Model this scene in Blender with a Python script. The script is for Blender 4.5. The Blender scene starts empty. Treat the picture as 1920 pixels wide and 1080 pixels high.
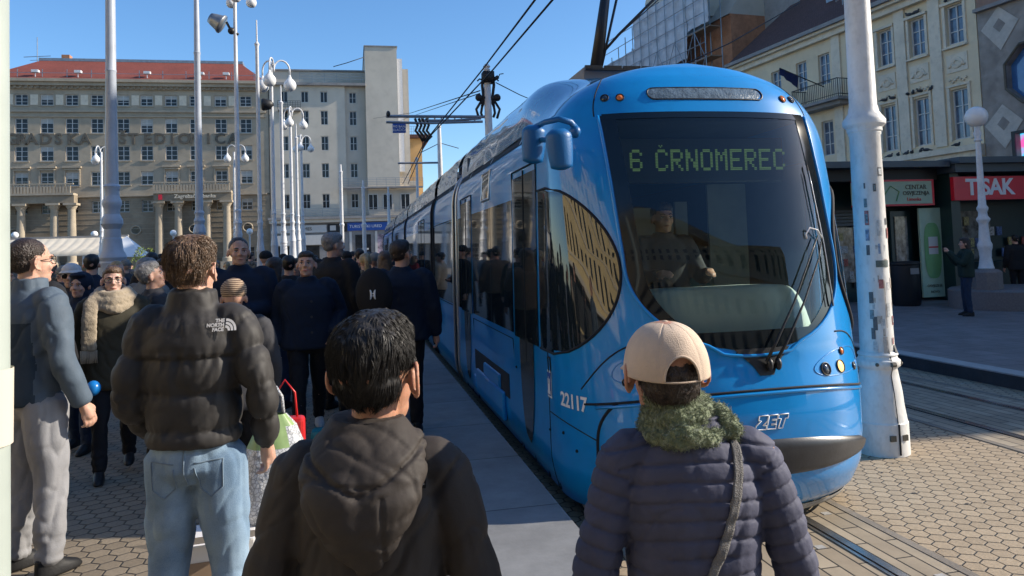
import bpy, bmesh, math, random
import numpy as np
from mathutils import Vector, Matrix, noise
from mathutils.bvhtree import BVHTree
R = math.radians
random.seed(7)
rng = np.random.RandomState(11)
sc = bpy.context.scene
COL = sc.collection

# ---------------------------------------------------------------- camera
F_PX, P_X, P_Y = 1400.0, 960.0, 400.0
YAW = math.atan(300 / 1400.0); PITCH = R(2.86); ROLL = R(2.0); EYE = 1.66
cf = Vector((math.sin(YAW) * math.cos(PITCH), math.cos(YAW) * math.cos(PITCH), math.sin(PITCH)))
r0 = Vector((math.cos(YAW), -math.sin(YAW), 0)); u0 = r0.cross(cf)
cr = r0 * math.cos(ROLL) - u0 * math.sin(ROLL); cu = u0 * math.cos(ROLL) + r0 * math.sin(ROLL)
cam = bpy.data.cameras.new('camera'); co = bpy.data.objects.new('camera', cam); COL.objects.link(co)
m = Matrix.Identity(4)
for i in range(3):
    m[i][0] = cr[i]; m[i][1] = cu[i]; m[i][2] = -cf[i]
m[2][3] = EYE
co.matrix_world = m
cam.sensor_fit = 'HORIZONTAL'; cam.sensor_width = 36; cam.lens = 36 * F_PX / 1920
cam.shift_x = 0; cam.shift_y = -(540 - P_Y) / 1920.0
cam.clip_start = 0.05; cam.clip_end = 3000
sc.camera = co

def at(px, py, Y):
    """world point seen at photo pixel (px,py) at world distance Y along the track"""
    d = cf + cr * ((px - P_X) / F_PX) - cu * ((py - P_Y) / F_PX)
    t = Y / d.y
    return Vector((0, 0, EYE)) + d * t

# ---------------------------------------------------------------- light
SUN_EL, SUN_AZ = R(27.5), R(-5.5)      # azimuth measured from +X
sd = Vector((math.cos(SUN_EL) * math.cos(SUN_AZ), math.cos(SUN_EL) * math.sin(SUN_AZ), math.sin(SUN_EL)))
sl = bpy.data.lights.new('sun', 'SUN'); so = bpy.data.objects.new('sun', sl); COL.objects.link(so)
sl.energy = 5.0; sl.angle = R(0.53); sl.color = (1.0, 0.90, 0.76)
so.rotation_euler = sd.to_track_quat('Z', 'Y').to_euler()
so.location = (0, 0, 60)
w = bpy.data.worlds.new('World'); sc.world = w; w.use_nodes = True
wn = w.node_tree; wn.nodes.clear()
sky = wn.nodes.new('ShaderNodeTexSky'); sky.sky_type = 'NISHITA'; sky.sun_disc = False
sky.sun_elevation = SUN_EL; sky.sun_rotation = math.atan2(sd.x, sd.y)
sky.altitude = 120; sky.air_density = 1.0; sky.dust_density = 0.5; sky.ozone_density = 4.5
bg = wn.nodes.new('ShaderNodeBackground'); bg.inputs[1].default_value = 0.15
wo = wn.nodes.new('ShaderNodeOutputWorld')
hs = wn.nodes.new('ShaderNodeHueSaturation'); hs.inputs['Saturation'].default_value = 1.12
wn.links.new(sky.outputs[0], hs.inputs['Color']); wn.links.new(hs.outputs[0], bg.inputs[0]); wn.links.new(bg.outputs[0], wo.inputs[0])
sc.view_settings.view_transform = 'Standard'; sc.view_settings.look = 'None'
sc.view_settings.gamma = 1; sc.view_settings.exposure = 0.5
sc.render.engine = 'CYCLES'
sc.cycles.max_bounces = 6; sc.cycles.transparent_max_bounces = 12

# ---------------------------------------------------------------- materials
def newmat(name):
    m = bpy.data.materials.new(name); m.use_nodes = True
    nt = m.node_tree; b = nt.nodes['Principled BSDF']
    return m, nt, b
def N(nt, typ, **kw):
    n = nt.nodes.new(typ)
    for k, v in kw.items():
        if k.startswith('_'): n.inputs[int(k[1:])].default_value = v
        else: setattr(n, k, v)
    return n
def mat(name, col, rough=0.6, metal=0.0, var=0.12, vscale=3.0, bump=0.0, bscale=40.0, spec=0.5, coat=0.0, emit=None, estr=1.0, detail=4, dirt=0.0, stretch=None):
    m, nt, b = newmat(name)
    b.inputs['Roughness'].default_value = rough; b.inputs['Metallic'].default_value = metal
    b.inputs['Specular IOR Level'].default_value = spec
    if coat: b.inputs['Coat Weight'].default_value = coat; b.inputs['Coat Roughness'].default_value = 0.04
    tc = N(nt, 'ShaderNodeTexCoord')
    src = tc.outputs['Object']
    if stretch:
        mp = N(nt, 'ShaderNodeMapping'); mp.inputs['Scale'].default_value = stretch
        nt.links.new(src, mp.inputs[0]); src = mp.outputs[0]
    c = (*col, 1)
    if var > 0:
        n = N(nt, 'ShaderNodeTexNoise'); n.inputs['Scale'].default_value = vscale; n.inputs['Detail'].default_value = detail
        n.inputs['Roughness'].default_value = 0.62
        nt.links.new(src, n.inputs['Vector'])
        mx = N(nt, 'ShaderNodeMix', data_type='RGBA')
        lo = tuple(max(0, x * (1 - var * 1.3)) for x in col); hi = tuple(min(1, x * (1 + var)) for x in col)
        mr = N(nt, 'ShaderNodeMapRange'); mr.inputs[1].default_value = .3; mr.inputs[2].default_value = .7
        nt.links.new(n.outputs[0], mr.inputs[0]); nt.links.new(mr.outputs[0], mx.inputs[0])
        mx.inputs[6].default_value = (*lo, 1); mx.inputs[7].default_value = (*hi, 1)
        out = mx.outputs[2]
        if dirt > 0:
            n3 = N(nt, 'ShaderNodeTexNoise'); n3.inputs['Scale'].default_value = vscale * 4.3; n3.inputs['Detail'].default_value = 6
            nt.links.new(src, n3.inputs['Vector'])
            r3 = N(nt, 'ShaderNodeMapRange'); r3.inputs[1].default_value = .52; r3.inputs[2].default_value = .75; r3.inputs[4].default_value = dirt
            nt.links.new(n3.outputs[0], r3.inputs[0])
            m3 = N(nt, 'ShaderNodeMix', data_type='RGBA'); nt.links.new(r3.outputs[0], m3.inputs[0])
            nt.links.new(out, m3.inputs[6]); m3.inputs[7].default_value = (col[0] * .35, col[1] * .33, col[2] * .3, 1)
            out = m3.outputs[2]
        nt.links.new(out, b.inputs['Base Color'])
    else:
        b.inputs['Base Color'].default_value = c
    if bump > 0:
        n2 = N(nt, 'ShaderNodeTexNoise'); n2.inputs['Scale'].default_value = bscale; n2.inputs['Detail'].default_value = 5
        nt.links.new(src, n2.inputs['Vector'])
        bp = N(nt, 'ShaderNodeBump'); bp.inputs['Strength'].default_value = bump; bp.inputs['Distance'].default_value = 0.02
        nt.links.new(n2.outputs[0], bp.inputs['Height']); nt.links.new(bp.outputs[0], b.inputs['Normal'])
    if emit:
        b.inputs['Emission Color'].default_value = (*emit, 1); b.inputs['Emission Strength'].default_value = estr
    return m

M = {}
def build_materials():
    M['blue'] = mat('tram_blue_paint', (0.002, 0.25, 0.66), .30, var=.07, vscale=1.5, dirt=.16, spec=.3, coat=.8, bump=.018, bscale=2.2)
    M['bluedark'] = mat('mirror_blue_plastic', (0.003, 0.11, 0.32), .42, var=.06, bump=.1, bscale=90)
    M['roofblue'] = mat('tram_roof_cover', (0.03, 0.20, 0.46), .12, var=.1, vscale=2, coat=1.0, bump=.35, bscale=3.4)
    M['black'] = mat('black_rubber', (0.012, 0.013, 0.015), .45, var=.2, bump=.1)
    M['gap'] = mat('panel_gap', (0.004, 0.006, 0.012), .8, var=0)
    M['blackgloss'] = mat('black_glass_border', (0.004, 0.007, 0.010), .06, var=0, spec=.6)
    M['bumper'] = mat('grey_bumper_plastic', (0.028, 0.030, 0.036), .36, var=.2, vscale=9, bump=.04, bscale=60, dirt=.3)

    M['lip'] = mat('dirty_grey_lip', (0.30, 0.29, 0.27), .6, var=.3, vscale=5, bump=.2, dirt=.6)
    M['silver'] = mat('brushed_trim', (0.45, 0.47, 0.50), .3, metal=.7, var=.1)
    M['chrome'] = mat('chrome', (0.7, 0.72, 0.75), .12, metal=1, var=0)
    M['orange_lens'] = mat('orange_lens', (0.75, 0.20, 0.05), .15, var=.1)
    M['dark_lens'] = mat('dark_lens', (0.02, 0.03, 0.05), .08, var=0, spec=.8)
    M['lamp_on'] = mat('lamp_lit', (0.9, 0.5, 0.15), .2, var=0, emit=(1, .62, .22), estr=1.3)
    M['white'] = mat('white_mark', (0.78, 0.80, 0.82), .5, var=.04)
    M['dash'] = mat('dashboard_grey_green', (0.70, 0.80, 0.74), .55, var=.06, bump=.05)
    M['interior'] = mat('tram_interior', (0.08, 0.10, 0.12), .6, var=.1)
    M['interior_light'] = mat('tram_interior_panel', (0.30, 0.34, 0.34), .5, var=.1)
    M['led'] = mat('led_dots', (0.12, 0.17, 0.06), .4, var=0, emit=(.50, .85, .25), estr=.09)
    M['polewhite'] = mat('pole_white_paint', (0.66, 0.67, 0.68), .45, var=.08, vscale=6, bump=.12, bscale=30, dirt=.18)
    M['polestick'] = mat('pole_cream_paint', (0.70, 0.69, 0.66), .5, var=.10, vscale=5, bump=.15, bscale=22, dirt=.24, stretch=(1, 1, .6))
    M['poleshade'] = mat('pole_shaded_paint', (0.42, 0.46, 0.52), .42, var=.08, vscale=3, bump=.1, dirt=.12)  # grey-blue cast of shade put into the pole colour
    M['globe'] = mat('opal_globe', (0.82, 0.82, 0.80), .22, var=.03)
    M['bankwall'] = mat('bank_stone', (0.40, 0.335, 0.245), .85, var=.16, vscale=.35, bump=.3, bscale=6, dirt=.22)
    M['bankdark'] = mat('bank_rusticated_stone', (0.29, 0.235, 0.165), .9, var=.2, vscale=.5, bump=.4, bscale=5, dirt=.35)
    M['banktrim'] = mat('bank_trim', (0.41, 0.345, 0.255), .8, var=.12, vscale=.8, dirt=.25)
    M['letters'] = mat('dark_bronze_letters', (0.11, 0.095, 0.07), .6, var=.2)
    M['winwhite'] = mat('white_window_frame', (0.56, 0.55, 0.52), .5, var=.05)
    M['glassdark'] = mat('window_glass', (0.03, 0.032, 0.035), .12, var=.5, vscale=1.2, spec=.4)
    M['blind'] = mat('window_blind', (0.45, 0.44, 0.40), .7, var=.08)
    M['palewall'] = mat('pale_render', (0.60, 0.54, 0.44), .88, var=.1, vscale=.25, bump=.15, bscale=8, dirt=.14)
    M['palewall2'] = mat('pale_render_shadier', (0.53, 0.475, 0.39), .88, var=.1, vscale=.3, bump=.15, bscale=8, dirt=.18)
    M['greytrim'] = mat('grey_concrete_trim', (0.28, 0.27, 0.26), .8, var=.15, vscale=1, dirt=.2)
    M['orangewall'] = mat('ochre_render', (0.62, 0.38, 0.16), .85, var=.1, vscale=.5)
    M['cream'] = mat('cream_render', (0.72, 0.60, 0.41), .86, var=.09, vscale=.4, bump=.15, bscale=9, dirt=.2)
    M['creamtrim'] = mat('cream_trim', (0.70, 0.62, 0.48), .8, var=.1, vscale=1.2, dirt=.28)
    M['stonecl'] = stone_mat()
    M['stonelight'] = mat('light_stone_diamond', (0.50, 0.46, 0.40), .8, var=.12, vscale=2, bump=.4, bscale=14, dirt=.2)
    M['brickwall'] = mat('orange_brick', (0.42, 0.19, 0.10), .9, var=.2, vscale=2, bump=.4, bscale=20, dirt=.2)
    M['iron'] = mat('black_iron', (0.015, 0.016, 0.018), .5, var=.1)
    M['steel'] = mat('galvanised_steel', (0.30, 0.32, 0.34), .4, metal=.6, var=.15, dirt=.2)
    M['net'] = mat('scaffold_net', (0.55, 0.56, 0.60), .8, var=.15, vscale=1.5, bump=.8, bscale=2.5)
    M['kioskdark'] = mat('kiosk_dark_green', (0.012, 0.035, 0.035), .35, var=.1, spec=.5)
    M['kioskroof'] = mat('kiosk_roof_edge', (0.05, 0.07, 0.09), .4, var=.1)
    M['red'] = mat('red_sign', (0.70, 0.015, 0.040), .35, var=.04)
    M['signgreen'] = mat('pale_green_sign', (0.38, 0.50, 0.36), .45, var=.06)
    M['green'] = mat('green_print', (0.16, 0.36, 0.14), .5, var=.1)
    M['bluesign'] = mat('blue_sign', (0.02, 0.09, 0.38), .45, var=.08)
    M['granite'] = mat('pedestal_granite', (0.20, 0.17, 0.16), .6, var=.15, vscale=30, bump=.1)
    M['awning'] = mat('cream_awning', (0.62, 0.56, 0.45), .8, var=.08, vscale=1)
    M['cable'] = mat('black_cable', (0.012, 0.012, 0.014), .6, var=0)
    M['steelrail'] = mat('rail_steel', (0.42, 0.41, 0.40), .22, metal=.9, var=.15, vscale=8)
    M['groove'] = mat('rail_groove', (0.012, 0.011, 0.010), .9, var=0)
    M['bark'] = mat('bark', (0.10, 0.07, 0.05), .9, var=.2, bump=.5)
    M['leaf'] = mat('leaf_green', (0.10, 0.16, 0.03), .55, var=.35, vscale=9)
    M['roofred'] = roof_mat('red_tile_roof', (0.30, 0.075, 0.05))
    M['roofbrown'] = roof_mat('brown_tile_roof', (0.13, 0.065, 0.055))
    M['yellow'] = mat('yellow_render', (0.74, 0.58, 0.30), .85, var=.08, vscale=.3)
    M['pigeon'] = mat('pigeon_grey', (0.05, 0.055, 0.065), .6, var=.3, vscale=20)
    M['carton'] = mat('cardboard', (0.30, 0.21, 0.14), .8, var=.1)
    M['paper'] = mat('white_carton', (0.72, 0.70, 0.68), .6, var=.05)
    M['bagwhite'] = bag_mat()
    M['baggreen'] = mat('bag_green_print', (0.26, 0.38, 0.15), .45, var=.15, vscale=12)
    M['bagred'] = mat('red_bag', (0.55, 0.02, 0.02), .35, var=.1)
    M['teal'] = mat('teal_bag', (0.01, 0.20, 0.24), .5, var=.1)
    M['sky_blueball'] = mat('blue_balloon', (0.01, 0.17, 0.50), .25, var=.05)

def stone_mat():
    m, nt, b = newmat('mottled_stone_cladding')
    tc = N(nt, 'ShaderNodeTexCoord')
    v = N(nt, 'ShaderNodeTexVoronoi'); v.inputs['Scale'].default_value = 1.1
    n = N(nt, 'ShaderNodeTexNoise'); n.inputs['Scale'].default_value = 2.5; n.inputs['Detail'].default_value = 8
    nt.links.new(tc.outputs['Object'], n.inputs['Vector'])
    ad = N(nt, 'ShaderNodeVectorMath', operation='MULTIPLY_ADD'); ad.inputs[1].default_value = (1.2, 1.2, 1.2)
    nt.links.new(n.outputs['Color'], ad.inputs[0]); nt.links.new(tc.outputs['Object'], ad.inputs[2])
    nt.links.new(ad.outputs[0], v.inputs['Vector'])
    cr_ = N(nt, 'ShaderNodeValToRGB'); e = cr_.color_ramp.elements
    e[0].position = .25; e[0].color = (.17, .145, .125, 1); e[1].position = .75; e[1].color = (.34, .30, .26, 1)
    mm = N(nt, 'ShaderNodeMath', operation='MULTIPLY_ADD'); mm.inputs[1].default_value = .45
    nt.links.new(v.outputs['Distance'], mm.inputs[0]); nt.links.new(n.outputs[0], mm.inputs[2])
    m2 = N(nt, 'ShaderNodeMath', operation='MULTIPLY'); m2.inputs[1].default_value = .75
    nt.links.new(mm.outputs[0], m2.inputs[0])
    nt.links.new(m2.outputs[0], cr_.inputs[0]); nt.links.new(cr_.outputs[0], b.inputs['Base Color'])
    b.inputs['Roughness'].default_value = .7
    bp = N(nt, 'ShaderNodeBump'); bp.inputs['Strength'].default_value = .5; bp.inputs['Distance'].default_value = .05
    nt.links.new(n.outputs[0], bp.inputs['Height']); nt.links.new(bp.outputs[0], b.inputs['Normal'])
    return m
def roof_mat(name, col):
    m, nt, b = newmat(name)
    tc = N(nt, 'ShaderNodeTexCoord')
    br = N(nt, 'ShaderNodeTexBrick'); br.inputs['Scale'].default_value = 3.0
    br.inputs['Color1'].default_value = (*col, 1); br.inputs['Color2'].default_value = (col[0] * .72, col[1] * .7, col[2] * .7, 1)
    br.inputs['Mortar'].default_value = (col[0] * .4, col[1] * .4, col[2] * .4, 1); br.inputs['Mortar Size'].default_value = .03
    nt.links.new(tc.outputs['Object'], br.inputs['Vector'])
    n = N(nt, 'ShaderNodeTexNoise'); n.inputs['Scale'].default_value = .4; n.inputs['Detail'].default_value = 6
    nt.links.new(tc.outputs['Object'], n.inputs['Vector'])
    mx = N(nt, 'ShaderNodeMix', data_type='RGBA', blend_type='MULTIPLY'); mx.inputs[0].default_value = .6
    nt.links.new(br.outputs[0], mx.inputs[6])
    r = N(nt, 'ShaderNodeMapRange'); r.inputs[3].default_value = .5; r.inputs[4].default_value = 1.4
    nt.links.new(n.outputs[0], r.inputs[0]); nt.links.new(r.outputs[0], mx.inputs[7])
    nt.links.new(mx.outputs[2], b.inputs['Base Color']); b.inputs['Roughness'].default_value = .85
    bp = N(nt, 'ShaderNodeBump'); bp.inputs['Strength'].default_value = .5
    nt.links.new(br.outputs[1], bp.inputs['Height']); nt.links.new(bp.outputs[0], b.inputs['Normal'])
    return m
def bag_mat():
    m, nt, b = newmat('printed_plastic_bag')
    tc = N(nt, 'ShaderNodeTexCoord')
    v = N(nt, 'ShaderNodeTexVoronoi', feature='DISTANCE_TO_EDGE'); v.inputs['Scale'].default_value = 55
    nt.links.new(tc.outputs['Object'], v.inputs['Vector'])
    r = N(nt, 'ShaderNodeValToRGB'); e = r.color_ramp.elements
    e[0].position = .05; e[0].color = (.26, .27, .28, 1); e[1].position = .12; e[1].color = (.55, .56, .57, 1)
    nt.links.new(v.outputs['Distance'], r.inputs[0]); nt.links.new(r.outputs[0], b.inputs['Base Color'])
    b.inputs['Roughness'].default_value = .3
    n = N(nt, 'ShaderNodeTexNoise'); n.inputs['Scale'].default_value = 14; n.inputs['Detail'].default_value = 3
    nt.links.new(tc.outputs['Object'], n.inputs['Vector'])
    bp = N(nt, 'ShaderNodeBump'); bp.inputs['Strength'].default_value = .7; bp.inputs['Distance'].default_value = .03
    nt.links.new(n.outputs[0], bp.inputs['Height']); nt.links.new(bp.outputs[0], b.inputs['Normal'])
    return m

def glass_mat(name, tint=(.55, .65, .62), refl=1.0, rough=.0):
    m = bpy.data.materials.new(name); m.use_nodes = True; nt = m.node_tree; nt.nodes.clear()
    o = N(nt, 'ShaderNodeOutputMaterial'); t = N(nt, 'ShaderNodeBsdfTransparent'); g = N(nt, 'ShaderNodeBsdfGlossy')
    t.inputs[0].default_value = (*tint, 1); g.inputs['Roughness'].default_value = rough; g.inputs[0].default_value = (refl, refl, refl, 1)
    fr = N(nt, 'ShaderNodeFresnel'); fr.inputs[0].default_value = 1.55
    mx = N(nt, 'ShaderNodeMixShader')
    nt.links.new(fr.outputs[0], mx.inputs[0]); nt.links.new(t.outputs[0], mx.inputs[1]); nt.links.new(g.outputs[0], mx.inputs[2])
    nt.links.new(mx.outputs[0], o.inputs[0])
    return m

def hex_mat(name, size, c1, c2, mortar, bumps=.8, warp=0.0):
    m, nt, b = newmat(name)
    L = nt.links.new
    tc = N(nt, 'ShaderNodeTexCoord')
    sc_ = N(nt, 'ShaderNodeVectorMath', operation='MULTIPLY_ADD')
    sc_.inputs[1].default_value = (1 / size, 1 / size, 0); sc_.inputs[2].default_value = (4001, 4001 * 1.0, 0)
    L(tc.outputs['Object'], sc_.inputs[0]); src = sc_.outputs[0]
    rr = (1, 1.7320508, 1); hh = (.5, .8660254, 0)
    def wrap(inp, off):
        if off:
            s = N(nt, 'ShaderNodeVectorMath', operation='SUBTRACT'); s.inputs[1].default_value = hh; L(inp, s.inputs[0]); inp = s.outputs[0]
        mo = N(nt, 'ShaderNodeVectorMath', operation='MODULO'); mo.inputs[1].default_value = rr; L(inp, mo.inputs[0])
        s = N(nt, 'ShaderNodeVectorMath', operation='SUBTRACT'); s.inputs[1].default_value = hh; L(mo.outputs[0], s.inputs[0])
        return s.outputs[0]
    a = wrap(src, False); c = wrap(src, True)
    da = N(nt, 'ShaderNodeVectorMath', operation='DOT_PRODUCT'); L(a, da.inputs[0]); L(a, da.inputs[1])
    dc = N(nt, 'ShaderNodeVectorMath', operation='DOT_PRODUCT'); L(c, dc.inputs[0]); L(c, dc.inputs[1])
    lt = N(nt, 'ShaderNodeMath', operation='LESS_THAN'); L(da.outputs['Value'], lt.inputs[0]); L(dc.outputs['Value'], lt.inputs[1])
    gm = N(nt, 'ShaderNodeMix', data_type='VECTOR'); L(lt.outputs[0], gm.inputs[0]); L(c, gm.inputs[4]); L(a, gm.inputs[5])
    g = gm.outputs[1]
    idn = N(nt, 'ShaderNodeVectorMath', operation='SUBTRACT'); L(src, idn.inputs[0]); L(g, idn.inputs[1])
    ab = N(nt, 'ShaderNodeVectorMath', operation='ABSOLUTE'); L(g, ab.inputs[0])
    d1 = N(nt, 'ShaderNodeVectorMath', operation='DOT_PRODUCT'); L(ab.outputs[0], d1.inputs[0]); d1.inputs[1].default_value = (.5, .8660254, 0)
    sx = N(nt, 'ShaderNodeSeparateXYZ'); L(ab.outputs[0], sx.inputs[0])
    mxm = N(nt, 'ShaderNodeMath', operation='MAXIMUM'); L(d1.outputs['Value'], mxm.inputs[0]); L(sx.outputs[0], mxm.inputs[1])
    edge = N(nt, 'ShaderNodeMapRange'); edge.inputs[1].default_value = .485; edge.inputs[2].default_value = .44
    edge.inputs[3].default_value = 0; edge.inputs[4].default_value = 1; L(mxm.outputs[0], edge.inputs[0])
    sn = N(nt, 'ShaderNodeVectorMath', operation='SNAP'); sn.inputs[1].default_value = (.25, .2165, 1)
    ad = N(nt, 'ShaderNodeVectorMath', operation='ADD'); ad.inputs[1].default_value = (.1, .1, .5); L(idn.outputs[0], ad.inputs[0]); L(ad.outputs[0], sn.inputs[0])
    wn_ = N(nt, 'ShaderNodeTexWhiteNoise', noise_dimensions='3D'); L(sn.outputs[0], wn_.inputs[0])
    n = N(nt, 'ShaderNodeTexNoise'); n.inputs['Scale'].default_value = .9; n.inputs['Detail'].default_value = 7; L(tc.outputs['Object'], n.inputs['Vector'])
    nf = N(nt, 'ShaderNodeTexNoise'); nf.inputs['Scale'].default_value = 60; nf.inputs['Detail'].default_value = 4; L(tc.outputs['Object'], nf.inputs['Vector'])
    s1 = N(nt, 'ShaderNodeMath', operation='MULTIPLY_ADD'); s1.inputs[1].default_value = .5; L(wn_.outputs[0], s1.inputs[0])
    s2 = N(nt, 'ShaderNodeMath', operation='MULTIPLY'); s2.inputs[1].default_value = .5; L(n.outputs[0], s2.inputs[0]); L(s2.outputs[0], s1.inputs[2])
    mx = N(nt, 'ShaderNodeMix', data_type='RGBA'); L(s1.outputs[0], mx.inputs[0]); mx.inputs[6].default_value = (*c1, 1); mx.inputs[7].default_value = (*c2, 1)
    mf = N(nt, 'ShaderNodeMix', data_type='RGBA', blend_type='MULTIPLY'); mf.inputs[0].default_value = .55
    fr = N(nt, 'ShaderNodeMapRange'); fr.inputs[1].default_value = .3; fr.inputs[2].default_value = .7; fr.inputs[3].default_value = .6; fr.inputs[4].default_value = 1.12
    L(nf.outputs[0], fr.inputs[0]); L(mx.outputs[2], mf.inputs[6]); L(fr.outputs[0], mf.inputs[7])
    me = N(nt, 'ShaderNodeMix', data_type='RGBA'); L(edge.outputs[0], me.inputs[0]); me.inputs[6].default_value = (*mortar, 1); L(mf.outputs[2], me.inputs[7])
    L(me.outputs[2], b.inputs['Base Color']); b.inputs['Roughness'].default_value = .62
    hs = N(nt, 'ShaderNodeMath', operation='MULTIPLY_ADD'); hs.inputs[1].default_value = .25; L(wn_.outputs[0], hs.inputs[0]); L(edge.outputs[0], hs.inputs[2])
    h2 = N(nt, 'ShaderNodeMath', operation='MULTIPLY_ADD'); h2.inputs[1].default_value = .12; L(nf.outputs[0], h2.inputs[0]); L(hs.outputs[0], h2.inputs[2])
    bp = N(nt, 'ShaderNodeBump'); bp.inputs['Strength'].default_value = bumps; bp.inputs['Distance'].default_value = .012
    L(h2.outputs[0], bp.inputs['Height']); L(bp.outputs[0], b.inputs['Normal'])
    return m
def brick_ground(name, c1, c2, mortar, scale, bw, rh, ms=.012, off=.5, rot=0, bumps=.5, rough=.65):
    m, nt, b = newmat(name); L = nt.links.new
    tc = N(nt, 'ShaderNodeTexCoord'); mp = N(nt, 'ShaderNodeMapping'); mp.inputs['Rotation'].default_value = (0, 0, rot)
    L(tc.outputs['Object'], mp.inputs[0])
    br = N(nt, 'ShaderNodeTexBrick'); br.offset = off
    br.inputs['Scale'].default_value = scale; br.inputs['Brick Width'].default_value = bw; br.inputs['Row Height'].default_value = rh
    br.inputs['Mortar Size'].default_value = ms; br.inputs['Color1'].default_value = (*c1, 1); br.inputs['Color2'].default_value = (*c2, 1)
    br.inputs['Mortar'].default_value = (*mortar, 1); br.inputs['Mortar Smooth'].default_value = .2
    L(mp.outputs[0], br.inputs['Vector'])
    n = N(nt, 'ShaderNodeTexNoise'); n.inputs['Scale'].default_value = 2.2; n.inputs['Detail'].default_value = 10; n.inputs['Roughness'].default_value = .7
    L(tc.outputs['Object'], n.inputs['Vector'])
    fr = N(nt, 'ShaderNodeMapRange'); fr.inputs[1].default_value = .3; fr.inputs[2].default_value = .7; fr.inputs[3].default_value = .62; fr.inputs[4].default_value = 1.22
    L(n.outputs[0], fr.inputs[0])
    mf = N(nt, 'ShaderNodeMix', data_type='RGBA', blend_type='MULTIPLY'); mf.inputs[0].default_value = .8
    L(br.outputs[0], mf.inputs[6]); L(fr.outputs[0], mf.inputs[7]); L(mf.outputs[2], b.inputs['Base Color'])
    b.inputs['Roughness'].default_value = rough
    iv = N(nt, 'ShaderNodeMath', operation='MULTIPLY_ADD'); iv.inputs[1].default_value = -1; L(br.outputs[1], iv.inputs[0]); L(n.outputs[0], iv.inputs[2])
    bp = N(nt, 'ShaderNodeBump'); bp.inputs['Strength'].default_value = bumps; bp.inputs['Distance'].default_value = .01
    L(iv.outputs[0], bp.inputs['Height']); L(bp.outputs[0], b.inputs['Normal'])
    return m
build_materials()
M['windshield'] = glass_mat('windshield_glass', (.80, .88, .85))
M['sideglass'] = mat('dark_side_glass', (0.012, 0.018, 0.022), .03, var=0, spec=.9, bump=.012, bscale=3)
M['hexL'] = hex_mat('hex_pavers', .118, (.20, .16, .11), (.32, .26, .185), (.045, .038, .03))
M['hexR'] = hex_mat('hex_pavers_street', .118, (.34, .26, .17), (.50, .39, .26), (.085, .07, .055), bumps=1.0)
M['trackslab'] = brick_ground('track_slabs', (.31, .25, .175), (.41, .34, .245), (.03, .025, .02), 1, .50, .125, .007, off=.5, rot=R(90))
M['slab'] = brick_ground('platform_slabs', (.22, .225, .23), (.26, .265, .265), (.06, .06, .06), 1, 41.0, 1.2, .006, off=0)
M['kerb'] = mat('granite_kerb', (.40, .39, .37), .7, var=.12, vscale=4, bump=.2, dirt=.2)
M['edging'] = mat('track_edging', (.22, .19, .155), .7, var=.15, vscale=3, bump=.2, dirt=.3)
M['kerbface'] = mat('dark_kerb_face', (.055, .055, .058), .8, var=.2, vscale=4, bump=.3)
M['pavR'] = brick_ground('pavement_slabs', (.20, .17, .16), (.25, .21, .20), (.09, .08, .07), 1, .4, .4, .006, off=.5)
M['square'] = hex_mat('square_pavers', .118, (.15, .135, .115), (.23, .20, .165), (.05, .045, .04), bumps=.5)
M['asphalt'] = mat('asphalt', (.06, .06, .06), .9, var=.2, vscale=2, bump=.3, bscale=90)
M['tactile'] = mat('tactile_strip', (.07, .07, .075), .8, var=.25, vscale=14, bump=.7, bscale=55)

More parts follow.
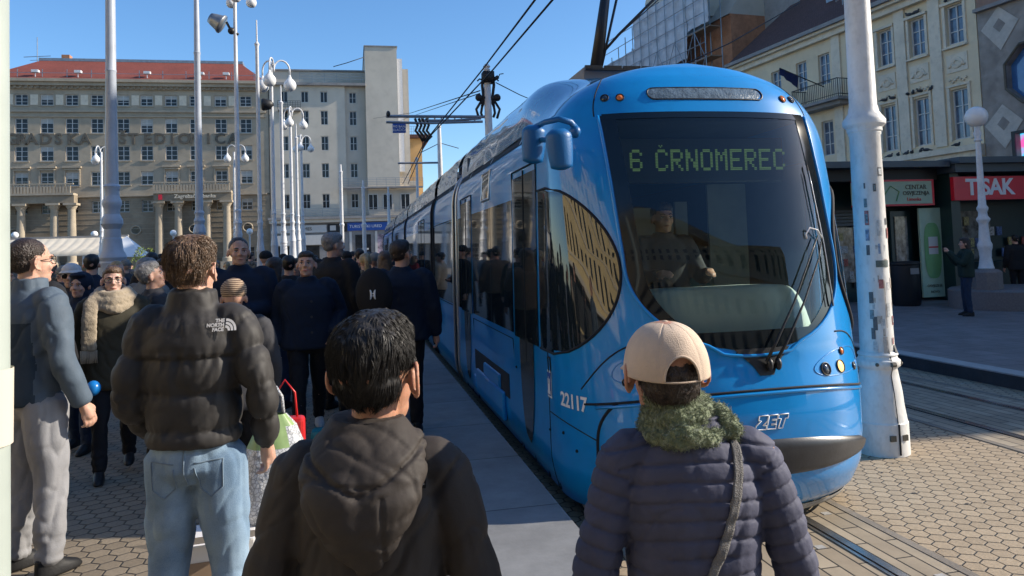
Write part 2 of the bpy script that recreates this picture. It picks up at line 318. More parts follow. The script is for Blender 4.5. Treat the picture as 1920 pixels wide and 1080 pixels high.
# ---------------------------------------------------------------- mesh helpers
def tag(o, label=None, cat=None, group=None, kind=None):
    if label: o['label'] = label
    if cat: o['category'] = cat
    if group: o['group'] = group
    if kind: o['kind'] = kind
    return o
def empty(name, loc=(0, 0, 0), rz=0, label=None, cat=None, group=None):
    o = bpy.data.objects.new(name, None); COL.objects.link(o); o.location = loc; o.rotation_euler = (0, 0, rz)
    o.empty_display_size = .2
    return tag(o, label, cat, group)
def copy_tree(o, parent=None):
    c = o.copy(); COL.objects.link(c)
    if parent: c.parent = parent
    for ch in [x for x in bpy.data.objects if x.parent == o]: copy_tree(ch, c)
    return c
class MB:
    def __init__(s): s.v = []; s.f = []; s.m = []; s.cur = 0
    def add(s, v, f, mi=None):
        o = len(s.v); s.v.extend([tuple(p) for p in v]); mi = s.cur if mi is None else mi
        for q in f: s.f.append(tuple(i + o for i in q)); s.m.append(mi)
        return s
    def box(s, x0, x1, y0, y1, z0, z1, mi=None):
        v = [(x, y, z) for z in (z0, z1) for y in (y0, y1) for x in (x0, x1)]
        return s.add(v, [(0, 2, 3, 1), (4, 5, 7, 6), (0, 1, 5, 4), (2, 6, 7, 3), (0, 4, 6, 2), (1, 3, 7, 5)], mi)
    def quad(s, a, b, c, d, mi=None): return s.add([a, b, c, d], [(0, 1, 2, 3)], mi)
    def lathe(s, prof, n=24, c=(0, 0, 0), mi=None, cap=True):
        v = []; f = []
        for r, z in prof:
            for k in range(n):
                a = 2 * math.pi * k / n; v.append((c[0] + r * math.cos(a), c[1] + r * math.sin(a), c[2] + z))
        for i in range(len(prof) - 1):
            for k in range(n):
                k2 = (k + 1) % n; f.append((i * n + k, i * n + k2, (i + 1) * n + k2, (i + 1) * n + k))
        if cap:
            f.append(tuple(reversed(range(n)))); f.append(tuple((len(prof) - 1) * n + k for k in range(n)))
        return s.add(v, f, mi)
    def tube(s, pts, rad, n=8, mi=None, cap=True, ref=None):
        pts = [Vector(p) for p in pts]
        if not hasattr(rad, '__len__'): rad = [rad] * len(pts)
        v = []; f = []; u = None
        for i, p in enumerate(pts):
            t = (pts[min(i + 1, len(pts) - 1)] - pts[max(i - 1, 0)])
            t = t.normalized() if t.length > 1e-9 else Vector((0, 0, 1))
            if u is None:
                a = Vector(ref) if ref is not None else (Vector((1, 0, 0)) if abs(t.x) < .8 else Vector((0, 1, 0)))
                u = (a - t * a.dot(t)).normalized()
            else:
                u = (u - t * u.dot(t)); u = u.normalized() if u.length > 1e-6 else Vector((1, 0, 0))
            w_ = t.cross(u)
            ra, rb = (rad[i] if hasattr(rad[i], '__len__') else (rad[i], rad[i]))
            for k in range(n):
                a = 2 * math.pi * k / n; q = p + u * (ra * math.cos(a)) + w_ * (rb * math.sin(a)); v.append(q[:])
        for i in range(len(pts) - 1):
            for k in range(n):
                k2 = (k + 1) % n; f.append((i * n + k, i * n + k2, (i + 1) * n + k2, (i + 1) * n + k))
        if cap:
            f.append(tuple(reversed(range(n)))); f.append(tuple((len(pts) - 1) * n + k for k in range(n)))
        return s.add(v, f, mi)
    def sphere(s, c, r, n=20, mi=None, rot=None):
        if not hasattr(r, '__len__'): r = (r, r, r)
        v = [(0, 0, -1)]; h = n // 2
        for i in range(1, h):
            ph = -math.pi / 2 + math.pi * i / h
            for k in range(n):
                a = 2 * math.pi * k / n; v.append((math.cos(ph) * math.cos(a), math.cos(ph) * math.sin(a), math.sin(ph)))
        v.append((0, 0, 1)); f = []
        for k in range(n):
            k2 = (k + 1) % n; f.append((0, 1 + k2, 1 + k))
            for i in range(h - 2): f.append((1 + i * n + k, 1 + i * n + k2, 1 + (i + 1) * n + k2, 1 + (i + 1) * n + k))
            f.append((len(v) - 1, 1 + (h - 2) * n + k, 1 + (h - 2) * n + k2))
        vv = []
        for p in v:
            q = Vector((p[0] * r[0], p[1] * r[1], p[2] * r[2]))
            if rot is not None: q = rot @ q
            vv.append((q.x + c[0], q.y + c[1], q.z + c[2]))
        return s.add(vv, f, mi)
    def xf(s, mtx, i0=0):
        for i in range(i0, len(s.v)):
            s.v[i] = (mtx @ Vector(s.v[i]))[:]
        return s
    def build(s, name, mats, parent=None, smooth=False, bevel=0, loc=None, flat_angle=None):
        me = bpy.data.meshes.new(name); me.from_pydata(s.v, [], s.f)
        if not isinstance(mats, (list, tuple)): mats = [mats]
        for x in mats: me.materials.append(x)
        if len(mats) > 1: me.polygons.foreach_set('material_index', s.m)
        if smooth: me.polygons.foreach_set('use_smooth', [True] * len(s.f))
        me.update()
        o = bpy.data.objects.new(name, me); COL.objects.link(o)
        if parent: o.parent = parent
        if loc: o.location = loc
        if smooth and flat_angle:
            try: me.set_sharp_from_angle(angle=R(flat_angle))
            except Exception: pass
        if bevel:
            md = o.modifiers.new('bevel', 'BEVEL'); md.width = bevel; md.segments = 2; md.limit_method = 'ANGLE'
        return o
def text_mesh(txt, size, shear=0.0, bold=0.0, extrude=0.0, align='CENTER', spacing=1.0):
    c = bpy.data.curves.new('t', 'FONT'); c.body = txt; c.size = size; c.shear = shear; c.offset = bold; c.extrude = extrude
    c.align_x = align; c.align_y = 'CENTER'; c.space_character = spacing; c.resolution_u = 4
    o = bpy.data.objects.new('t', c); COL.objects.link(o)
    bpy.context.view_layer.update()
    dg = bpy.context.evaluated_depsgraph_get()
    me = bpy.data.meshes.new_from_object(o.evaluated_get(dg))
    v = [tuple(x.co) for x in me.vertices]; f = [tuple(p.vertices) for p in me.polygons]
    bpy.data.objects.remove(o); bpy.data.curves.remove(c); bpy.data.meshes.remove(me)
    return v, f
def text_obj(txt, size, mtl, parent, org, ux, uy, extrude=.01, **kw):
    """flat lettering placed at org, x-axis ux, y-axis uy"""
    v, f = text_mesh(txt, size, extrude=extrude, **kw)
    ux = Vector(ux).normalized(); uy = Vector(uy).normalized(); uz = ux.cross(uy)
    org = Vector(org)
    mb = MB(); mb.add([(org + ux * a + uy * b_ + uz * c_)[:] for a, b_, c_ in v], f)
    return mb.build('lettering', mtl, parent)
# ================================================================ setting
def sheet(name, x0, x1, y0, y1, z, m_, thick=0, mats=None):
    mb = MB()
    if thick: mb.box(x0, x1, y0, y1, z - thick, z)
    else: mb.quad((x0, y0, z), (x1, y0, z), (x1, y1, z), (x0, y1, z))
    o = mb.build(name, mats or m_); o['kind'] = 'structure'; return o
sheet('ground', -1500, 1500, -1500, 1500, -.40, M['asphalt'])
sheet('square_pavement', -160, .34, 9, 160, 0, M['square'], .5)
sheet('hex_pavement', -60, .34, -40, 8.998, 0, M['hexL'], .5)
sheet('tactile_strip', .342, .578, -40, 120, 0, M['tactile'], .5)
o = sheet('platform_slabs', .58, 1.27, -40, 120, .003, M['slab'], .5)
# street
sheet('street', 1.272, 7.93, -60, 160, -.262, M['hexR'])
for k, (c, nm) in enumerate(((2.5, 'track_bed'), (6.58, 'track_bed'))):
    sheet(nm, c - .84, c + .84, -60, 160, -.258, M['trackslab'])
    mb = MB(); mb.box(c - .90, c - .842, -60, 160, -.30, -.254); mb.box(c + .842, c + .90, -60, 160, -.30, -.254)
    mb.build('track_edging', M['edging'])['kind'] = 'structure'
    for s in (-1, 1):
        x = c + s * .5
        mb = MB()
        mb.box(x - .028, x + .028, -60, 160, -.30, -.250)
        xi = x - s * .055
        mb.box(xi - .012, xi + .012, -60, 160, -.30, -.252)
        mb.cur = 1; mb.box(min(x - s * .028, xi + s * .012), max(x - s * .028, xi + s * .012), -60, 160, -.30, -.2572)
        mb.box(min(x + s * .028, x + s * .048), max(x + s * .028, x + s * .048), -60, 160, -.30, -.2572)
        o = mb.build('tram_rail', [M['steelrail'], M['groove']]); o['kind'] = 'structure'
    # small white reflector studs / lighter stones in bed
mb = MB()
for k in range(60):
    y = -1 + k * 1.05; mb.box(2.78, 2.84, y, y + .05, -.27, -.2545); mb.box(3.17, 3.23, y + .5, y + .55, -.27, -.2545)
mb.build('pale_stones', M['kerb'])['kind'] = 'structure'
# chewing gum spots, grit and pale chips trodden into the paving
gm = MB(); rg_ = np.random.RandomState(4)
for k in range(420):
    x = rg_.uniform(-4, .3) if k % 2 else rg_.uniform(3.5, 7.8); y = rg_.uniform(1.5, 14); z = .0035 if k % 2 else -.2585; r_ = rg_.uniform(.006, .017)
    gm.add([(x + r_ * (1 + .3 * rg_.rand()) * math.cos(a), y + r_ * math.sin(a), z) for a in np.linspace(0, 2 * math.pi, 9)[:-1]], [tuple(range(8))], 0 if k % 5 else 1)
gm.build('gum_spots', [mat('gum_dark', (.06, .055, .05), .8, var=.2), M['kerb']])['kind'] = 'stuff'
# right pavement with kerb
mb = MB(); mb.box(7.93, 8.20, -60, 160, -.4, -.078, 0)
mb.quad((7.927, -60, -.262), (7.927, 160, -.262), (7.927, 160, -.095), (7.927, -60, -.095), 1)
mb.build('kerb', [M['kerb'], M['kerbface']])['kind'] = 'structure'
sheet('pavement', 8.203, 70, -60, 160, -.082, M['pavR'], .3)
# ================================================================ tram
XC, W0, YC = 2.56, 1.15, 5.45
TIPZ = [-.14, -.05, .10, .30, .55, .70, .90, 1.2, 1.6, 2.1, 2.55, 2.75, 2.90, 3.0, 3.06, 3.09]
TIPY = [4.66, 4.52, 4.42, 4.37, 4.37, 4.39, 4.45, 4.50, 4.58, 4.73, 4.90, 4.98, 5.07, 5.18, 5.30, 5.40]
def hw(z):
    w_ = W0 - .02 * max(0, (z - 1.0)) / 1.3
    if z < .15: w_ -= .07 * ((.15 - z) / .3) ** 1.5
    if z > 2.30:
        t = min(1, (z - 2.30) / (3.06 - 2.30)); w_ *= max(0.0001, (1 - t ** 2.6)) ** (1 / 2.1)
    return w_
def surf(s, z, off=0.0):
    """point on the tram skin. s<0: left side, Y=YC-s ; 0..pi round the nose ; s>pi right side"""
    def P(s, z):
        w_ = hw(z); L = YC - float(np.interp(z, TIPZ, TIPY)); n = 2 / 2.35
        if s <= 0: return Vector((XC - w_, YC - s, z))
        if s >= math.pi: return Vector((XC + w_, YC + (s - math.pi), z))
        c, q = math.cos(s), math.sin(s)
        return Vector((XC - w_ * math.copysign(abs(c) ** n, c), YC - L * abs(q) ** n, z))
    p = P(s, z)
    if off:
        e = .01; a = P(s + e, z) - P(s - e, z); b_ = P(s, min(z + e, 3.05)) - P(s, z - e)
        nn = a.cross(b_).normalized()
        p = p + nn * off
    return p
def snorm(s, z):
    return (surf(s, z, .01) - surf(s, z)).normalized()
def th(x, z):
    """nose angle for lateral offset x from the centre line"""
    r_ = max(-1, min(1, -x / hw(z))); return math.acos(math.copysign(abs(r_) ** (2.35 / 2), r_))
def wsb(z):
    if z > 1.55: return .765 + .03 * (z - 1.55)
    t = (1.55 - z) / .595
    return .765 * max(0, 1 - t ** 2.2) ** .5
def wsr(z): return wsb(z)
def panel(rows, nc, off, name, mtl, parent, smooth=True):
    """rows: (z, s0, s1)"""
    mb = MB(); v = []; f = []
    for z, a, b_ in rows:
        for k in range(nc + 1): v.append(surf(a + (b_ - a) * k / nc, z, off))
    for i in range(len(rows) - 1):
        for k in range(nc): f.append((i * (nc + 1) + k, i * (nc + 1) + k + 1, (i + 1) * (nc + 1) + k + 1, (i + 1) * (nc + 1) + k))
    mb.add(v, f); return mb.build(name, mtl, parent, smooth)
def line_on(path, r=.006, off=0.0, n=6):
    return [surf(a, b_, off) for a, b_ in path]
tram = empty('tram', (XC, 20, -.26), 0, 'bright blue articulated city tram standing at the platform with its rounded nose towards the viewer', 'tram')
def T(o):  # keep world placement while parented to the empty
    o.location = Vector(o.location) - Vector(tram.location); return o
# nose shell (rows by height, columns round the nose, hole for the windshield)
zr = list(np.linspace(-.13, .93, 28)) + list(np.linspace(.955, 2.60, 56)) + list(np.linspace(2.63, 2.9, 8)) + list(np.linspace(2.93, 3.04, 9)) + [3.055, 3.0595]
WZ0, WZ1 = .955, 2.60
mb = MB(); gl = MB(); NCs, NCm = 26, 44
grid = []
for z in zr:
    if z < .9: b_ = .30
    elif z < WZ0: b_ = .30 * (1 - (z - .9) / .06) + .02
    elif z <= WZ1: b_ = max(wsb(z), .02)
    else: b_ = wsb(WZ1)
    b_ = min(b_, hw(z) * .9)
    a0, a1 = th(-b_, z), th(b_, z)
    ss = [a0 * k / NCs for k in range(NCs)] + [a0 + (a1 - a0) * k / NCm for k in range(NCm)] + [a1 + (math.pi - a1) * k / NCs for k in range(NCs + 1)]
    grid.append([surf(s, z) for s in ss])
nv = len(grid[0]); fl = [p for r_ in grid for p in r_]; fb = []; fg = []; fs = []
for i in range(len(zr) - 1):
    for k in range(nv - 1):
        q = (i * nv + k, i * nv + k + 1, (i + 1) * nv + k + 1, (i + 1) * nv + k)
        inw = NCs <= k < NCs + NCm and WZ0 <= zr[i] and zr[i + 1] <= WZ1 + .001
        if k >= NCs + NCm:
            zc_ = (zr[i] + zr[i + 1]) / 2; b0_ = min(wsb(min(zc_, WZ1)) if zc_ > WZ0 else .3, hw(zc_) * .9); a1_ = th(b0_, zc_); sk_ = a1_ + (math.pi - a1_) * (k - NCs - NCm + .5) / NCs
            e_ = abs((zc_ - 1.5) / (.62 if zc_ > 1.5 else .605))
            if e_ < .97 and math.pi - sk_ < .84 * max(0, 1 - e_ * e_) ** .5 - .02: continue
        (fg if inw else fb).append(q)
mb.add(fl, fb)
cab = T(mb.build('nose_shell', M['blue'], tram, True))
gl.add(fl, fg); gl_o = T(gl.build('windshield', M['windshield'], tram, True))
# black border inside the glass and rubber seal round it
def band(din, dout, off, z0=WZ0, z1=WZ1):
    mb = MB(); zs = [z for z in zr if z0 <= z <= z1 + .001]
    for sgn in (-1, 1):
        v = []; f = []
        for z in zs:
            b_ = wsb(z)
            for d in (-din, 0 * din, dout):
                x = max(0, b_ + d) if z < 1.5 else b_ + d
                v.append(surf(th(sgn * min(x, hw(z) * .97), z), z, off))
        for i in range(len(zs) - 1):
            for k in range(2):
                q = (i * 3 + k, i * 3 + k + 1, (i + 1) * 3 + k + 1, (i + 1) * 3 + k); f.append(q if sgn > 0 else q[::-1])
        mb.add(v, f)
    return mb
mb = band(.085, .012, .004)
# widening at the bottom of the windshield
v = []; f = []; zs = np.linspace(WZ0 - .01, WZ0 + .13, 8)
for z in zs:
    b_ = max(wsb(max(z, WZ0)), .03) if z > WZ0 else .16
    for k in range(17): v.append(surf(th(b_ * (-1 + k / 8), z), z, .0045))
for i in range(7):
    for k in range(16): f.append((i * 17 + k, i * 17 + k + 1, (i + 1) * 17 + k + 1, (i + 1) * 17 + k))
mb.add(v, f)
v = []; f = []; zs = np.linspace(WZ1 - .035, WZ1 + .012, 4); ws = wsb(WZ1)
for z in zs:
    for k in range(41): v.append(surf(th(ws * (-1 + k / 20), z), z, .0045))
for i in range(3):
    for k in range(40): f.append((i * 41 + k, i * 41 + k + 1, (i + 1) * 41 + k + 1, (i + 1) * 41 + k))
mb.add(v, f)
T(mb.build('windshield_border', M['blackgloss'], tram, True))
# raised lip of paint round the windshield
pts = [surf(th(-wsb(z) - .025, z), z, .006) for z in np.linspace(WZ1, 1.0, 50)]
pts += [surf(th(x, .955 - .02 - .02 * (1 - (x / .25) ** 2)), .945 - .02 * (1 - (x / .25) ** 2), .006) for x in np.linspace(-.24, .24, 12)]
pts += [surf(th(wsb(z) + .025, z), z, .006) for z in np.linspace(1.0, WZ1, 50)]
T(MB().tube(pts, .011, 8).build('windshield_rim', M['blue'], tram, True))
# recessed black wiper well below the windshield
rows = [(z, th(-h_ + .03, z), th(h_ + .03, z)) for z, h_ in ((.80, .05), (.86, .085), (.93, .16), (.97, .20))]
T(panel(rows, 10, .006, 'wiper_well', M['black'], tram))
# dirty lip under the nose
v = []; f = []; sgs = np.linspace(.35, math.pi - .35, 50)
mb = MB(); nr = 5
for i in range(nr + 1):
    t = i / nr
    for s in sgs:
        p = surf(s, -.12); c = Vector((XC, YC, 0)); d = (p - Vector((XC, YC, p.z)))
        q = Vector((XC, YC, 0)) + Vector((d.x, d.y, 0)) * (1 - .10 * t * t); v.append((q.x, q.y, -.128 - .075 * t))
n_ = len(sgs)
for i in range(nr):
    for k in range(n_ - 1): f.append((i * n_ + k, (i + 1) * n_ + k, (i + 1) * n_ + k + 1, i * n_ + k + 1))
mb.add(v, f); T(mb.build('front_skirt', M['lip'], tram, True))
# underside closing plate
mb = MB(); mb.box(XC - 1.0, XC + 1.0, 5.2, 37, -.14, -.11); T(mb.build('underframe', M['gap'], tram))

# --- bumper, seams, badge
for sg in (-1, 1):
    def pt_(x): return .405 - .115 * (x / .9) ** 2
    def pb_(x): return .165 + .05 * (x / .9) ** 3
    xs_ = list(np.linspace(.012, .80, 26)) + [.83, .86, .885, .905, .918, .925]
    v = []; f = []; nz = 8
    for x in xs_:
        t0, b0 = pt_(x), pb_(x); md = (t0 * .4 + b0 * .6); e = max(0, (x - .80) / .125); k_ = math.sqrt(max(0, 1 - e * e)) * .98 + .02
        t0 = md + (t0 - md) * k_; b0 = md + (b0 - md) * k_
        for k in range(nz + 1):
            q = k / nz; z = b0 + (t0 - b0) * q; v.append(surf(th(sg * x, z), z, .024 if 0 < k < nz and x < .925 else .002))
    for i in range(len(xs_) - 1):
        for k in range(nz):
            q = (i * (nz + 1) + k, (i + 1) * (nz + 1) + k, (i + 1) * (nz + 1) + k + 1, i * (nz + 1) + k + 1); f.append(q if sg > 0 else q[::-1])
    mb = MB(); mb.add(v, f); T(mb.build('bumper_pad', M['bumper'], tram, True))
seams = []
def seam(path, r=.0055, off=-.001, name='panel_seam'):
    T(MB().tube([surf(a, b_, off) for a, b_ in path], r, 6).build(name, M['gap'], tram, True))
# seam between the nose and the bumper section
def zs_(x): return .715 - .085 * (abs(x) / .94) ** 2.5
seam([(th(x, zs_(x)), zs_(x)) for x in np.linspace(-1.05, 1.05, 50)], .009)
lipz = [(th(x, zs_(x) - .02), zs_(x) - .022) for x in np.linspace(-1.0, 1.04, 50)]
T(MB().tube([surf(a, b_, .002) for a, b_ in lipz], .012, 8).build('bumper_fold', M['blue'], tram, True))
# vertical seam running down at the left corner
seam([(.56 + .17 * max(0, (z - .30) / .34) ** 3, z) for z in np.linspace(-.12, .64, 24)], .012)
# arched seams running from the windshield corner to the side over the headlamps
for sg in (-1, 1):
    path = []
    for t in np.linspace(0, 1, 26):
        x = .66 + .40 * t; z = 1.03 - .33 * t ** 2.6; path.append((th(sg * min(x, hw(z) * .995), z), z))
    seam(path, .006)
# head seam above: runs from windshield top corner over the roof edge
for sg in (-1, 1):
    path = [(th(sg * (.83 + .0 * t), 2.62 + t * .38 * .95), 2.62 + t * .38 * .95) for t in np.linspace(0, .75, 14)]
    seam([(th(sg * min(.845 - .25 * t ** 2, hw(2.60 + .42 * t) * .985), 2.60 + .42 * t), 2.60 + .42 * t) for t in np.linspace(0, 1, 18)], .0055)

def disc_on(x, z, r, mats, name, depth=.02, off=.004, glass=True, lit=False):
    s = th(x, z); p = surf(s, z, off); nn = snorm(s, z)
    q = nn.to_track_quat('Z', 'Y').to_matrix().to_4x4(); q.translation = p
    ring = MB(); ring.lathe([(r * 1.02, -.03), (r * 1.14, .000), (r * 1.10, .006), (r * .98, .004), (r * .93, -.004)], 28, cap=False); ring.xf(q)
    o = T(ring.build(name, mats[0], tram, True))
    l = MB(); l.lathe([(r * .96, -.006), (r * .9, .001), (r * .6, .007), (r * .25, .010), (.0005, .0105)], 28); l.xf(q)
    b_ = l.build('lens', mats[1], o, True)
    return o
# head lamps (both sides mirrored)
for sg in (-1, 1):
    disc_on(sg * .50, .80, .040, (M['black'], M['dark_lens']), 'headlight')
    disc_on(sg * .655, .80, .040, (M['black'], M['lamp_on'] if sg > 0 else M['dark_lens']), 'headlight')
    disc_on(sg * .70, .895, .024, (M['black'], M['orange_lens']), 'turn_signal')
    disc_on(sg * .84, .775, .024, (M['black'], M['dark_lens']), 'marker_lamp')
    disc_on(sg * .75, 2.74, .028, (M['black'], M['dark_lens']), 'roof_lamp')
    disc_on(sg * .65, 2.735, .028, (M['black'], M['orange_lens']), 'roof_lamp')
    # raised outline of the lamp housing
    pth = []
    for a in np.linspace(0, 2 * math.pi, 40):
        x = .655 + .255 * math.copysign(abs(math.cos(a)) ** .8, math.cos(a)); z = .805 + (.055 if math.sin(a) < 0 else .06) * math.sin(a) + (.09 * max(0, math.sin(a)) * (.5 + .5 * math.cos(a)))
        pth.append(surf(th(sg * min(x, 1.04), z), z, .001))
    T(MB().tube(pth, .004, 6).build('lamp_housing_edge', M['blue'], tram, True))
# destination slot on the brow
rows = []
for z in np.linspace(2.715, 2.80, 9):
    c = 2.7575; e = math.sqrt(max(0, .0425 ** 2 - (z - c) ** 2)); rows.append((z, th(-(.40 + e * 1.2), z), th(.38 + e * 1.2, z)))
slot = T(panel(rows, 30, .005, 'brow_slot', mat('brow_slot_glass', (.12, .17, .22), .25, var=.35, vscale=18, bump=.3, bscale=60), tram))
pth = []
for a in np.linspace(0, 2 * math.pi, 60):
    x = math.copysign(.40 + .055 * abs(math.cos(a)), math.cos(a)) if abs(math.cos(a)) > .25 else .455 * math.cos(a) / .25 * .9
    x = max(-.455, min(.455, x)); z = 2.7575 + .047 * math.sin(a); pth.append(surf(th(x, z), z, .003))
MB().tube(pth, .006, 6).build('slot_rim', M['black'], slot, True)

def map_text(txt, size, xm, zm, mtl, parent, off, side=False, **kw):
    v, f = text_mesh(txt, size, **kw); mb = MB(); out = []
    for a, b_, c_ in v:
        z = zm + b_
        if side: out.append(surf(xm + a / 1.07, z, off))        # reading towards the nose
        else: out.append(surf(th(xm + a, z), z, off))
    mb.add(out, f); return T(mb.build('lettering', mtl, parent, False))
# outlined three letter company logo
zetv = [((0, 1), (.93, 1), (.93, .62), (.55, .28), (.9, .28), (.9, 0), (-.15, 0), (-.15, .30), (.28, .66), (0, .66)),
        ((1.02, 1), (1.92, 1), (1.92, .70), (1.40, .70), (1.40, .62), (1.85, .62), (1.85, .36), (1.40, .36), (1.40, .30), (1.9, .30), (1.9, 0), (.98, 0)),
        ((2.0, 1), (3.05, 1), (3.05, .70), (2.76, .70), (2.62, 0), (2.16, 0), (2.30, .70), (2.0, .70))]
mb = MB()
for poly in zetv:
    pp = []
    for a, b_ in poly:
        x = .068 * (a - 1.45) + .022 * (b_ - .5) + .02; z = .515 + .085 * (b_ - .5); pp.append(surf(th(x, z), z, .004))
    mb.tube(pp + [pp[0]], .0042, 6)
T(mb.build('company_logo', M['white'], tram, True))
# fleet number and crest on the left flank
map_text('22117', .135, .33, .595, M['white'], tram, .004, side=True, bold=.004, spacing=.95)
def side_quad(y0, y1, z0, z1, off, name, mtl, parent=None, nc=6):
    rows = [(z, YC - y1, YC - y0) for z in np.linspace(z0, z1, 8)]
    return T(panel(rows, nc, off, name, mtl, parent or tram))

# crest: small white shield panel with a coat of arms
cr_ = T(panel([(z, -.05, .035) for z in np.linspace(.56, .76, 6)], 3, .003, 'crest', M['white'], tram))
T(panel([(z, -.043, .028) for z in np.linspace(.575, .745, 6)], 3, .005, 'crest_field', M['bluesign'], tram))
mb = MB()
for a0, a1, z0, z1 in ((-.036, .020, .585, .61), (-.03, .014, .61, .66), (-.03, -.018, .66, .70), (-.013, -.003, .66, .715), (.002, .014, .66, .70)):
    v = [surf(a, z, .007) for a, z in ((a0, z0), (a1, z0), (a1, z1), (a0, z1))]; mb.add(v, [(0, 1, 2, 3)])
T(mb.build('crest_castle', M['white'], tram))
# ---- main body sections behind the nose (profile swept along the track)
prof = [(hw(z), z) for z in list(np.linspace(-.12, .2, 5)) + list(np.linspace(.3, 2.3, 9)) + list(np.linspace(2.36, 2.62, 5))]
prof_r = [(hw(z), z) for z in np.linspace(2.62, 3.055, 14)]
def sweep(pr, y0, y1, ny, mtl, name, inset=0.0, both=True, crown=True, zs_add=0):
    mb = MB(); v = []; f = []; pl = [(-a + inset, z) for a, z in pr]
    if crown: pl += [(-a * .0, pr[-1][1]) for a in (1,)]
    pl += [(a - inset, z) for a, z in reversed(pr)]
    ys = [y0 + (y1 - y0) * i / ny for i in range(ny + 1)]
    for y in ys:
        for a, z in pl: v.append((XC + a, y, z + zs_add))
    n = len(pl)
    for i in range(ny):
        for k in range(n - 1): f.append((i * n + k, i * n + k + 1, (i + 1) * n + k + 1, (i + 1) * n + k))
    mb.add(v, f); return T(mb.build(name, mtl, tram, True, flat_angle=50))
SECS = [(YC, 10.35), (10.72, 13.45), (13.80, 20.8), (21.15, 27.6), (27.95, 36.6)]
full = prof + prof_r[1:]
for i, (a, b_) in enumerate(SECS):
    sweep(full, a, b_, 2, M['blue'], 'body_section')
    if i < 4: sweep(full, b_, SECS[i + 1][0], 1, M['black'], 'bellows', inset=.07)
    # trim hoops at the section ends
    for y in ([b_] if i == 0 else [a, b_]):
        pts = [(XC - q + (-.004), y, z) for q, z in full] + [(XC + q + .004, y, z) for q, z in reversed(full)]
        T(MB().tube(pts, .022, 6).build('section_trim', M['silver'] if y in (10.35, 10.72) else M['gap'], tram, True))
    # dark ventilation strip and wavy roof fairing above it
    y0 = 5.75 if i == 0 else a + .06; y1 = b_ - .06
    side_quad(y0, y1, 2.60, 2.675, .004, 'vent_strip', M['gap'])
    for k in range(int((y1 - y0) / 1.45)):
        yy = y0 + .7 + k * 1.45; side_quad(yy, yy + .035, 2.60, 2.675, .007, 'strip_bracket', M['silver'])
    # roof fairing with a slightly wavy mirror-like skin
    a0_ = hw(2.68) + .02
    for sg in (-1, 1):
        mb = MB(); v = []; f = []; ny = int((y1 - y0) / .10); nz = 14; ys0 = YC - .0 if i == 0 else y0
        for j in range(ny + 1):
            y = ys0 + (y1 - ys0) * j / ny
            fade = min(1, max(0, (y - 5.45) / 1.1)) if i == 0 else 1; fade = fade * fade * (3 - 2 * fade)
            for k in range(nz + 1):
                u = k / nz; ph = u * math.pi / 2
                xn, zn = hw(2.68 + .34 * u) + .004, 2.68 + .34 * u
                xf_, zf_ = a0_ - .42 * (1 - math.cos(ph) ** .75), 2.68 + .50 * math.sin(ph) ** .85
                wv = .005 * math.sin(y * 3.1 + zf_ * 9) + .003 * math.sin(y * 7.7 - zf_ * 21 + 1.3) + .012 * (noise.noise((y * 1.7, zf_ * 4.0, 3.1 + i)))
                v.append((XC + sg * (xn + (xf_ - xn) * fade + wv * fade * min(1, 3 * u)), y, zn + (zf_ - zn) * fade))
        for j in range(ny):
            for k in range(nz):
                q = (j * (nz + 1) + k, j * (nz + 1) + k + 1, (j + 1) * (nz + 1) + k + 1, (j + 1) * (nz + 1) + k); f.append(q if sg < 0 else q[::-1])
        mb.add(v, f); T(mb.build('roof_fairing', M['roofblue'], tram, True))
    mb = MB(); mb.box(XC - a0_ + .40, XC + a0_ - .40, max(y0, 6.4), y1, 3.06, 3.17); T(mb.build('roof_plate', M['greytrim'], tram))
# ---- side glazing
zW0, zW1 = .92, 2.12
rows = []
for z in np.linspace(.90, 2.12, 30):
    c = 1.50; e = abs((z - c) / (.62 if z > c else .605)); s1 = .84 * max(0, 1 - min(1, e) ** 2.0) ** .5
    s1 = max(s1, .02); rows.append((z, -.22, s1))
T(panel([(z_, math.pi - s_, math.pi) for z_, q_, s_ in rows], 26, .002, 'cab_window', M['windshield'], tram))
T(MB().tube([surf(math.pi - s_, z_, .004) for z_, q_, s_ in rows], .016, 6).build('cab_window_seal', M['gap'], tram, True))
cabw = T(panel(rows, 26, .004, 'cab_window', M['sideglass'], tram))
pth = [surf(r_[2], r_[0], .004) for r_ in rows]
T(MB().tube([surf(-.22, .90, .004)] + pth + [surf(-.22, 2.12, .004)], .010, 6).build('cab_window_seal', M['gap'], tram, True))
def swin(y0, y1, z0, z1, name='side_window', off=.004, mtl=None): return side_quad(y0, y1, z0, z1, off, name, mtl or M['sideglass'])
def side_frame(y0, y1, z0, z1, r=.006, off=.006, name='door_frame', mtl=None):
    p = [surf(YC - a, z, off) for a, z in ((y0, z0), (y1, z0), (y1, z1), (y0, z1), (y0, z0))]
    q = []
    for i in range(4):
        for k in range(6): q.append(p[i].lerp(p[i + 1], k / 6))
    T(MB().tube(q + [p[0]], r, 6).build(name, mtl or M['gap'], tram, False))
def door(y0, y1, leaf=1):
    ww = (y1 - y0) / leaf
    for k in range(leaf):
        a, b_ = y0 + k * ww, y0 + (k + 1) * ww
        rows = []
        for z in list(np.linspace(.05, .9, 14)):
            t = (.9 - z) / .85; h_ = (ww / 2 - .03) * max(.0, 1 - t ** 2.2) ** .5; c = (a + b_) / 2
            rows.append((z, YC - c - h_ * .6, YC - c + h_ * .6))
        T(panel(rows, 6, .006, 'door_lower_glass', M['doorglass'], tram))
        swin(a + .015, b_ - .015, .90, 2.30, 'door_glass', .006)
    side_frame(y0, y1, -.10, 2.36, .007)
    T(MB().tube([surf(YC - (y0 + y1) / 2, z, .006) for z in (-.1, .8, 1.6, 2.34)], .007, 6).build('door_split', M['gap'], tram))
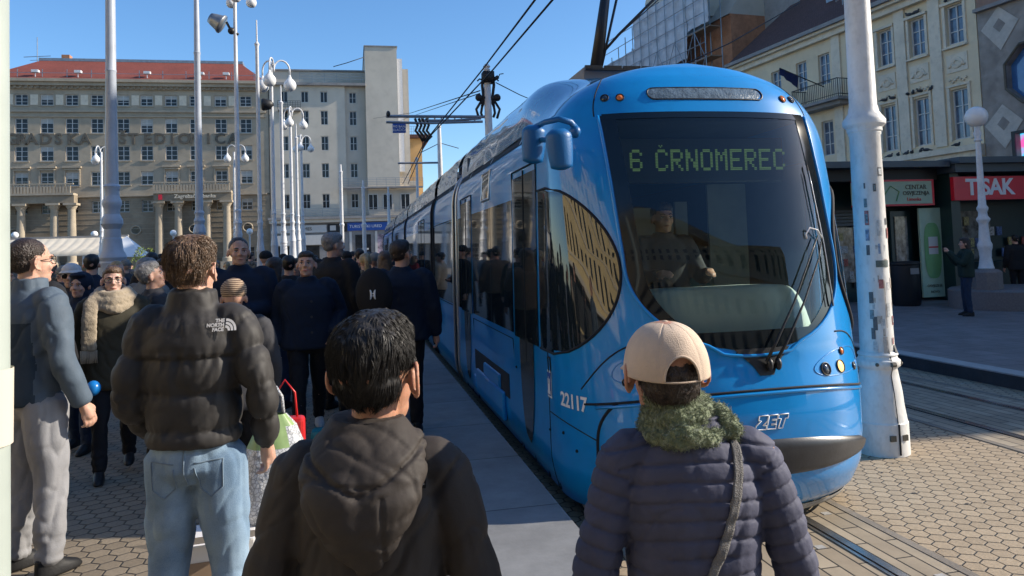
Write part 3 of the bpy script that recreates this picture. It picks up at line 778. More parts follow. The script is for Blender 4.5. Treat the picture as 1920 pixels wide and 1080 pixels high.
M['doorglass'] = mat('door_lower_glass', (.05, .06, .065), .12, var=.2, vscale=5, spec=.6)
door(5.72, 6.62)
swin(6.66, 9.0, zW0, zW1)
for yy in (7.75,): side_quad(yy, yy + .012, zW0, zW1, .007, 'glass_joint', M['gap'])
door(9.05, 9.95, 1)
swin(9.97, 10.30, zW0, zW1)
# small square vent window above the glazing
rows = [(z, YC - 8.25, YC - 7.80) for z in np.linspace(2.22, 2.52, 5)]
side_frame(7.80, 8.25, 2.22, 2.52, .014, .006, 'vent_window_frame', M['silver'])
swin(7.81, 8.24, 2.23, 2.51, 'vent_window', .006)
for a, b_ in ((10.78, 13.40),): swin(a, b_, zW0, zW1)
side_frame(10.76, 13.42, zW0 - .02, zW1 + .02, .006)
for (a, b_) in ((13.85, 15.2), (16.65, 20.7), (21.2, 24.2), (25.7, 27.5), (28.0, 30.8), (32.4, 36.0)):
    swin(a, b_, zW0, zW1)
door(15.25, 16.6, 2); door(24.25, 25.65, 2); door(30.9, 32.3, 2)
# lower body: grab panel recess with moulded step cover between the doors, hatch lines
side_frame(5.42 - .0, 5.46, -.1, .86, .006)
side_frame(6.7, 9.0, -.10, .86, .004)
for (a, b_, z0, z1, off) in ((7.15, 8.75, .02, .30, .035), (7.35, 8.25, .30, .44, .03), (8.80, 9.0, .05, .2, .03)):
    mb = MB(); x = XC - hw(.4); mb.box(x - off, x + .01, a, b_, z0, z1); T(mb.build('step_cover', M['blue'], tram, bevel=.02))
mb = MB(); x = XC - hw(.4)
mb.box(x - .006, x + .01, 6.95, 8.95, .27, .50); T(mb.build('cover_recess', M['gap'], tram, bevel=.003))
for (s, z) in ((.20, .36), (.36, .27), (-1.15, .62), (-.02, .32)):
    p = surf(s, z, .002); T(MB().sphere(p, (.012, .012, .012), 10).build('bolt', M['gap'], tram, True))
seam([(s, .455 - .08 * max(0, s / .56) ** 2) for s in np.linspace(.0, .56, 14)], .005)
seam([(-.02, z) for z in np.linspace(-.12, .90, 10)], .006)
# roof equipment and pantograph
mb = MB(); mb.box(XC - .48, XC + .80, 6.4, 7.3, 3.02, 3.30)
T(mb.build('roof_equipment', M['greytrim'], tram, bevel=.01))
mb = MB()
for k in range(7): x0 = XC - .47 + k * .182; mb.box(x0, x0 + .165, 6.37, 6.40, 3.275, 3.31)
mb.box(XC - .48, XC + .80, 6.34, 6.37, 3.26, 3.275)
T(mb.build('roof_rail', M['black'], tram))
# interior
mb = MB(); mb.box(XC - 1.0, XC + 1.0, 4.9, 9.8, .50, .56, 0); mb.box(XC - 1.05, XC + 1.05, 9.7, 9.78, .5, 2.9, 0)
mb.box(XC - 1.09, XC - 1.06, 5.5, 9.7, .56, 2.3, 0); mb.box(XC + 1.06, XC + 1.09, 5.5, 9.7, .56, 2.3, 0)
mb.box(XC - 1.0, XC + 1.0, 5.35, 9.7, 2.62, 2.66, 0)
T(mb.build('saloon_lining', M['interior'], tram))
mb = MB(); mb.box(XC - .1, XC + .28, 6.3, 6.33, 1.30, 2.0, 0); mb.box(XC + .30, XC + .42, 6.3, 6.33, 1.1, 2.05, 0); mb.box(XC + .60, XC + .98, 6.25, 6.28, 1.2, 2.2, 0)
T(mb.build('cab_partition', M['interior_light'], tram))
# dashboard: a wide rounded console
mb = MB(); v = []; f = []; nx, ny_ = 40, 14
for i in range(nx + 1):
    q = -1 + 2 * i / nx
    for k in range(ny_ + 1):
        t = k / ny_; x = XC + .02 + .80 * q
        yf = 4.66 + .42 * abs(q) ** 2.2
        if t < .45: z = .96 + .40 * math.sin(t / .45 * math.pi / 2) * math.sqrt(max(0, 1 - abs(q) ** 5.0)) ; y = yf + .14 * (1 - math.cos(t / .45 * math.pi / 2))
        else: z = .96 + .40 * math.sqrt(max(0, 1 - abs(q) ** 5.0)) - .03 * (t - .45); y = yf + .14 + (t - .45) * .7
        v.append((x, y, z))
for i in range(nx):
    for k in range(ny_): f.append((i * (ny_ + 1) + k, (i + 1) * (ny_ + 1) + k, (i + 1) * (ny_ + 1) + k + 1, i * (ny_ + 1) + k + 1))
mb.add(v, f); T(mb.build('dashboard', M['dash'], tram, True))
mb = MB(); mb.box(XC - .34, XC + .12, 5.75, 5.85, 1.0, 1.75); mb.box(XC - .34, XC + .12, 5.4, 5.85, .95, 1.05); T(mb.build('driver_seat', M['interior'], tram, bevel=.04))
# destination display
mb = MB(); mb.box(XC - .70, XC + .70, 5.16, 5.22, 2.12, 2.46); disp = T(mb.build('destination_display', mat('display_housing', (.008, .015, .015), .4, var=0), tram, bevel=.01))
FONT = {'6': ['01110', '10001', '10000', '11110', '10001', '10001', '01110'], 'C': ['01110', '10001', '10000', '10000', '10000', '10001', '01110'],
        'R': ['11110', '10001', '10001', '11110', '10100', '10010', '10001'], 'N': ['10001', '11001', '11001', '10101', '10011', '10011', '10001'],
        'O': ['01110', '10001', '10001', '10001', '10001', '10001', '01110'], 'M': ['10001', '11011', '10101', '10101', '10001', '10001', '10001'],
        'E': ['11111', '10000', '10000', '11110', '10000', '10000', '11111'], ' ': ['000'] * 7}
mb = MB(); x = XC - .555; d_ = .0098; 
for ch in '6 CRNOMEREC':
    g_ = FONT[ch]
    for r_ in range(7):
        for c_ in range(len(g_[0])):
            if g_[r_][c_] == '1':
                for sx in (0, 1):
                    for sz in (0, 1):
                        xx = x + (c_ * 2 + sx) * d_; zz = 2.37 - (r_ * 2 + sz) * d_ * 1.18
                        mb.box(xx, xx + d_ * .66, 5.153, 5.16, zz - d_ * .8, zz)
    if ch == 'C' and x < XC - .15:
        for k in range(3): xx = x + (3 + k) * d_; mb.box(xx, xx + d_ * .7, 5.153, 5.16, 2.385 + abs(k - 1) * d_, 2.385 + abs(k - 1) * d_ + d_ * .8)
    x += (len(g_[0]) * 2 + 2.3) * d_
MB.build(mb, 'led_text', M['led'], disp)
bpy.data.objects['led_text'].location = Vector((0, 0, 0))
# wipers: two arms from the well to the upright arm at the right
def tubeobj(pts, r, name, m_, par=tram, n=8):
    o = MB().tube(pts, r, n).build(name, m_, par, True)
    return T(o) if par == tram else o
wp = [surf(th(x, z), z, o_) for x, z, o_ in ((.03, .88, .03), (.10, 1.0, .06), (.28, 1.24, .05), (.52, 1.58, .035), (.61, 1.68, .03))]
tubeobj(wp, [.011, .010, .007, .005, .005], 'wiper_arm', M['black'])
wp2 = [surf(th(x, z), z, o_) for x, z, o_ in ((.10, .88, .03), (.18, 1.0, .06), (.36, 1.24, .05), (.58, 1.54, .035), (.63, 1.64, .03))]
tubeobj(wp2, [.011, .010, .007, .005, .005], 'wiper_arm', M['black'])
tubeobj([surf(th(.655 + .02 * t, 1.20 + 1.0 * t), 1.20 + 1.0 * t, .022) for t in np.linspace(0, 1, 10)], .006, 'wiper_blade', M['black'])
tubeobj([surf(th(.64 + .02 * t, 1.20 + .95 * t), 1.20 + .95 * t, .035) for t in np.linspace(0, 1, 10)], .004, 'wiper_blade', M['silver'])
tubeobj([surf(th(x, z), z, o_) for x, z, o_ in ((.655, 1.66, .03), (.61, 1.72, .04), (.55, 1.74, .03), (.52, 1.70, .012), (.525, 1.67, .008))], .005, 'washer_hose', M['white'])
mb = MB()
for x, hh_ in ((.05, .05), (.11, .05)):
    a = surf(th(x, .86), .86, .03); mb.sphere(a, (.022, .025, .04), 12)
T(mb.build('wiper_pivot', M['black'], tram, True))
# mirror pod: a pair of rounded camera/mirror cups on a curved arm
def pod(c, r, name, yawd=0, tilt=0):
    mb = MB(); pr = []
    for t in np.linspace(0, 1, 18):
        if t < .16: rr = r * (.55 + .45 * math.sin(t / .16 * math.pi / 2)); 
        else: rr = r * (1.0 - .22 * ((t - .16) / .84) ** 2.2)
        if t > .93: rr *= math.sqrt(max(0, 1 - ((t - .93) / .075) ** 2))
        pr.append((max(rr, .004), -t * .265))
    mb.lathe(pr, 26); mt = Matrix.Translation(c) @ Matrix.Rotation(R(yawd), 4, 'Z') @ Matrix.Rotation(R(tilt), 4, 'Y') @ Matrix.Diagonal((1, .85, 1, 1)); mb.xf(mt)
    return T(mb.build(name, M['bluedark'], tram, True))
pod(at(1002, 236, 5.0), .086, 'mirror_housing', 0, 5)
pod(at(1046, 243, 4.66), .088, 'mirror_housing', 0, -4)
tubeobj([at(1004, 238, 5.0), at(1022, 229, 4.92), at(1048, 223, 4.84), at(1070, 229, 4.84), at(1084, 245, 4.90)], [(.016, .022)] * 5, 'mirror_arm', M['bluedark'])
mb = MB(); mb.sphere(at(1078, 247, 4.88), (.04, .05, .045), 14); T(mb.build('mirror_knuckle', M['bluedark'], tram, True))
mb = MB(); mb.tube([at(1012, 262, 4.97), at(1046, 262, 4.68)], .02, 8); T(mb.build('mirror_link', M['bluedark'], tram, True))
# pantograph lower arm standing high above the roof
pA, pB = at(1118, 128, 9.0), at(1142, -60, 9.3)
tubeobj([pA, pB], [.085, .055], 'pantograph_arm', M['black'], n=12)
tubeobj([at(1128, 125, 9.2), at(1158, -10, 9.4)], .018, 'pantograph_rod', M['black'])
tubeobj([at(1120, 110, 9.0), at(1160, 65, 9.0), at(1200, 25, 9.0), at(1240, -15, 9.0)], .018, 'pantograph_cable', M['cable'])
mb = MB(); mb.box(pA.x - .3, pA.x + .3, 8.7, 9.5, 3.2, 3.34); T(mb.build('pantograph_base', M['black'], tram, bevel=.02))
# ================================================================ buildings
def wall_grid(u0, u1, z0, z1, ops, depth):
    """front wall (local x = u, front at y=0, inside +y) with real openings"""
    us = sorted(set([u0, u1] + [o[0] for o in ops] + [o[1] for o in ops])); zs = sorted(set([z0, z1] + [o[2] for o in ops] + [o[3] for o in ops]))
    us = [u for u in us if u0 <= u <= u1]; zs = [z for z in zs if z0 <= z <= z1]
    mb = MB()
    for i in range(len(us) - 1):
        for k in range(len(zs) - 1):
            cu_, cz = (us[i] + us[i + 1]) / 2, (zs[k] + zs[k + 1]) / 2
            if any(o[0] < cu_ < o[1] and o[2] < cz < o[3] for o in ops): continue
            mb.quad((us[i], 0, zs[k]), (us[i + 1], 0, zs[k]), (us[i + 1], 0, zs[k + 1]), (us[i], 0, zs[k + 1]))
    for a, b_, c, d in ops:
        mb.quad((a, 0, c), (a, 0, d), (a, depth, d), (a, depth, c)); mb.quad((b_, 0, d), (b_, 0, c), (b_, depth, c), (b_, depth, d))
        mb.quad((a, 0, c), (a, depth, c), (b_, depth, c), (b_, 0, c)); mb.quad((a, 0, d), (b_, 0, d), (b_, depth, d), (a, depth, d))
    return mb
def block(mb, u0, u1, z0, z1, dep):
    mb.quad((u0, 0, z0), (u0, 0, z1), (u0, dep, z1), (u0, dep, z0)); mb.quad((u1, 0, z1), (u1, 0, z0), (u1, dep, z0), (u1, dep, z1))
    mb.quad((u1, dep, z0), (u0, dep, z0), (u0, dep, z1), (u1, dep, z1)); mb.quad((u0, 0, z1), (u1, 0, z1), (u1, dep, z1), (u0, dep, z1))
WINC = {}
def window(par, u, z, w_, h, dep, nx=2, nz=3, blind=0.0, fr=.055, mats=None, name='window', arch=False):
    key = (round(w_, 2), round(h, 2), nx, nz, round(blind, 1), arch, mats[0].name if mats else '')
    if key not in WINC:
        mb = MB(); a, b_ = -w_ / 2, w_ / 2
        mb.box(a, b_, .05, .07, 0, h, 1)
        mb.box(a, a + fr, 0, .05, 0, h, 0); mb.box(b_ - fr, b_, 0, .05, 0, h, 0); mb.box(a + fr, b_ - fr, 0, .05, 0, fr, 0); mb.box(a + fr, b_ - fr, 0, .05, h - fr, h, 0)
        for i in range(1, nx): x = a + w_ * i / nx; mb.box(x - fr * .45, x + fr * .45, .005, .048, fr, h - fr, 0)
        for k in range(1, nz): zz = h * k / nz; mb.box(a + fr, b_ - fr, .012, .046, zz - fr * .3, zz + fr * .3, 0)
        if blind > 0: mb.box(a + fr, b_ - fr, .022, .040, h - fr - (h - 2 * fr) * blind, h - fr, 2)
        o = mb.build(name, mats or [M['winwhite'], M['glassdark'], M['blind']], par); WINC[key] = o.data
    else:
        o = bpy.data.objects.new(name, WINC[key]); COL.objects.link(o); o.parent = par
    o.location = (u, dep - .07, z); return o
def boxpart(par, name, mtl, boxes, bevel=0):
    if 2 <= len(boxes) <= 4:
        return [boxpart(par, name, mtl, [b_], bevel) for b_ in boxes][0]
    mb = MB()
    for b_ in boxes: mb.box(*b_)
    return mb.build(name, mtl, par, bevel=bevel)
# ---- savings bank (facade faces the viewer)
bank = empty('bank_building', (0, 95, 0), 0, 'beige stone bank with dark letters, columned balconies and red tiled roof across the square', 'building')
wx = [-44.6, -42.1, -39.55, -36.95, -34.29, -31.66, -28.99, -26.17, -23.6, -20.89, -18.14, -15.29, -12.41]
ops = []
for i, x in enumerate(wx):
    ops += [(x - .68, x + .68, 20.35, 21.65), (x - .68, x + .68, 17.1, 18.85), (x - .68, x + .68, 13.85, 15.6), (x - .68, x + .68, 10.95, 12.55)]
    ops += [(x - .62, x + .62, 7.75, 9.15)]
lay = {'hi': 0}
up = wall_grid(-46, -9.75, 9.7, 23.0, [o for o in ops if o[2] > 9.7], .22); up.build('wall', M['bankwall'], bank)
lo = wall_grid(-46, -9.75, -.2, 9.55, [o for o in ops if o[2] < 9.7] + [(x - .8, x + .8, .4, 3.3) for x in wx[::2]], .3); lo.build('base_wall', M['bankdark'], bank)
mb = MB(); block(mb, -46, -9.75, -.2, 23, 18); mb.build('side_walls', M['bankwall'], bank)
random.seed(3)
for o in ops:
    h = o[3] - o[2]; window(bank, (o[0] + o[1]) / 2, o[2], o[1] - o[0], h, .22 if o[2] > 9.7 else .3, 2 if h > 1 else 2, 3, random.choice([0, 0, 0, .3, .5, 0]), fr=.09)
for x in wx[::2]: window(bank, x, .4, 1.6, 2.9, .3, 2, 2, 0, fr=.12, mats=[M['greytrim'], M['glassdark'], M['blind']])
sills = []
for o in ops:
    if o[2] > 9.7: sills.append((o[0] - .15, o[1] + .15, -.10, .0, o[2] - .14, o[2] - .02))
boxpart(bank, 'window_sills', M['banktrim'], sills)['kind'] = 'stuff'
boxpart(bank, 'cornice', M['banktrim'], [(-46.6, -9.9, -.9, 18, 23.0, 23.35), (-46.4, -10, -.6, -.001, 22.6, 22.99), (-46.3, -10.1, -.25, -.001, 22.25, 22.59)])
boxpart(bank, 'string_course', M['banktrim'], [(-46.2, -10.1, -.22, -.001, 19.55, 19.8), (-46.2, -10.1, -.15, -.001, 19.0, 19.1), (-46.2, -10.1, -.3, -.001, 9.56, 9.69)])
boxpart(bank, 'dentils', M['bankdark'], [(-46 + k * .6, -45.75 + k * .6, -.45, -.251, 22.3, 22.58) for k in range(60)])['kind'] = 'stuff'
boxpart(bank, 'attic_panels', M['creamtrim'], [(x + .95, x + 1.75, -.05, -.001, 20.4, 21.6) for x in wx[:-1]])['kind'] = 'stuff'
boxpart(bank, 'coursing', M['banktrim'], [(-46, -10.2, -.04, -.001, .8 + k * .62, .84 + k * .62) for k in range(14)])['kind'] = 'stuff'
for (a, b_, cols) in ((-46, -31.0, [-44.6, -42.6, -39.8, -36.6, -33.2, -31.4]), (-22.6, -14.0, [-22.1, -20.0, -16.8, -14.6])):
    bal = boxpart(bank, 'balcony', M['banktrim'], [(a, b_, -1.7, -.31, 9.75, 9.98), (a, b_, -1.7, -1.5, 10.95, 11.1)])
    boxpart(bank, 'balusters', M['bankwall'], [(a + k * .33, a + .18 + k * .33, -1.66, -1.54, 9.99, 10.94) for k in range(int((b_ - a) / .33))])['kind'] = 'stuff'
    boxpart(bank, 'entablature', M['bankdark'], [(a, b_, -1.5, -.31, 8.85, 9.74)])
    for x in cols:
        mb = MB(); mb.lathe([(.62, 1.6), (.62, 2.0), (.48, 2.15), (.46, 5), (.40, 8.1), (.42, 8.15), (.56, 8.4), (.6, 8.5), (.6, 8.6)], 18, (x, -1.0, 0)); mb.box(x - .7, x + .7, -1.7, -.35, 8.6, 8.84); mb.box(x - .7, x + .7, -1.7, -.35, 0, 1.6)
        mb.build('column', M['bankwall'], bank, True, flat_angle=40)
    for x in wx:
        if a < x < b_: boxpart(bank, 'window_pediment', M['banktrim'], [(x - 1.0, x + 1.0, -.35, -.001, 13.0, 13.2), (x - .85, x - .72, -.12, -.001, 11, 12.9), (x + .72, x + .85, -.12, -.001, 11, 12.9), (x - .8, x + .8, -.2, -.001, 12.75, 12.95)])
for x in (-37.7, -24.9, -18.5, -12.4):
    mb = MB(); mb.tube([(x + .55 * math.cos(a), -.03, 5.6 + .5 * math.sin(a)) for a in np.linspace(0, 2 * math.pi, 24)], .09, 6); mb.build('oval_window_surround', M['banktrim'], bank, True)
for x in (-37.7, -24.9, -18.5, -12.4):
    mb = MB(); mb.lathe([(.5, 0), (.5, .02)], 24); mb.xf(Matrix.Translation((x, -.012, 5.6)) @ Matrix.Rotation(R(90), 4, 'X')); mb.build('oval_window', M['glassdark'], bank)
# doorway arch
mb = MB(); mb.box(-19.3, -17.7, -.35, -.31, .2, 4.2); mb.lathe([(.8, 0), (.8, .04)], 28); i0 = len(mb.v) - 56; mb.xf(Matrix.Translation((-18.5, -.31, 4.2)) @ Matrix.Rotation(R(90), 4, 'X'), i0)
mb.build('door', M['glassdark'], bank)
# roof: hipped red tiles with grey ridge
ro = MB(); e = 23.35
A = [(-46.9, -.5, e), (-9.9, -.5, e), (-9.9, 18.5, e), (-46.9, 18.5, e)]; Bp = [(-43.5, 5, 26.9), (-13.6, 5, 26.9), (-13.6, 13.5, 26.9), (-43.5, 13.5, 26.9)]
A = [(-41.2, -.5, e)] + A[1:3] + [(-41.2, 18.5, e)]; Bp = [(-36.6, 5, 26.9), (-13.6, 5, 26.9), (-13.6, 13.5, 26.9), (-36.6, 13.5, 26.9)]
for i in range(4): j = (i + 1) % 4; ro.quad(A[i], A[j], Bp[j], Bp[i])
ro.quad(*Bp); ro.build('roof', M['roofred'], bank)
boxpart(bank, 'ridge', M['steel'], [(-36.9, -13.3, 4.8, 13.7, 26.8, 27.15)])
boxpart(bank, 'snow_guard', M['steel'], [(-40, -10.5, .0, .05, 24.15, 24.2)] + [(-40 + k * 2.6, -39.92 + k * 2.6, 0, .05, 23.6, 24.6) for k in range(12)])
boxpart(bank, 'chimney', M['brickwall'], [(-34.8, -33.9, 6, 7, 27.1, 27.9)])
rp = MB(); rp.quad((-13.3, 9, 23.3), (-8.8, 9, 23.3), (-9.6, 14, 25.6), (-13.3, 14, 25.6)); rp.quad((-13.0, 9.2, 26.7), (-10.2, 9.2, 24.2), (-10.2, 14, 24.2), (-13.0, 14, 26.7)); rp.build('back_roof', M['roofred'], bank)
tv = MB(); tv.tube([(-37.5, 6, 26.5), (-37.5, 6, 30)], .05); tv.tube([(-39, 6, 27.5), (-36, 6, 27.7)], .04); tv.tube([(-38.3, 6, 27.1), (-36.6, 6, 27.2)], .03); tv.build('aerial', M['steel'], bank)
lett = 'RADSKA'; 
for ch, px in zip('RADSKA', (41, 60, 86, 110, 136, 160)):
    p = at(px, 262 - (px - 200) * .0, 95); text_obj(ch, 1.75, M['letters'], bank, (p.x, -.08, 16.35), (1, 0, 0), (0, 0, 1), extrude=.06, bold=.05)
for ch, px in zip('\u0160TEDIONICA', (230, 250, 277, 300, 323, 346, 367, 391, 413, 437)):
    p = at(px, 262, 95); text_obj(ch, 1.75, M['letters'], bank, (p.x, -.08, 16.35), (1, 0, 0), (0, 0, 1), extrude=.06, bold=.05)
p = at(22, 262, 95); text_obj('G', 1.75, M['letters'], bank, (p.x, -.08, 16.35), (1, 0, 0), (0, 0, 1), extrude=.06, bold=.05)
text_obj('Zagreba\u010dka banka', .62, M['creamtrim'], bank, (-18.0, -1.75, 9.35), (1, 0, 0), (0, 0, 1), extrude=.03, bold=.01)
mb = MB(); mb.box(-22, -21.6, -1.78, -1.74, 9.0, 9.6); mb.build('logo_bar', M['red'], bank)
for k, x in enumerate((-35.5, -31, -23.5, -17.5, -14.6)):
    boxpart(bank, 'roof_light', M['polewhite'], [(x - .35, x + .35, -.2, .4, 24.2, 24.5), (x - .04, x + .04, 0, .1, 23.4, 24.2)])

# ---- pale modern corner block
pale = empty('apartment_block', (0, 95, 0), 0, 'pale plain block with a tall blind stair tower, right of the red roofed bank', 'building')
px_ = [-7.9, -5.43, -3.12]; rows = [(20.9, 22.3), (18.1, 19.9), (14.9, 16.7), (11.5, 13.3), (7.7, 9.5)]
ops = [(x - .45, x + .45, a, b_) for x in px_ for a, b_ in rows]; ops2 = [(x - .45, x + .45, a, b_) for x in (.39,) for a, b_ in rows]
wall_grid(-9.7, -.6, 6.3, 23.0, ops, .2).build('wall', M['palewall'], pale)
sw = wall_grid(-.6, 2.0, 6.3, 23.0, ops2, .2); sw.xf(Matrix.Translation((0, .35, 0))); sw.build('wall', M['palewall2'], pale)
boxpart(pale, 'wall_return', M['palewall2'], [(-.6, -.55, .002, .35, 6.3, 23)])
for o in ops: window(pale, (o[0] + o[1]) / 2, o[2], .9, o[3] - o[2], .2, 2, 1 if o[3] - o[2] < 1.5 else 2, 0, fr=.08)
for o in ops2: w_ = window(pale, (o[0] + o[1]) / 2, o[2], .9, o[3] - o[2], .55, 2, 2, 0, fr=.08)
boxpart(pale, 'eaves_slab', M['greytrim'], [(-9.9, 2.0, -.5, 14, 23.0, 23.3)])
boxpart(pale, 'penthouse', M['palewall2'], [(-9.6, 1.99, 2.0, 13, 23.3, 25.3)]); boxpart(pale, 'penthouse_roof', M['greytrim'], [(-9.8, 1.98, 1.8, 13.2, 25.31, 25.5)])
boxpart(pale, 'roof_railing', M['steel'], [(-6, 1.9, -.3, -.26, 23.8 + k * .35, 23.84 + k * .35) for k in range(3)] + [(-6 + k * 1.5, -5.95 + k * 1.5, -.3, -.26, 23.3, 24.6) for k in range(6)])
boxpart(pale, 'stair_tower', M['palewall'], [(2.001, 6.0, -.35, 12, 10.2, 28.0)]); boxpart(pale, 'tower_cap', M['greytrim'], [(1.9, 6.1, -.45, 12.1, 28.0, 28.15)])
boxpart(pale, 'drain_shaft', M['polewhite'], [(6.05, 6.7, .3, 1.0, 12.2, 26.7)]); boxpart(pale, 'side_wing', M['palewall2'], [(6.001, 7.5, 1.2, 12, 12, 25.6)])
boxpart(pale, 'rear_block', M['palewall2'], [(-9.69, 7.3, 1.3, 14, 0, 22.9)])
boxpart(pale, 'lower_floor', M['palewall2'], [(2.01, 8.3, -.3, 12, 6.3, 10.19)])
for x in (2.6, 4.4, 6.6): boxpart(pale, 'window', M['glassdark'], [(x - .55, x + .55, -.34, -.305, 7.4, 9.3)])
for x in (2.6, 4.4, 6.6): boxpart(pale, 'window_frame', M['winwhite'], [(x - .6, x - .5, -.38, -.345, 7.35, 9.35), (x + .5, x + .6, -.38, -.345, 7.35, 9.35), (x - .04, x + .04, -.38, -.345, 7.4, 9.3), (x - .5, x + .5, -.38, -.345, 9.25, 9.35)])
def railing(par, u0, u1, z0, h, y, n, m_=None, name='railing'):
    b_ = [(u0, u1, y, y + .04, z0 + h * k / n, z0 + h * k / n + .04) for k in range(1, n + 1)]
    b_ += [(u0 + (u1 - u0) * k / 9 - .02, u0 + (u1 - u0) * k / 9 + .02, y - .001, y + .041, z0, z0 + h) for k in range(10)]
    boxpart(par, name, m_ or M['steel'], b_)
boxpart(pale, 'balcony_slab', M['greytrim'], [(-1.5, 8.8, -1.4, -.36, 10.0, 10.18)]); railing(pale, -1.5, 8.8, 10.18, 1.05, -1.35, 5)
boxpart(pale, 'terrace_slab', M['greytrim'], [(-9.9, 8.9, -1.5, -.31, 6.3, 6.6)]); railing(pale, -9.6, 8.6, 6.6, .95, -1.4, 5)
boxpart(pale, 'terrace_band', M['palewall'], [(-9.8, 8.8, -1.3, -.31, 5.9, 6.29)])
boxpart(pale, 'corner_balcony', M['greytrim'], [(-8.6, -5.9, -.9, -.001, 19.75, 19.9)]); railing(pale, -8.6, -5.9, 19.9, 1.0, -.88, 4, M['iron'])
boxpart(pale, 'shop_front', M['greytrim'], [(-9.7, 8.4, -.8, -.3, 0, 5.9)])
boxpart(pale, 'white_shop_sign', M['winwhite'], [(-9.2, -3.1, -1.0, -.81, 4.7, 5.6), (-9.0, -3.2, -1.2, -.81, 3.2, 4.4)])
text_obj('KEKSIMES', .55, M['letters'], pale, (-6.0, -1.03, 5.15), (1, 0, 0), (0, 0, 1), extrude=.02)
boxpart(pale, 'dark_shop_sign', M['iron'], [(-2.95, -.7, -1.0, -.81, 4.7, 5.7)]); boxpart(pale, 'shop_logo', M['winwhite'], [(-2.7, -2.0, -1.03, -1.001, 4.9, 5.5)])
boxpart(pale, 'blue_shop_sign', M['bluesign'], [(-.6, 8.6, -1.0, -.81, 4.8, 5.8)])
text_obj('TURISTI\u010cKI URED', .5, M['white'], pale, (1.6, -1.03, 5.3), (1, 0, 0), (0, 0, 1), extrude=.02)
text_obj('ZAGREB INFO', .5, M['white'], pale, (6.4, -1.03, 5.3), (1, 0, 0), (0, 0, 1), extrude=.02)
for x0, x1 in ((-8.8, -6.6), (-6.0, -4.0), (-2.6, -1.0), (.3, 2.2), (5.8, 8.2)): boxpart(pale, 'shop_window', M['glassdark'], [(x0, x1, -.86, -.82, .5, 3.1 if x1 < -3 else 4.3)])
boxpart(pale, 'poster', mat('winter_poster', (.35, .28, .33), .6, var=.8, vscale=1.8), [(3.0, 4.9, -.86, -.82, 1.4, 4.3)]); boxpart(pale, 'poster_frame', M['winwhite'], [(2.7, 2.99, -.95, -.81, .5, 4.7), (4.91, 5.3, -.95, -.81, .5, 4.7), (-.4, -.1, -.95, -.81, .5, 4.7)])
for z, h in ((1.3, 1.1), (2.2, .6)):
    boxpart(pale, 'display_card', M['winwhite'], [(.9, 1.3, -.9, -.87, z, z + h * .6), (1.6, 1.9, -.9, -.87, z + .2, z + h * .7)])
boxpart(pale, 'cable', M['cable'], [(-9.72, -9.66, -.06, -.002, .2, 23)])
# ochre building behind
och = empty('ochre_house', (0, 112, 0), 0, 'ochre yellow house with a projecting roof seen beyond the pale block', 'building')
boxpart(och, 'wall', M['orangewall'], [(7.0, 10.5, 0, 14, 0, 19.0)]); boxpart(och, 'gable', M['palewall2'], [(8.2, 9.6, -1.0, -.01, 9.0, 12.5)])
boxpart(och, 'roof', M['roofbrown'], [(6.8, 11.8, -.8, 14.5, 19.0, 19.5)]); railing(och, 8.6, 11.6, 19.5, 1.2, -.7, 3)
boxpart(och, 'window', M['glassdark'], [(8.3, 9.3, -1.04, -1.001, 10, 11.8)])
far = empty('far_house', (0, 230, 0), 0, 'small distant houses at the far end of the tram street', 'building')
boxpart(far, 'wall', M['palewall'], [(20, 34, 0, 12, 0, 9), (34, 60, 3, 15, 0, 15)]); ro = MB(); ro.quad((20, -1, 9), (34, -1, 9), (32, 5, 13), (22, 5, 13)); ro.quad((34, 2, 15), (60, 2, 15), (60, 9, 20), (36, 9, 20)); ro.build('roof', M['roofred'], far)

# ---- right hand street front: local frame, x runs AWAY along the facade
d6 = R(6.3); P0 = Vector((25.8, 32.3, 0))
def fac_frame(name, s0, label):
    e = empty(name, (P0.x - math.sin(d6) * s0, P0.y + math.cos(d6) * s0, -.08), 0, label, 'building')
    # local +x along -facade direction so that outward normal (-y) faces the street
    e.rotation_euler = (0, 0, R(90) + d6 + math.pi)
    return e
# local x = -s (towards the viewer); y<0 is towards the street
cream = fac_frame('cream_townhouse', 0, 'cream townhouse with tall white windows, iron balcony and brown tiled roof')
cx = [.66, 2.57, 4.57]      # bay centres (towards viewer positive)
bays = [4.57, 2.57, .66, -1.5, -3.6, -5.4, -7.6, -9.8]
ops = []
for x in bays:
    if x > -2: ops += [(x - .44, x + .44, 10.2, 11.95), (x - .44, x + .44, 5.95, 8.2)]
    else: ops += [(x - .44, x + .44, 10.2, 11.9), (x - .44, x + .44, 6.3, 8.2)]
wall_grid(-11.6, 5.6, -.1, 13.2, ops + [(x - .6, x + .6, .6, 3.6) for x in bays[::2]], .2).build('wall', M['cream'], cream)
mb = MB(); block(mb, -11.6, 5.6, -.1, 13.2, 9); mb.build('side_walls', M['cream'], cream)
for o in ops: window(cream, (o[0] + o[1]) / 2, o[2], .88, o[3] - o[2], .2, 2, 3, 0, fr=.07, mats=[M['winwhite'], mat('reflecting_window', (.10, .14, .20), .08, var=.5, vscale=.9, spec=.8) if 'reflecting_window' not in bpy.data.materials else bpy.data.materials['reflecting_window'], M['blind']])
for x in bays[::2]: window(cream, x, .6, 1.2, 3.0, .2, 2, 2, 0, fr=.1)
for x in (1.62, 3.57, -.45, -2.6): boxpart(cream, 'pilaster', M['creamtrim'], [(x - .30, x + .30, -.10, -.001, 5.75, 12.6)])
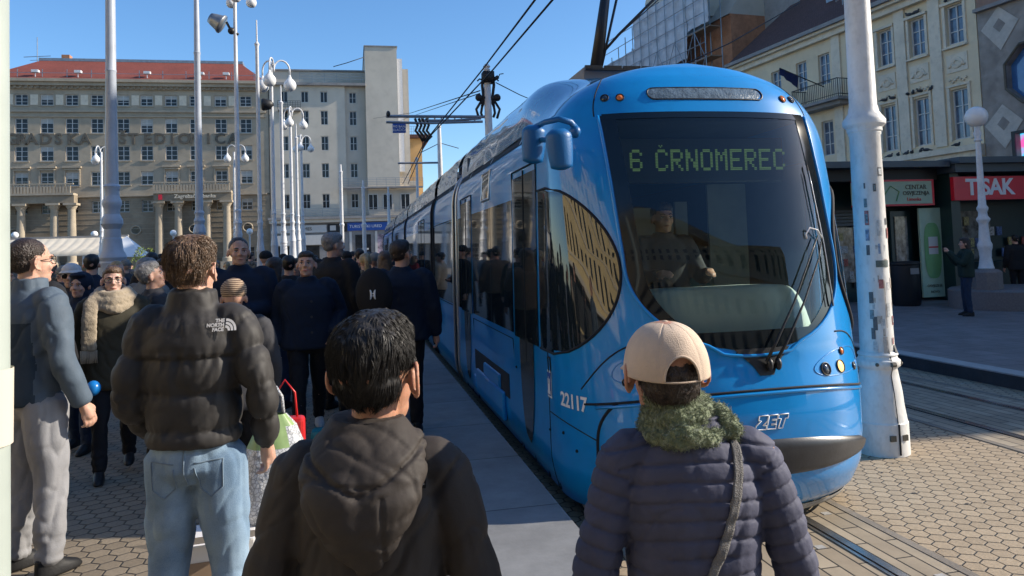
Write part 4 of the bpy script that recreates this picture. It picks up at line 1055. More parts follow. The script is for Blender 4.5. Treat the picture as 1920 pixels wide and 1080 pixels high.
for x in (4.57, 2.57, .66):
    boxpart(cream, 'window_surround', M['creamtrim'], [(x - .58, x - .45, -.07, -.001, 10.1, 12.0), (x + .45, x + .58, -.07, -.001, 10.1, 12.0), (x - .62, x + .62, -.16, -.001, 12.0, 12.12), (x - .6, x + .6, -.18, -.001, 10.02, 10.1)])
    boxpart(cream, 'window_surround', M['creamtrim'], [(x - .58, x - .45, -.07, -.001, 5.9, 8.3), (x + .45, x + .58, -.07, -.001, 5.9, 8.3), (x - .6, x + .6, -.10, -.001, 8.3, 8.4)])
    boxpart(cream, 'relief_panel', M['creamtrim'], [(x - .52, x + .52, -.04, -.001, 8.95, 9.75)])
    mb = MB()
    for k in range(3):
        mb.tube([(x + (.16 + .05 * k) * math.cos(a), -.06, 9.35 + (.12 + .05 * k) * math.sin(a)) for a in np.linspace(0, 2 * math.pi, 14)], .035, 6)
    mb.build('stucco_medallion', M['creamtrim'], cream, True); mb = MB()
    for sx in (-1, 1): mb.tube([(x + sx * (.2 + .2 * t), -.06, 9.3 + .12 * math.sin(t * 6)) for t in np.linspace(0, 1, 8)], .045, 6)
    for t in np.linspace(-1, 1, 7): mb.sphere((x + t * .4, -.05, 8.6 + .08 * math.cos(t * 5)), (.06, .05, .06), 8)
    mb.build('stucco_ornament', M['creamtrim'], cream, True)
boxpart(cream, 'ledge', M['creamtrim'], [(-11.6, 5.6, -.45, -.001, 5.35, 5.6), (-11.6, 5.6, -.25, -.002, 5.1, 5.349)])
boxpart(cream, 'cornice', M['creamtrim'], [(-11.7, 5.6, -.55, -.001, 12.9, 13.15), (-11.7, 5.6, -.3, -.002, 12.6, 12.899)])
boxpart(cream, 'gutter', M['greytrim'], [(-11.7, 5.6, -.75, -.56, 13.05, 13.25)])
ro = MB(); ro.quad((-11.8, -.6, 13.2), (5.6, -.6, 13.2), (5.6, 5, 18.6), (-9.0, 5, 18.6)); ro.quad((-11.8, 9, 13.2), (-11.8, -.6, 13.2), (-9.0, 5, 18.6), (-9.0, 5.1, 18.6)); ro.build('roof', M['roofbrown'], cream)
boxpart(cream, 'skylight', M['steel'], [(-4.5, -3.9, 1.2, 1.25, 15.1, 15.6), (-1.6, -1.1, 1.6, 1.65, 15.6, 16)])
mb = MB(); mb.tube([(-2.6, .6, 14), (-2.6, .6, 15.4)], .04); mb.tube([(-2.9, .4, 14.6), (-2.0, .9, 15.2)], .05); mb.build('roof_aerial', M['steel'], cream)
# iron balcony
boxpart(cream, 'balcony', M['greytrim'], [(-5.1, -1.6, -1.0, -.001, 9.0, 9.15), (-4.9, -1.8, -.7, -.002, 8.8, 8.999)])
b_ = [(-5.1, -1.6, -1.0, -.97, 10.05, 10.1), (-5.1, -1.6, -1.0, -.97, 9.25, 9.28)] + [(-5.1 + k * .14, -5.08 + k * .14, -.995, -.975, 9.15, 10.05) for k in range(26)] + [(x, x + .03, -.96, -.01, z, z + .04) for x in (-5.1, -1.63) for z in (10.05, 9.25)]
b_ += [(-5.1, -5.08, -.96 + k * .14, -.94 + k * .14, 9.15, 10.04) for k in range(7)] + [(-1.62, -1.6, -.96 + k * .14, -.94 + k * .14, 9.15, 10.04) for k in range(7)]
boxpart(cream, 'balcony_railing', M['iron'], b_)
# flag on a pole
flag = empty('flag', cream.matrix_world @ Vector((0, 0, 0)), 0, 'dark blue flag hanging from a slanted pole by the iron balcony', 'flag')
fl_ = MB(); q0 = at(1545, 163, 35.6); q1 = at(1462, 128, 33.5); fl_.tube([q0, q1], .03); fl_.build('pole', M['iron'], flag)
fl_ = MB(); c0, c1, c2, c3 = at(1462, 128, 33.5), at(1497, 142, 34.3), at(1495, 165, 34.3), at(1463, 140, 33.5)
v = []; f = []
for i in range(9):
    for k in range(5):
        a = c0.lerp(c1, i / 8); b2 = c3.lerp(c2, i / 8); q = a.lerp(b2, k / 4); q += Vector((.06 * math.sin(i * 1.9), .06 * math.cos(i * 1.7), 0)); v.append(q)
for i in range(8):
    for k in range(4): f.append((i * 5 + k, (i + 1) * 5 + k, (i + 1) * 5 + k + 1, i * 5 + k + 1))
fl_.add(v, f); fl_.build('cloth', mat('flag_cloth', (.01, .02, .10), .8, var=.1), flag, True)
for o in [flag] : 
    for ch in [x for x in bpy.data.objects if x.parent == o]: pass
flag.location = (0, 0, 0)
# stone clad neighbour (height and unseen near stretch shaped to shade the platform)
stone = fac_frame('stone_clad_building', -5.65, 'mottled stone clad building with diamond panels and an octagonal window, at the right edge')
sx0, sx1 = 0, 22.9
oct_c = (2.3, 8.2); 
ops = [(1.15, 3.45, 7.05, 9.35), (1.35, 3.5, 4.6, 5.8)] + [(x, x + 1.4, z, z + 1.9) for x in (6, 9, 12, 15, 18, 21) for z in (4.5, 8, 12, 16)]
wall_grid(sx0, sx1, 0, 11.2, [o for o in ops if o[3] < 11.2], .3).build('wall', M['stonecl'], stone)
up = wall_grid(sx0, sx1, 11.35, 22, [o for o in ops if o[2] > 11.3], .3); up.build('upper_wall', mat('brown_upper_render', (.30, .19, .14), .85, var=.12), stone)
mb = MB(); block(mb, sx0, sx1, 0, 22, 12); mb.build('side_walls', M['stonecl'], stone)
boxpart(stone, 'ledge', M['greytrim'], [(sx0, sx1, -.25, .2, 11.2, 11.35)])
# corner fillets make the square opening octagonal, blue glass behind
mb = MB(); c = .68
for (x, z, dx, dz) in ((1.15, 7.05, 1, 1), (3.45, 7.05, -1, 1), (1.15, 9.35, 1, -1), (3.45, 9.35, -1, -1)):
    a = [(x, -.002, z), (x + dx * c, -.002, z), (x, -.002, z + dz * c)]; b2 = [(p[0], .3, p[2]) for p in a]
    mb = MB(); mb.add(a + b2, [(0, 1, 2), (3, 5, 4), (1, 4, 5, 2)]); mb.build('window_corner', M['stonecl'], stone)
boxpart(stone, 'octagon_window', mat('sky_blue_glass', (.05, .14, .32), .06, var=.1, spec=.8), [(1.15, 3.45, .28, .30, 7.05, 9.35)])
bpy.data.materials['sky_blue_glass']
oc = [(2.3 + 1.2 * x, -.02, 8.2 + 1.2 * z) for x, z in ((-.42, -1), (.42, -1), (1, -.42), (1, .42), (.42, 1), (-.42, 1), (-1, .42), (-1, -.42))]
MB().tube(oc + [oc[0]], .06, 6).build('window_rim', M['letters'], stone)
for x, z in ((1.0, 10.4), (.9, 6.3), (4.2, 10.3), (4.2, 6.2)):
    mb = MB(); r_ = 1.05 if x < 2 else 1.1
    mb.add([(x, -.03, z - r_), (x + r_ * .8, -.03, z), (x, -.03, z + r_), (x - r_ * .8, -.03, z)] if x > 1.5 else [(x, -.03, z - r_), (x + r_ * .8, -.03, z), (x, -.03, z + r_ * .76), (x - r_ * .8, -.03, z)], [(0, 1, 2, 3)]); mb.build('diamond_panel', M['stonelight'], stone)
    mb = MB(); mb.add([(x, -.04, z - .3), (x + .28, -.04, z), (x, -.04, z + .3), (x - .28, -.04, z)], [(0, 1, 2, 3)]); mb.build('diamond_centre', M['stonecl'], stone)
scr = boxpart(stone, 'video_screen', mat('screen_pixels', (.05, .2, .5), .3, var=0), [(1.35, 3.5, .27, .295, 4.6, 5.8)])
def screen_mat():
    m, nt, b = newmat('video_picture'); tc = N(nt, 'ShaderNodeTexCoord'); n = N(nt, 'ShaderNodeTexNoise'); n.inputs['Scale'].default_value = 1.6
    nt.links.new(tc.outputs['Object'], n.inputs['Vector']); r_ = N(nt, 'ShaderNodeValToRGB'); e = r_.color_ramp.elements
    e[0].position = .35; e[0].color = (.02, .10, .7, 1); e[1].position = .7; e[1].color = (.8, .12, .45, 1); e2 = r_.color_ramp.elements.new(.5); e2.color = (.05, .6, .9, 1)
    nt.links.new(n.outputs[0], r_.inputs[0]); nt.links.new(r_.outputs[0], b.inputs['Emission Color']); b.inputs['Emission Strength'].default_value = .9; b.inputs['Base Color'].default_value = (.01, .01, .01, 1); return m
scr.data.materials.clear(); scr.data.materials.append(screen_mat())
boxpart(stone, 'screen_frame', M['iron'], [(1.2, 1.349, -.05, .3, 4.5, 5.9), (3.501, 3.65, -.05, .3, 4.5, 5.9), (1.35, 3.5, -.05, .3, 5.8, 5.9)])
for o in ops[2:]: window(stone, (o[0] + o[1]) / 2, o[2], o[1] - o[0], o[3] - o[2], .3, 2, 2)
# scaffolded building beyond
scaf = fac_frame('building_under_renovation', 12.2, 'brick building under renovation wrapped in pale netting and metal scaffolding, behind the tram')
L0 = -16
mb = MB(); mb.box(L0, -.3, .5, 12, 0, 17.0); mb.build('wall', M['brickwall'], scaf)
ro = MB(); ro.add([(L0, .4, 17), (-.3, .4, 17), (-.3, 7, 27), (L0, 7, 27), (-.3, 12, 17), (L0, 12, 17)], [(0, 1, 2, 3), (1, 4, 2), (0, 3, 5), (2, 4, 5, 3)]); ro.build('steep_roof', M['palewall2'], scaf)
boxpart(scaf, 'blind_gable', M['greytrim'], [(-.29, 3.2, 3.2, 12, 0, 24.5)])
for x in (-4, -9.5): boxpart(scaf, 'dormer', M['palewall'], [(x - 1.3, x + 1.3, .2, 5, 17.6, 21.0)]); 
for x in (-4, -9.5): mb = MB(); mb.add([(x - 1.5, .1, 21), (x + 1.5, .1, 21), (x, .1, 24), (x - 1.5, 5, 21), (x + 1.5, 5, 21), (x, 5, 24)], [(0, 1, 2), (1, 4, 5, 2), (0, 2, 5, 3)]); mb.build('dormer_gable', M['creamtrim'], scaf); boxpart(scaf, 'dormer_window', M['glassdark'], [(x - .6, x + .6, .15, .19, 18.4, 20.6)])
# netting draped on the scaffold
def net(u0, u1, z0, z1, y):
    v = []; f = []; nu, nz = int((u1 - u0) / .25), int((z1 - z0) / .25)
    for i in range(nu + 1):
        for k in range(nz + 1):
            u = u0 + (u1 - u0) * i / nu; z = z0 + (z1 - z0) * k / nz
            v.append((u, y + .18 * noise.noise((u * .7, z * .7, y)) + .08 * noise.noise((u * 2.5, z * 2.1, 4)), z + (.12 * noise.noise((u, 0, 7)) if k in (0, nz) else 0)))
    for i in range(nu):
        for k in range(nz): f.append((i * (nz + 1) + k, (i + 1) * (nz + 1) + k, (i + 1) * (nz + 1) + k + 1, i * (nz + 1) + k + 1))
    mb = MB(); mb.add(v, f); return mb.build('netting', M['net'], scaf, True)
net(-10.5, -3.0, 14.6, 19.6, -1.25); net(-15.5, -7, 15.0, 17.2, -1.3); net(-3.0, -.4, 16.4, 22.0, -1.2)
mb = MB()
for i in range(13):
    u = -.4 - i * 1.25
    for y in (-1.45, -.2): mb.tube([(u, y, 0), (u, y, 20.0 - max(0, i - 6) * .5)], .038, 6)
for z in [2 + k * 1.0 for k in range(18)]: mb.tube([(-.4, -1.48, z), (-15.8, -1.48, z)], .028, 6)
for i in range(0, 12): u = -.4 - i * 1.25; mb.tube([(u, -1.5, 12 if i % 2 else 14), (u - 1.25, -1.5, 14 if i % 2 else 12)], .025, 6); mb.tube([(u, -1.5, 16 if i % 2 else 14), (u - 1.25, -1.5, 14 if i % 2 else 16)], .025, 6)
mb.build('scaffold_tubes', M['steel'], scaf)
boxpart(scaf, 'scaffold_decks', M['carton'], [(-15.8, -.4, -1.1, -.2, z, z + .06) for z in (4.1, 6.1, 8.1, 10.1, 12.1, 14.1, 16.1)])
# low building / roof in the gap between scaffold and cream house
# ---- buildings behind and beside the viewer (seen only as reflections)
def plain_block(name, loc, rz, W, Hh, mtl, label, sp=3.0):
    e = empty(name, loc, rz, label, 'building'); n = int(W / sp); ops = []
    for i in range(n):
        u = sp * (i + .5)
        for z in np.arange(5.0, Hh - 2, 3.6): ops.append((u - .6, u + .6, float(z), float(z) + 2.0))
    wall_grid(0, W, 0, Hh, ops, .25).build('wall', mtl, e); mb = MB(); block(mb, 0, W, 0, Hh, 10); mb.build('side_walls', mtl, e)
    mb = MB()
    for o in ops: mb.box(o[0], o[1], .20, .25, o[2], o[3])
    mb.build('windows', M['glassdark'], e)['kind'] = 'stuff'
    boxpart(e, 'cornice', M['creamtrim'], [(0, W, -.5, 0, Hh - .6, Hh)]); boxpart(e, 'string_course', M['creamtrim'], [(0, W, -.15, -.001, z, z + .25) for z in np.arange(4.5, Hh - 2, 3.6)])
    boxpart(e, 'pilaster', M['creamtrim'], [(u - .15, u + .15, -.12, -.001, 4.8, Hh - .6) for u in np.arange(sp * 2, W, sp * 2)])
    boxpart(e, 'shop_awning', M['awning'], [(0, W, -1.2, -.01, 3.2, 3.6)]); boxpart(e, 'shop_front', M['iron'], [(0, W, -.1, -.02, .2, 3.1)])
plain_block('yellow_townhouse', (-30, 24, 0), R(90) + math.pi, 60, 19, M['yellow'], 'long yellow townhouse on the left side of the square, mirrored in the tram glass')
for o in [bpy.data.objects['yellow_townhouse']]: o.location = (-30, -40, 0); o.rotation_euler = (0, 0, R(90))
plain_block('corner_house', (36, -24, -.1), math.pi, 62, 20, M['cream'], 'cream house behind the viewer, mirrored in the windshield')
# street end: row on the far right beyond the cream building is hidden
# ================================================================ poles, lamps, wires
def profile_px(px, Y, rows):
    """rows of (pixel y, pixel width) measured on the photo -> real radius/height at distance Y"""
    out = []
    for py, wpx in rows:
        p = at(px, py, Y); dist = (p - Vector((0, 0, EYE))).dot(cf); out.append((wpx / 2 * dist / F_PX, p.z))
    return out
def pole(name, label, px, py, Y, rows, mtl, cat='pole', group=None, zb=0.0, ztop=None, sides=24):
    b_ = at(px, py, Y); e = empty(name, (b_.x, Y, zb), 0, label, cat, group)
    pr = [(r_, z - zb) for r_, z in profile_px(px, Y, rows)]
    if ztop: pr = [(pr[0][0] * .9, ztop)] + pr
    pr = sorted(pr, key=lambda t: t[1]);
    if pr[0][1] > 0.02: pr = [(pr[0][0] * 1.04, 0)] + pr
    o = MB().lathe(pr, sides).build('shaft', mtl, e, True, flat_angle=24); return e
# big ornate pole at the left
orn = [(0, 17), (90, 18), (130, 18), (133, 20), (136, 18), (338, 23), (345, 23), (350, 30), (356, 26), (366, 26), (370, 27), (377, 33), (383, 34), (389, 30), (394, 27), (402, 27), (405, 30), (412, 37), (420, 38), (428, 30), (430, 28), (446, 30), (448, 33), (453, 34), (470, 38), (478, 47), (483, 50), (490, 46), (493, 48), (497, 46), (560, 50), (640, 54)]
pole('ornate_pole', 'thick shaded grey ornate cast iron pole rising behind the woman in glasses', 210, 400, 15.5, orn, M['poleshade'], group='tall poles on the square', ztop=9.5)
pole('ornate_pole', 'shaded grey ornate pole rising above the head of the man in the puffer jacket', 374, 420, 23, [(0, 9), (98, 11), (99, 13), (104, 11), (395, 14), (399, 18), (403, 15), (408, 15), (414, 20), (421, 16), (428, 21), (436, 23), (443, 18), (470, 20), (560, 22)], M['poleshade'], group='tall poles on the square', ztop=14)
def ornate_white(px, Y, top, wpx, base_y, label, name='lamp_post', cat='lamp post', mtl=None, spire=False, seq=1.0, group='white posts on the square', ztop=None):
    w_ = wpx; h = base_y
    rows = ([(top, w_ * .35), (top + 40 * seq, w_ * .5), (top + 45 * seq, w_ * 1.5), (top + 50 * seq, w_ * 1.0)] if spire else [(top, w_ * .8)])
    q = seq
    rows += [(h - 105 * q, w_ * 1.1), (h - 78 * q, w_ * 1.15), (h - 75 * q, w_ * 1.5), (h - 70 * q, w_ * 1.2), (h - 60 * q, w_ * 1.2), (h - 52 * q, w_ * 1.75), (h - 46 * q, w_ * 1.3), (h - 38 * q, w_ * 1.35), (h - 30 * q, w_ * 1.8), (h - 24 * q, w_ * 1.5), (h - 4 * q, w_ * 2.1), (h, w_ * 2.3), (h + 3 * q, w_ * 2.0), (h + 40 * q, w_ * 2.3)]
    return pole(name, label, px, h - 60 * q, Y, rows, mtl or M['polewhite'], cat, group, ztop=ztop)
def globe_cluster(e, px, py, Y, spread, r, arms=True, n=3):
    c = at(px, py, Y); base = Vector(e.location)
    for k in range(n):
        a = 2 * math.pi * k / n + .35 if n > 2 else math.pi * k
        g = c + Vector((math.cos(a) * spread, math.sin(a) * spread, 0)) - base
        mb = MB(); mb.lathe([(r * .12, r * 1.75), (r * .2, r * 1.5), (r * .3, r * 1.2), (r * .55, r * .95), (r * .92, r * .45), (r, 0), (r * .9, -r * .45), (r * .6, -r * .8), (.002, -r)], 18, g)
        mb.build('lamp_globe', M['globe'], e, True)
        if arms:
            ctr = c - base; pts = []
            for t in np.linspace(0, 1, 12):
                an = math.pi * (1 - t) * 1.15 - .25; rr = spread * .5
                pts.append(ctr + Vector((math.cos(a), math.sin(a), 0)) * (spread * .5 + rr * math.cos(an)) + Vector((0, 0, r * 2.0 + rr * 1.25 * math.sin(an) + rr * .3)))
            pts[-1] = g + Vector((0, 0, r * 1.7)); MB().tube(pts, r * .14, 6).build('arm', M['polewhite'], e, True)
    return e
e = ornate_white(447, 19, 5, 8, 470, 'tall white lamp post carrying a round floodlight on a bracket', ztop=None, group='white posts on the square')
globe_cluster(e, 449, 2, 19, .28, .13, False)
mb = MB(); fp = at(415, 45, 19) - Vector(e.location)
mb.lathe([(.02, .30), (.12, .30), (.16, .2), (.20, .06), (.24, 0), (.235, -.03)], 20); mb.xf(Matrix.Translation(fp) @ Matrix.Rotation(R(-60), 4, 'Y'))
mb.build('floodlight', M['steel'], e, True)
mb = MB(); a_ = at(447, 65, 19) - Vector(e.location); mb.tube([a_, at(432, 55, 19) - Vector(e.location), fp + Vector((.12, 0, .05))], .035, 6); mb.sphere(at(434, 58, 19) - Vector(e.location), .09, 10); mb.build('floodlight_bracket', M['iron'], e, True)
ornate_white(487.5, 22, 38, 6.5, 470, 'white spired catenary pole with a collar, left of the globe lamp cluster', 'spired_pole', 'pole', spire=True)
e = ornate_white(514, 27, 120, 6, 460, 'white lamp post with big hanging globes, nearest of the globe lamp row', seq=.8); globe_cluster(e, 514, 158, 27, .55, .22)
e2 = MB(); q = at(502, 196, 27) - Vector(e.location); e2.lathe([(.19, -.2), (.22, -.15), (.17, .1), (.05, .2)], 16); e2.xf(Matrix.Translation(q) @ Matrix.Rotation(R(90), 4, 'Y')); e2.build('floodlight', M['iron'], e, True)
ornate_white(531, 33, 160, 6, 455, 'white spired pole standing between the two nearest globe lamps', 'spired_pole', 'pole', spire=True, seq=.72)
e = ornate_white(548, 38, 200, 5.5, 452, 'white lamp post with three hanging globes, second of the globe lamp row', seq=.68); globe_cluster(e, 548, 234, 38, .55, .21)
ornate_white(558.5, 44, 232, 5, 450, 'thin white spired pole right of the second globe lamp', 'spired_pole', 'pole', spire=True, seq=.6)
e = ornate_white(567.5, 50, 255, 4.6, 448, 'smaller white lamp post with three globes, third of the globe lamp row', seq=.58); globe_cluster(e, 567, 279, 50, .55, .22)
e = ornate_white(191, 48, 285, 5, 470, 'distant white lamp post with a globe cluster, left of the thick grey pole', seq=.5); globe_cluster(e, 188, 301, 48, .5, .22)
e = ornate_white(441, 42, 285, 4.5, 455, 'white double armed lamp post half hidden behind the floodlight post', seq=.5); globe_cluster(e, 443, 298, 42, .45, .2, n=2)
for px, top, Y, w_, lb in ((641, 308, 42, 6, 'plain white mast in front of the pale block, leftmost of three masts by the tram'), (682.5, 338, 45, 6, 'sunlit white mast in front of the blue shop sign, middle of three masts'), (729.5, 350, 48, 5, 'white mast just left of the far end of the tram')):
    pole('mast', lb, px, 420, Y, [(top, w_ * .5), (top + 12, w_ * .7), (top + 14, w_ * 1.3), (top + 18, w_), (418, w_ * 1.1), (421, w_ * 1.6), (425, w_ * 1.2), (490, w_ * 1.3)], M['polewhite'], group='white posts on the square')
# small globe lamps in front of the bank
gl_first = None
for k, (px, py) in enumerate(((28, 441), (177, 439), (325, 437), (468, 434))):
    Y = 62; p = at(px, py, Y)
    e = empty('globe_lamp', (p.x, Y, 0), 0, ['small white globe lamp at the left end of the cream awning', 'small white globe lamp in front of the awning, beside the thick grey pole', 'small white globe lamp in front of the bank columns', 'small white globe lamp between the tall posts left of the pale block'][k], 'lamp post', 'small globe lamps before the bank')
    MB().lathe([(.16, 0), (.16, .5), (.1, .6), (.07, .7), (.06, p.z - .3), (.09, p.z - .25), (.05, p.z - .2)], 10).build('shaft', M['polewhite'], e, True)
    mb = MB(); mb.sphere((0, 0, p.z), .25, 16); mb.build('lamp_globe', M['globe'], e, True)
# white terrace awning in front of the bank
aw = empty('terrace_awning', (at(120, 455, 58).x, 58, 0), 0, 'long cream canvas terrace awning in front of the bank', 'awning')
xa, xb = at(-60, 455, 58).x - aw.location.x, at(232, 455, 58).x - aw.location.x
mb = MB(); mb.box(xa, xb, 0, 5, 0, .02)
mb = MB(); n = 16; v = []; f = []
for i in range(n * 3 + 1):
    u = xa + (xb - xa) * i / (n * 3); sag = .12 * math.sin(i / 3 * math.pi) ** 2
    for y, z in ((-2.2, 2.35), (-2.2, 2.6), (-1, 2.95 - sag), (0.2, 3.35 - sag), (1.0, 3.65)): v.append((u, y, z))
for i in range(n * 3):
    for k in range(4): f.append((i * 5 + k, (i + 1) * 5 + k, (i + 1) * 5 + k + 1, i * 5 + k + 1))
mb.add(v, f); mb.build('canvas', M['awning'], aw, True)
boxpart(aw, 'canopy_beam', M['greytrim'], [(xa, xb, 1.0, 1.3, 3.6, 3.8)])
for k in range(6): x = xa + (xb - xa) * k / 5; boxpart(aw, 'post', M['polewhite'], [(x - .05, x + .05, -2.1, -2.0, 0, 2.4)])
gz = empty('white_tent', at(238, 480, 50), 0, 'small white peaked tent at the right end of the terrace awning', 'tent'); gz.location.z = 0
mb = MB(); c = 1.2; mb.add([(-c, -c, 2.1), (c, -c, 2.1), (c, c, 2.1), (-c, c, 2.1), (0, 0, 3.4)], [(0, 1, 4), (1, 2, 4), (2, 3, 4), (3, 0, 4)]); mb.build('canopy', M['white'], gz)
boxpart(gz, 'side_wall', M['white'], [(-1.1, -.9, -1.1, 1.1, 0, 2.1), (-.9, 0, -1.1, -1.05, 0, 2.1)])
# small willow-like tree by the tent
tr = empty('small_tree', at(270, 480, 42), 0, 'small bright green bushy tree between the tent and the bank steps', 'tree'); tr.location.z = 0
mb = MB(); mb.tube([(0, 0, 0), (.03, 0, .9), (-.02, .02, 1.6)], [.09, .06, .03]); 
for k in range(7): a = k * .9; mb.tube([(0, 0, 1.1), (.25 * math.cos(a), .25 * math.sin(a), 1.6), (.45 * math.cos(a), .45 * math.sin(a), 2.1)], [.03, .02, .008], 5)
mb.build('trunk', M['bark'], tr, True)
mb = MB(); 
for k in range(1500):
    a = rng.uniform(0, 6.283); rr = .85 * rng.rand() ** .5; z = rng.uniform(.7, 2.5); rr *= 1 - abs(z - 1.6) / 1.6
    if noise.noise((rr * 3 * math.cos(a), rr * 3 * math.sin(a), z * 3)) < -.12: continue
    p = Vector((rr * math.cos(a), rr * math.sin(a), z)); d1 = Vector(rng.normal(size=3)).normalized() * .07; d2 = Vector(rng.normal(size=3)).normalized() * .03
    mb.add([p - d1, p + d2, p + d1, p - d2], [(0, 1, 2, 3)])
mb.build('crown', mat('willow_leaf', (.20, .26, .04), .55, var=.4, vscale=5), tr)

# near blurred pole at the very left edge
nl = empty('near_pole', (0, 0, 0), 0, 'pale painted pole cut by the left edge of the photo with a cream sticker', 'pole'); p = at(-50, 480, 1.35); nl.location = (p.x, 1.35, 0)
MB().lathe([(.052, 0), (.050, 1.0), (.047, 4)], 24).build('shaft', mat('pole_grey_green', (.36, .40, .36), .5, var=.1, vscale=3), nl, True)
mb = MB(); mb.lathe([(.0535, 0), (.0545, .12)], 24, (0, 0, 1.38), cap=False); mb.build('sticker', M['awning'], nl, True)

# ---- big sticker covered pole right of the tram
PB = Vector((4.63, 6.0, -.262))
st = empty('sticker_pole', PB, 0, 'thick white catenary pole covered in stickers, right of the tram nose', 'pole')
rows = [(.222, 0), (.220, .28), (.215, .285), (.212, .30), (.195, .42), (.185, .55), (.165, .68), (.155, .745), (.16, .755), (.185, .775), (.19, .80), (.185, .825), (.165, .84), (.16, .86), (.17, .875), (.165, .89), (.145, .905), (.142, 1.1), (.137, 2.0), (.131, 2.86), (.14, 2.875), (.138, 2.89), (.15, 2.90), (.15, 2.93), (.182, 2.96), (.185, 3.0), (.165, 3.03), (.15, 3.05), (.13, 3.08), (.125, 3.12), (.118, 3.14), (.108, 4.3), (.105, 6.5), (.1, 9.5)]
MB().lathe(rows, 48).build('shaft', M['polestick'], st, True, flat_angle=40)
mb = MB(); mb.box(-.006, .006, -.232, -.1, .02, .285); mb.tube([(.0, -.216, .29), (.0, -.19, .55), (0, -.163, .7), (0, -.192, .79), (0, -.166, .86), (0, -.147, .95)], .004, 5); mb.build('joint', M['gap'], st)
boxpart(st, 'slot', M['letters'], [(-.085, -.03, -.222, -.20, .14, .19), (.035, .09, -.222, -.20, .14, .19)])
mb = MB(); mb.tube([(-.02, -.20, .80), (.02, -.20, .80)], .022, 8); 
for a in (-.7, .75): mb.sphere((.185 * math.sin(a), -.185 * math.cos(a), .80), .018, 8)
mb.build('clamp_bolt', M['letters'], st)
def rad_at(z): return float(np.interp(z, [r_[1] for r_ in rows], [r_[0] for r_ in rows]))
def sticker(a0, a1, z0, z1, mats, off=.0025, frame=None):
    mb = MB(); v = []; n = 6
    for z in (z0, z1):
        for k in range(n + 1):
            a = a0 + (a1 - a0) * k / n; r_ = rad_at(z) + off; v.append((r_ * math.sin(a), -r_ * math.cos(a), z))
    mb.add(v, [(k, k + 1, n + 2 + k, n + 1 + k) for k in range(n)]); o = mb.build('sticker', mats, st, True); return o
stc = {'k': mat('sticker_black', (.11, .115, .12), .5, var=.3, vscale=40), 'w': mat('sticker_white', (.55, .56, .55), .5, var=.3, vscale=30), 't': mat('sticker_teal', (.16, .24, .27), .5, var=.5, vscale=40),
       'r': mat('sticker_red', (.36, .14, .13), .5, var=.5, vscale=40), 'b': mat('sticker_blue', (.22, .30, .42), .5, var=.5, vscale=30), 'd': mat('sticker_darkgreen', (.10, .13, .12), .5, var=.4, vscale=30), 'c': mat('sticker_cream', (.48, .42, .36), .6, var=.3, vscale=30)}
random.seed(5)
LIST = [(.05, .45, 2.56, 2.64, 'k'), (.12, .38, 2.575, 2.625, 'w'), (-.35, -.15, 2.42, 2.49, 'k'), (-.30, -.2, 2.435, 2.475, 't'), (-.95, -.75, 2.28, 2.36, 't'), (-.95, -.70, 2.12, 2.25, 'r'), (-.9, -.75, 2.14, 2.22, 't'), (-.95, -.72, 1.98, 2.08, 'b'), (-.95, -.75, 1.85, 1.94, 'k'),
        (-.25, .10, 2.02, 2.16, 'w'), (.45, .72, 2.12, 2.18, 'k'), (.52, .74, 2.0, 2.09, 'r'), (.55, .70, 2.02, 2.07, 'w'), (-.45, .45, 1.74, 1.80, 'd'), (-.25, -.1, 1.86, 1.95, 'b'), (-.35, -.05, 1.55, 1.63, 'r'), (.0, .06, 1.20, 1.62, 'c'),
        (-.95, -.7, 1.42, 1.52, 'k'), (-.95, -.72, 1.28, 1.36, 't'), (-.92, -.7, 1.10, 1.2, 'k'), (-.85, -.6, .98, 1.08, 'w'), (.6, .8, 1.55, 1.64, 'c'), (.55, .75, 1.22, 1.30, 'r'), (.6, .7, 1.24, 1.28, 'w'), (-.8, -.55, 1.18, 1.30, 'k'), (.1, .35, 1.30, 1.42, 'w'), (-.3, 0, .98, 1.12, 'c'), (.4, .52, 1.05, 1.11, 'r'), (.50, .85, .92 + .05, 1.04, 'k'), (.55, .8, .985, 1.03, 'w'), (-.9, -.8, 2.45, 2.5, 'k')]
for i, (a0, a1, z0, z1, c) in enumerate(LIST): sticker(a0, a1, z0 - .08, z1 - .08, stc[c], .0025 + .0012 * (i % 4))
for k in range(14):
    a0 = random.uniform(-.9, .8); z0 = random.uniform(.95, 1.9); sticker(a0, a0 + random.uniform(.08, .3), z0, z0 + random.uniform(.03, .08), stc[random.choice('wwccwc')], .0012)
# faint cable shadow caster: second globe lamp lies further right
# ---- globe lamp on its granite pedestal
gp = empty('pedestal_lamp', (14.35, 14.7, -.08), 0, 'white lamp post with a round globe on a granite pedestal by the red sign', 'lamp post')
prf = [(.14, .92), (.17, .95), (.15, 1.0), (.12, 1.2), (.13, 1.35), (.15, 1.42), (.155, 1.5), (.12, 1.58), (.11, 1.75), (.095, 1.95), (.10, 2.0), (.14, 2.06), (.145, 2.1), (.10, 2.16), (.09, 2.25), (.12, 2.32), (.12, 2.36), (.085, 2.42), (.075, 2.7), (.06, 3.6), (.055, 3.9), (.085, 3.93), (.06, 4.0), (.09, 4.1), (.06, 4.18), (.07, 4.28)]
MB().lathe(prf, 24).build('shaft', M['polewhite'], gp, True, flat_angle=45)
mb = MB(); mb.sphere((0, 0, 4.49), .245, 28); mb.build('lamp_globe', M['globe'], gp, True)
mb = MB(); mb.lathe([(.31, .02), (.31, .86), (.26, .91), (.2, .93)], 8); mb.build('pedestal', M['granite'], gp)
mb = MB(); mb.lathe([(1.35, -.02), (1.35, .42), (1.30, .46)], 32, (.95, .25, 0)); mb.build('granite_bench', M['granite'], gp, True, flat_angle=40)
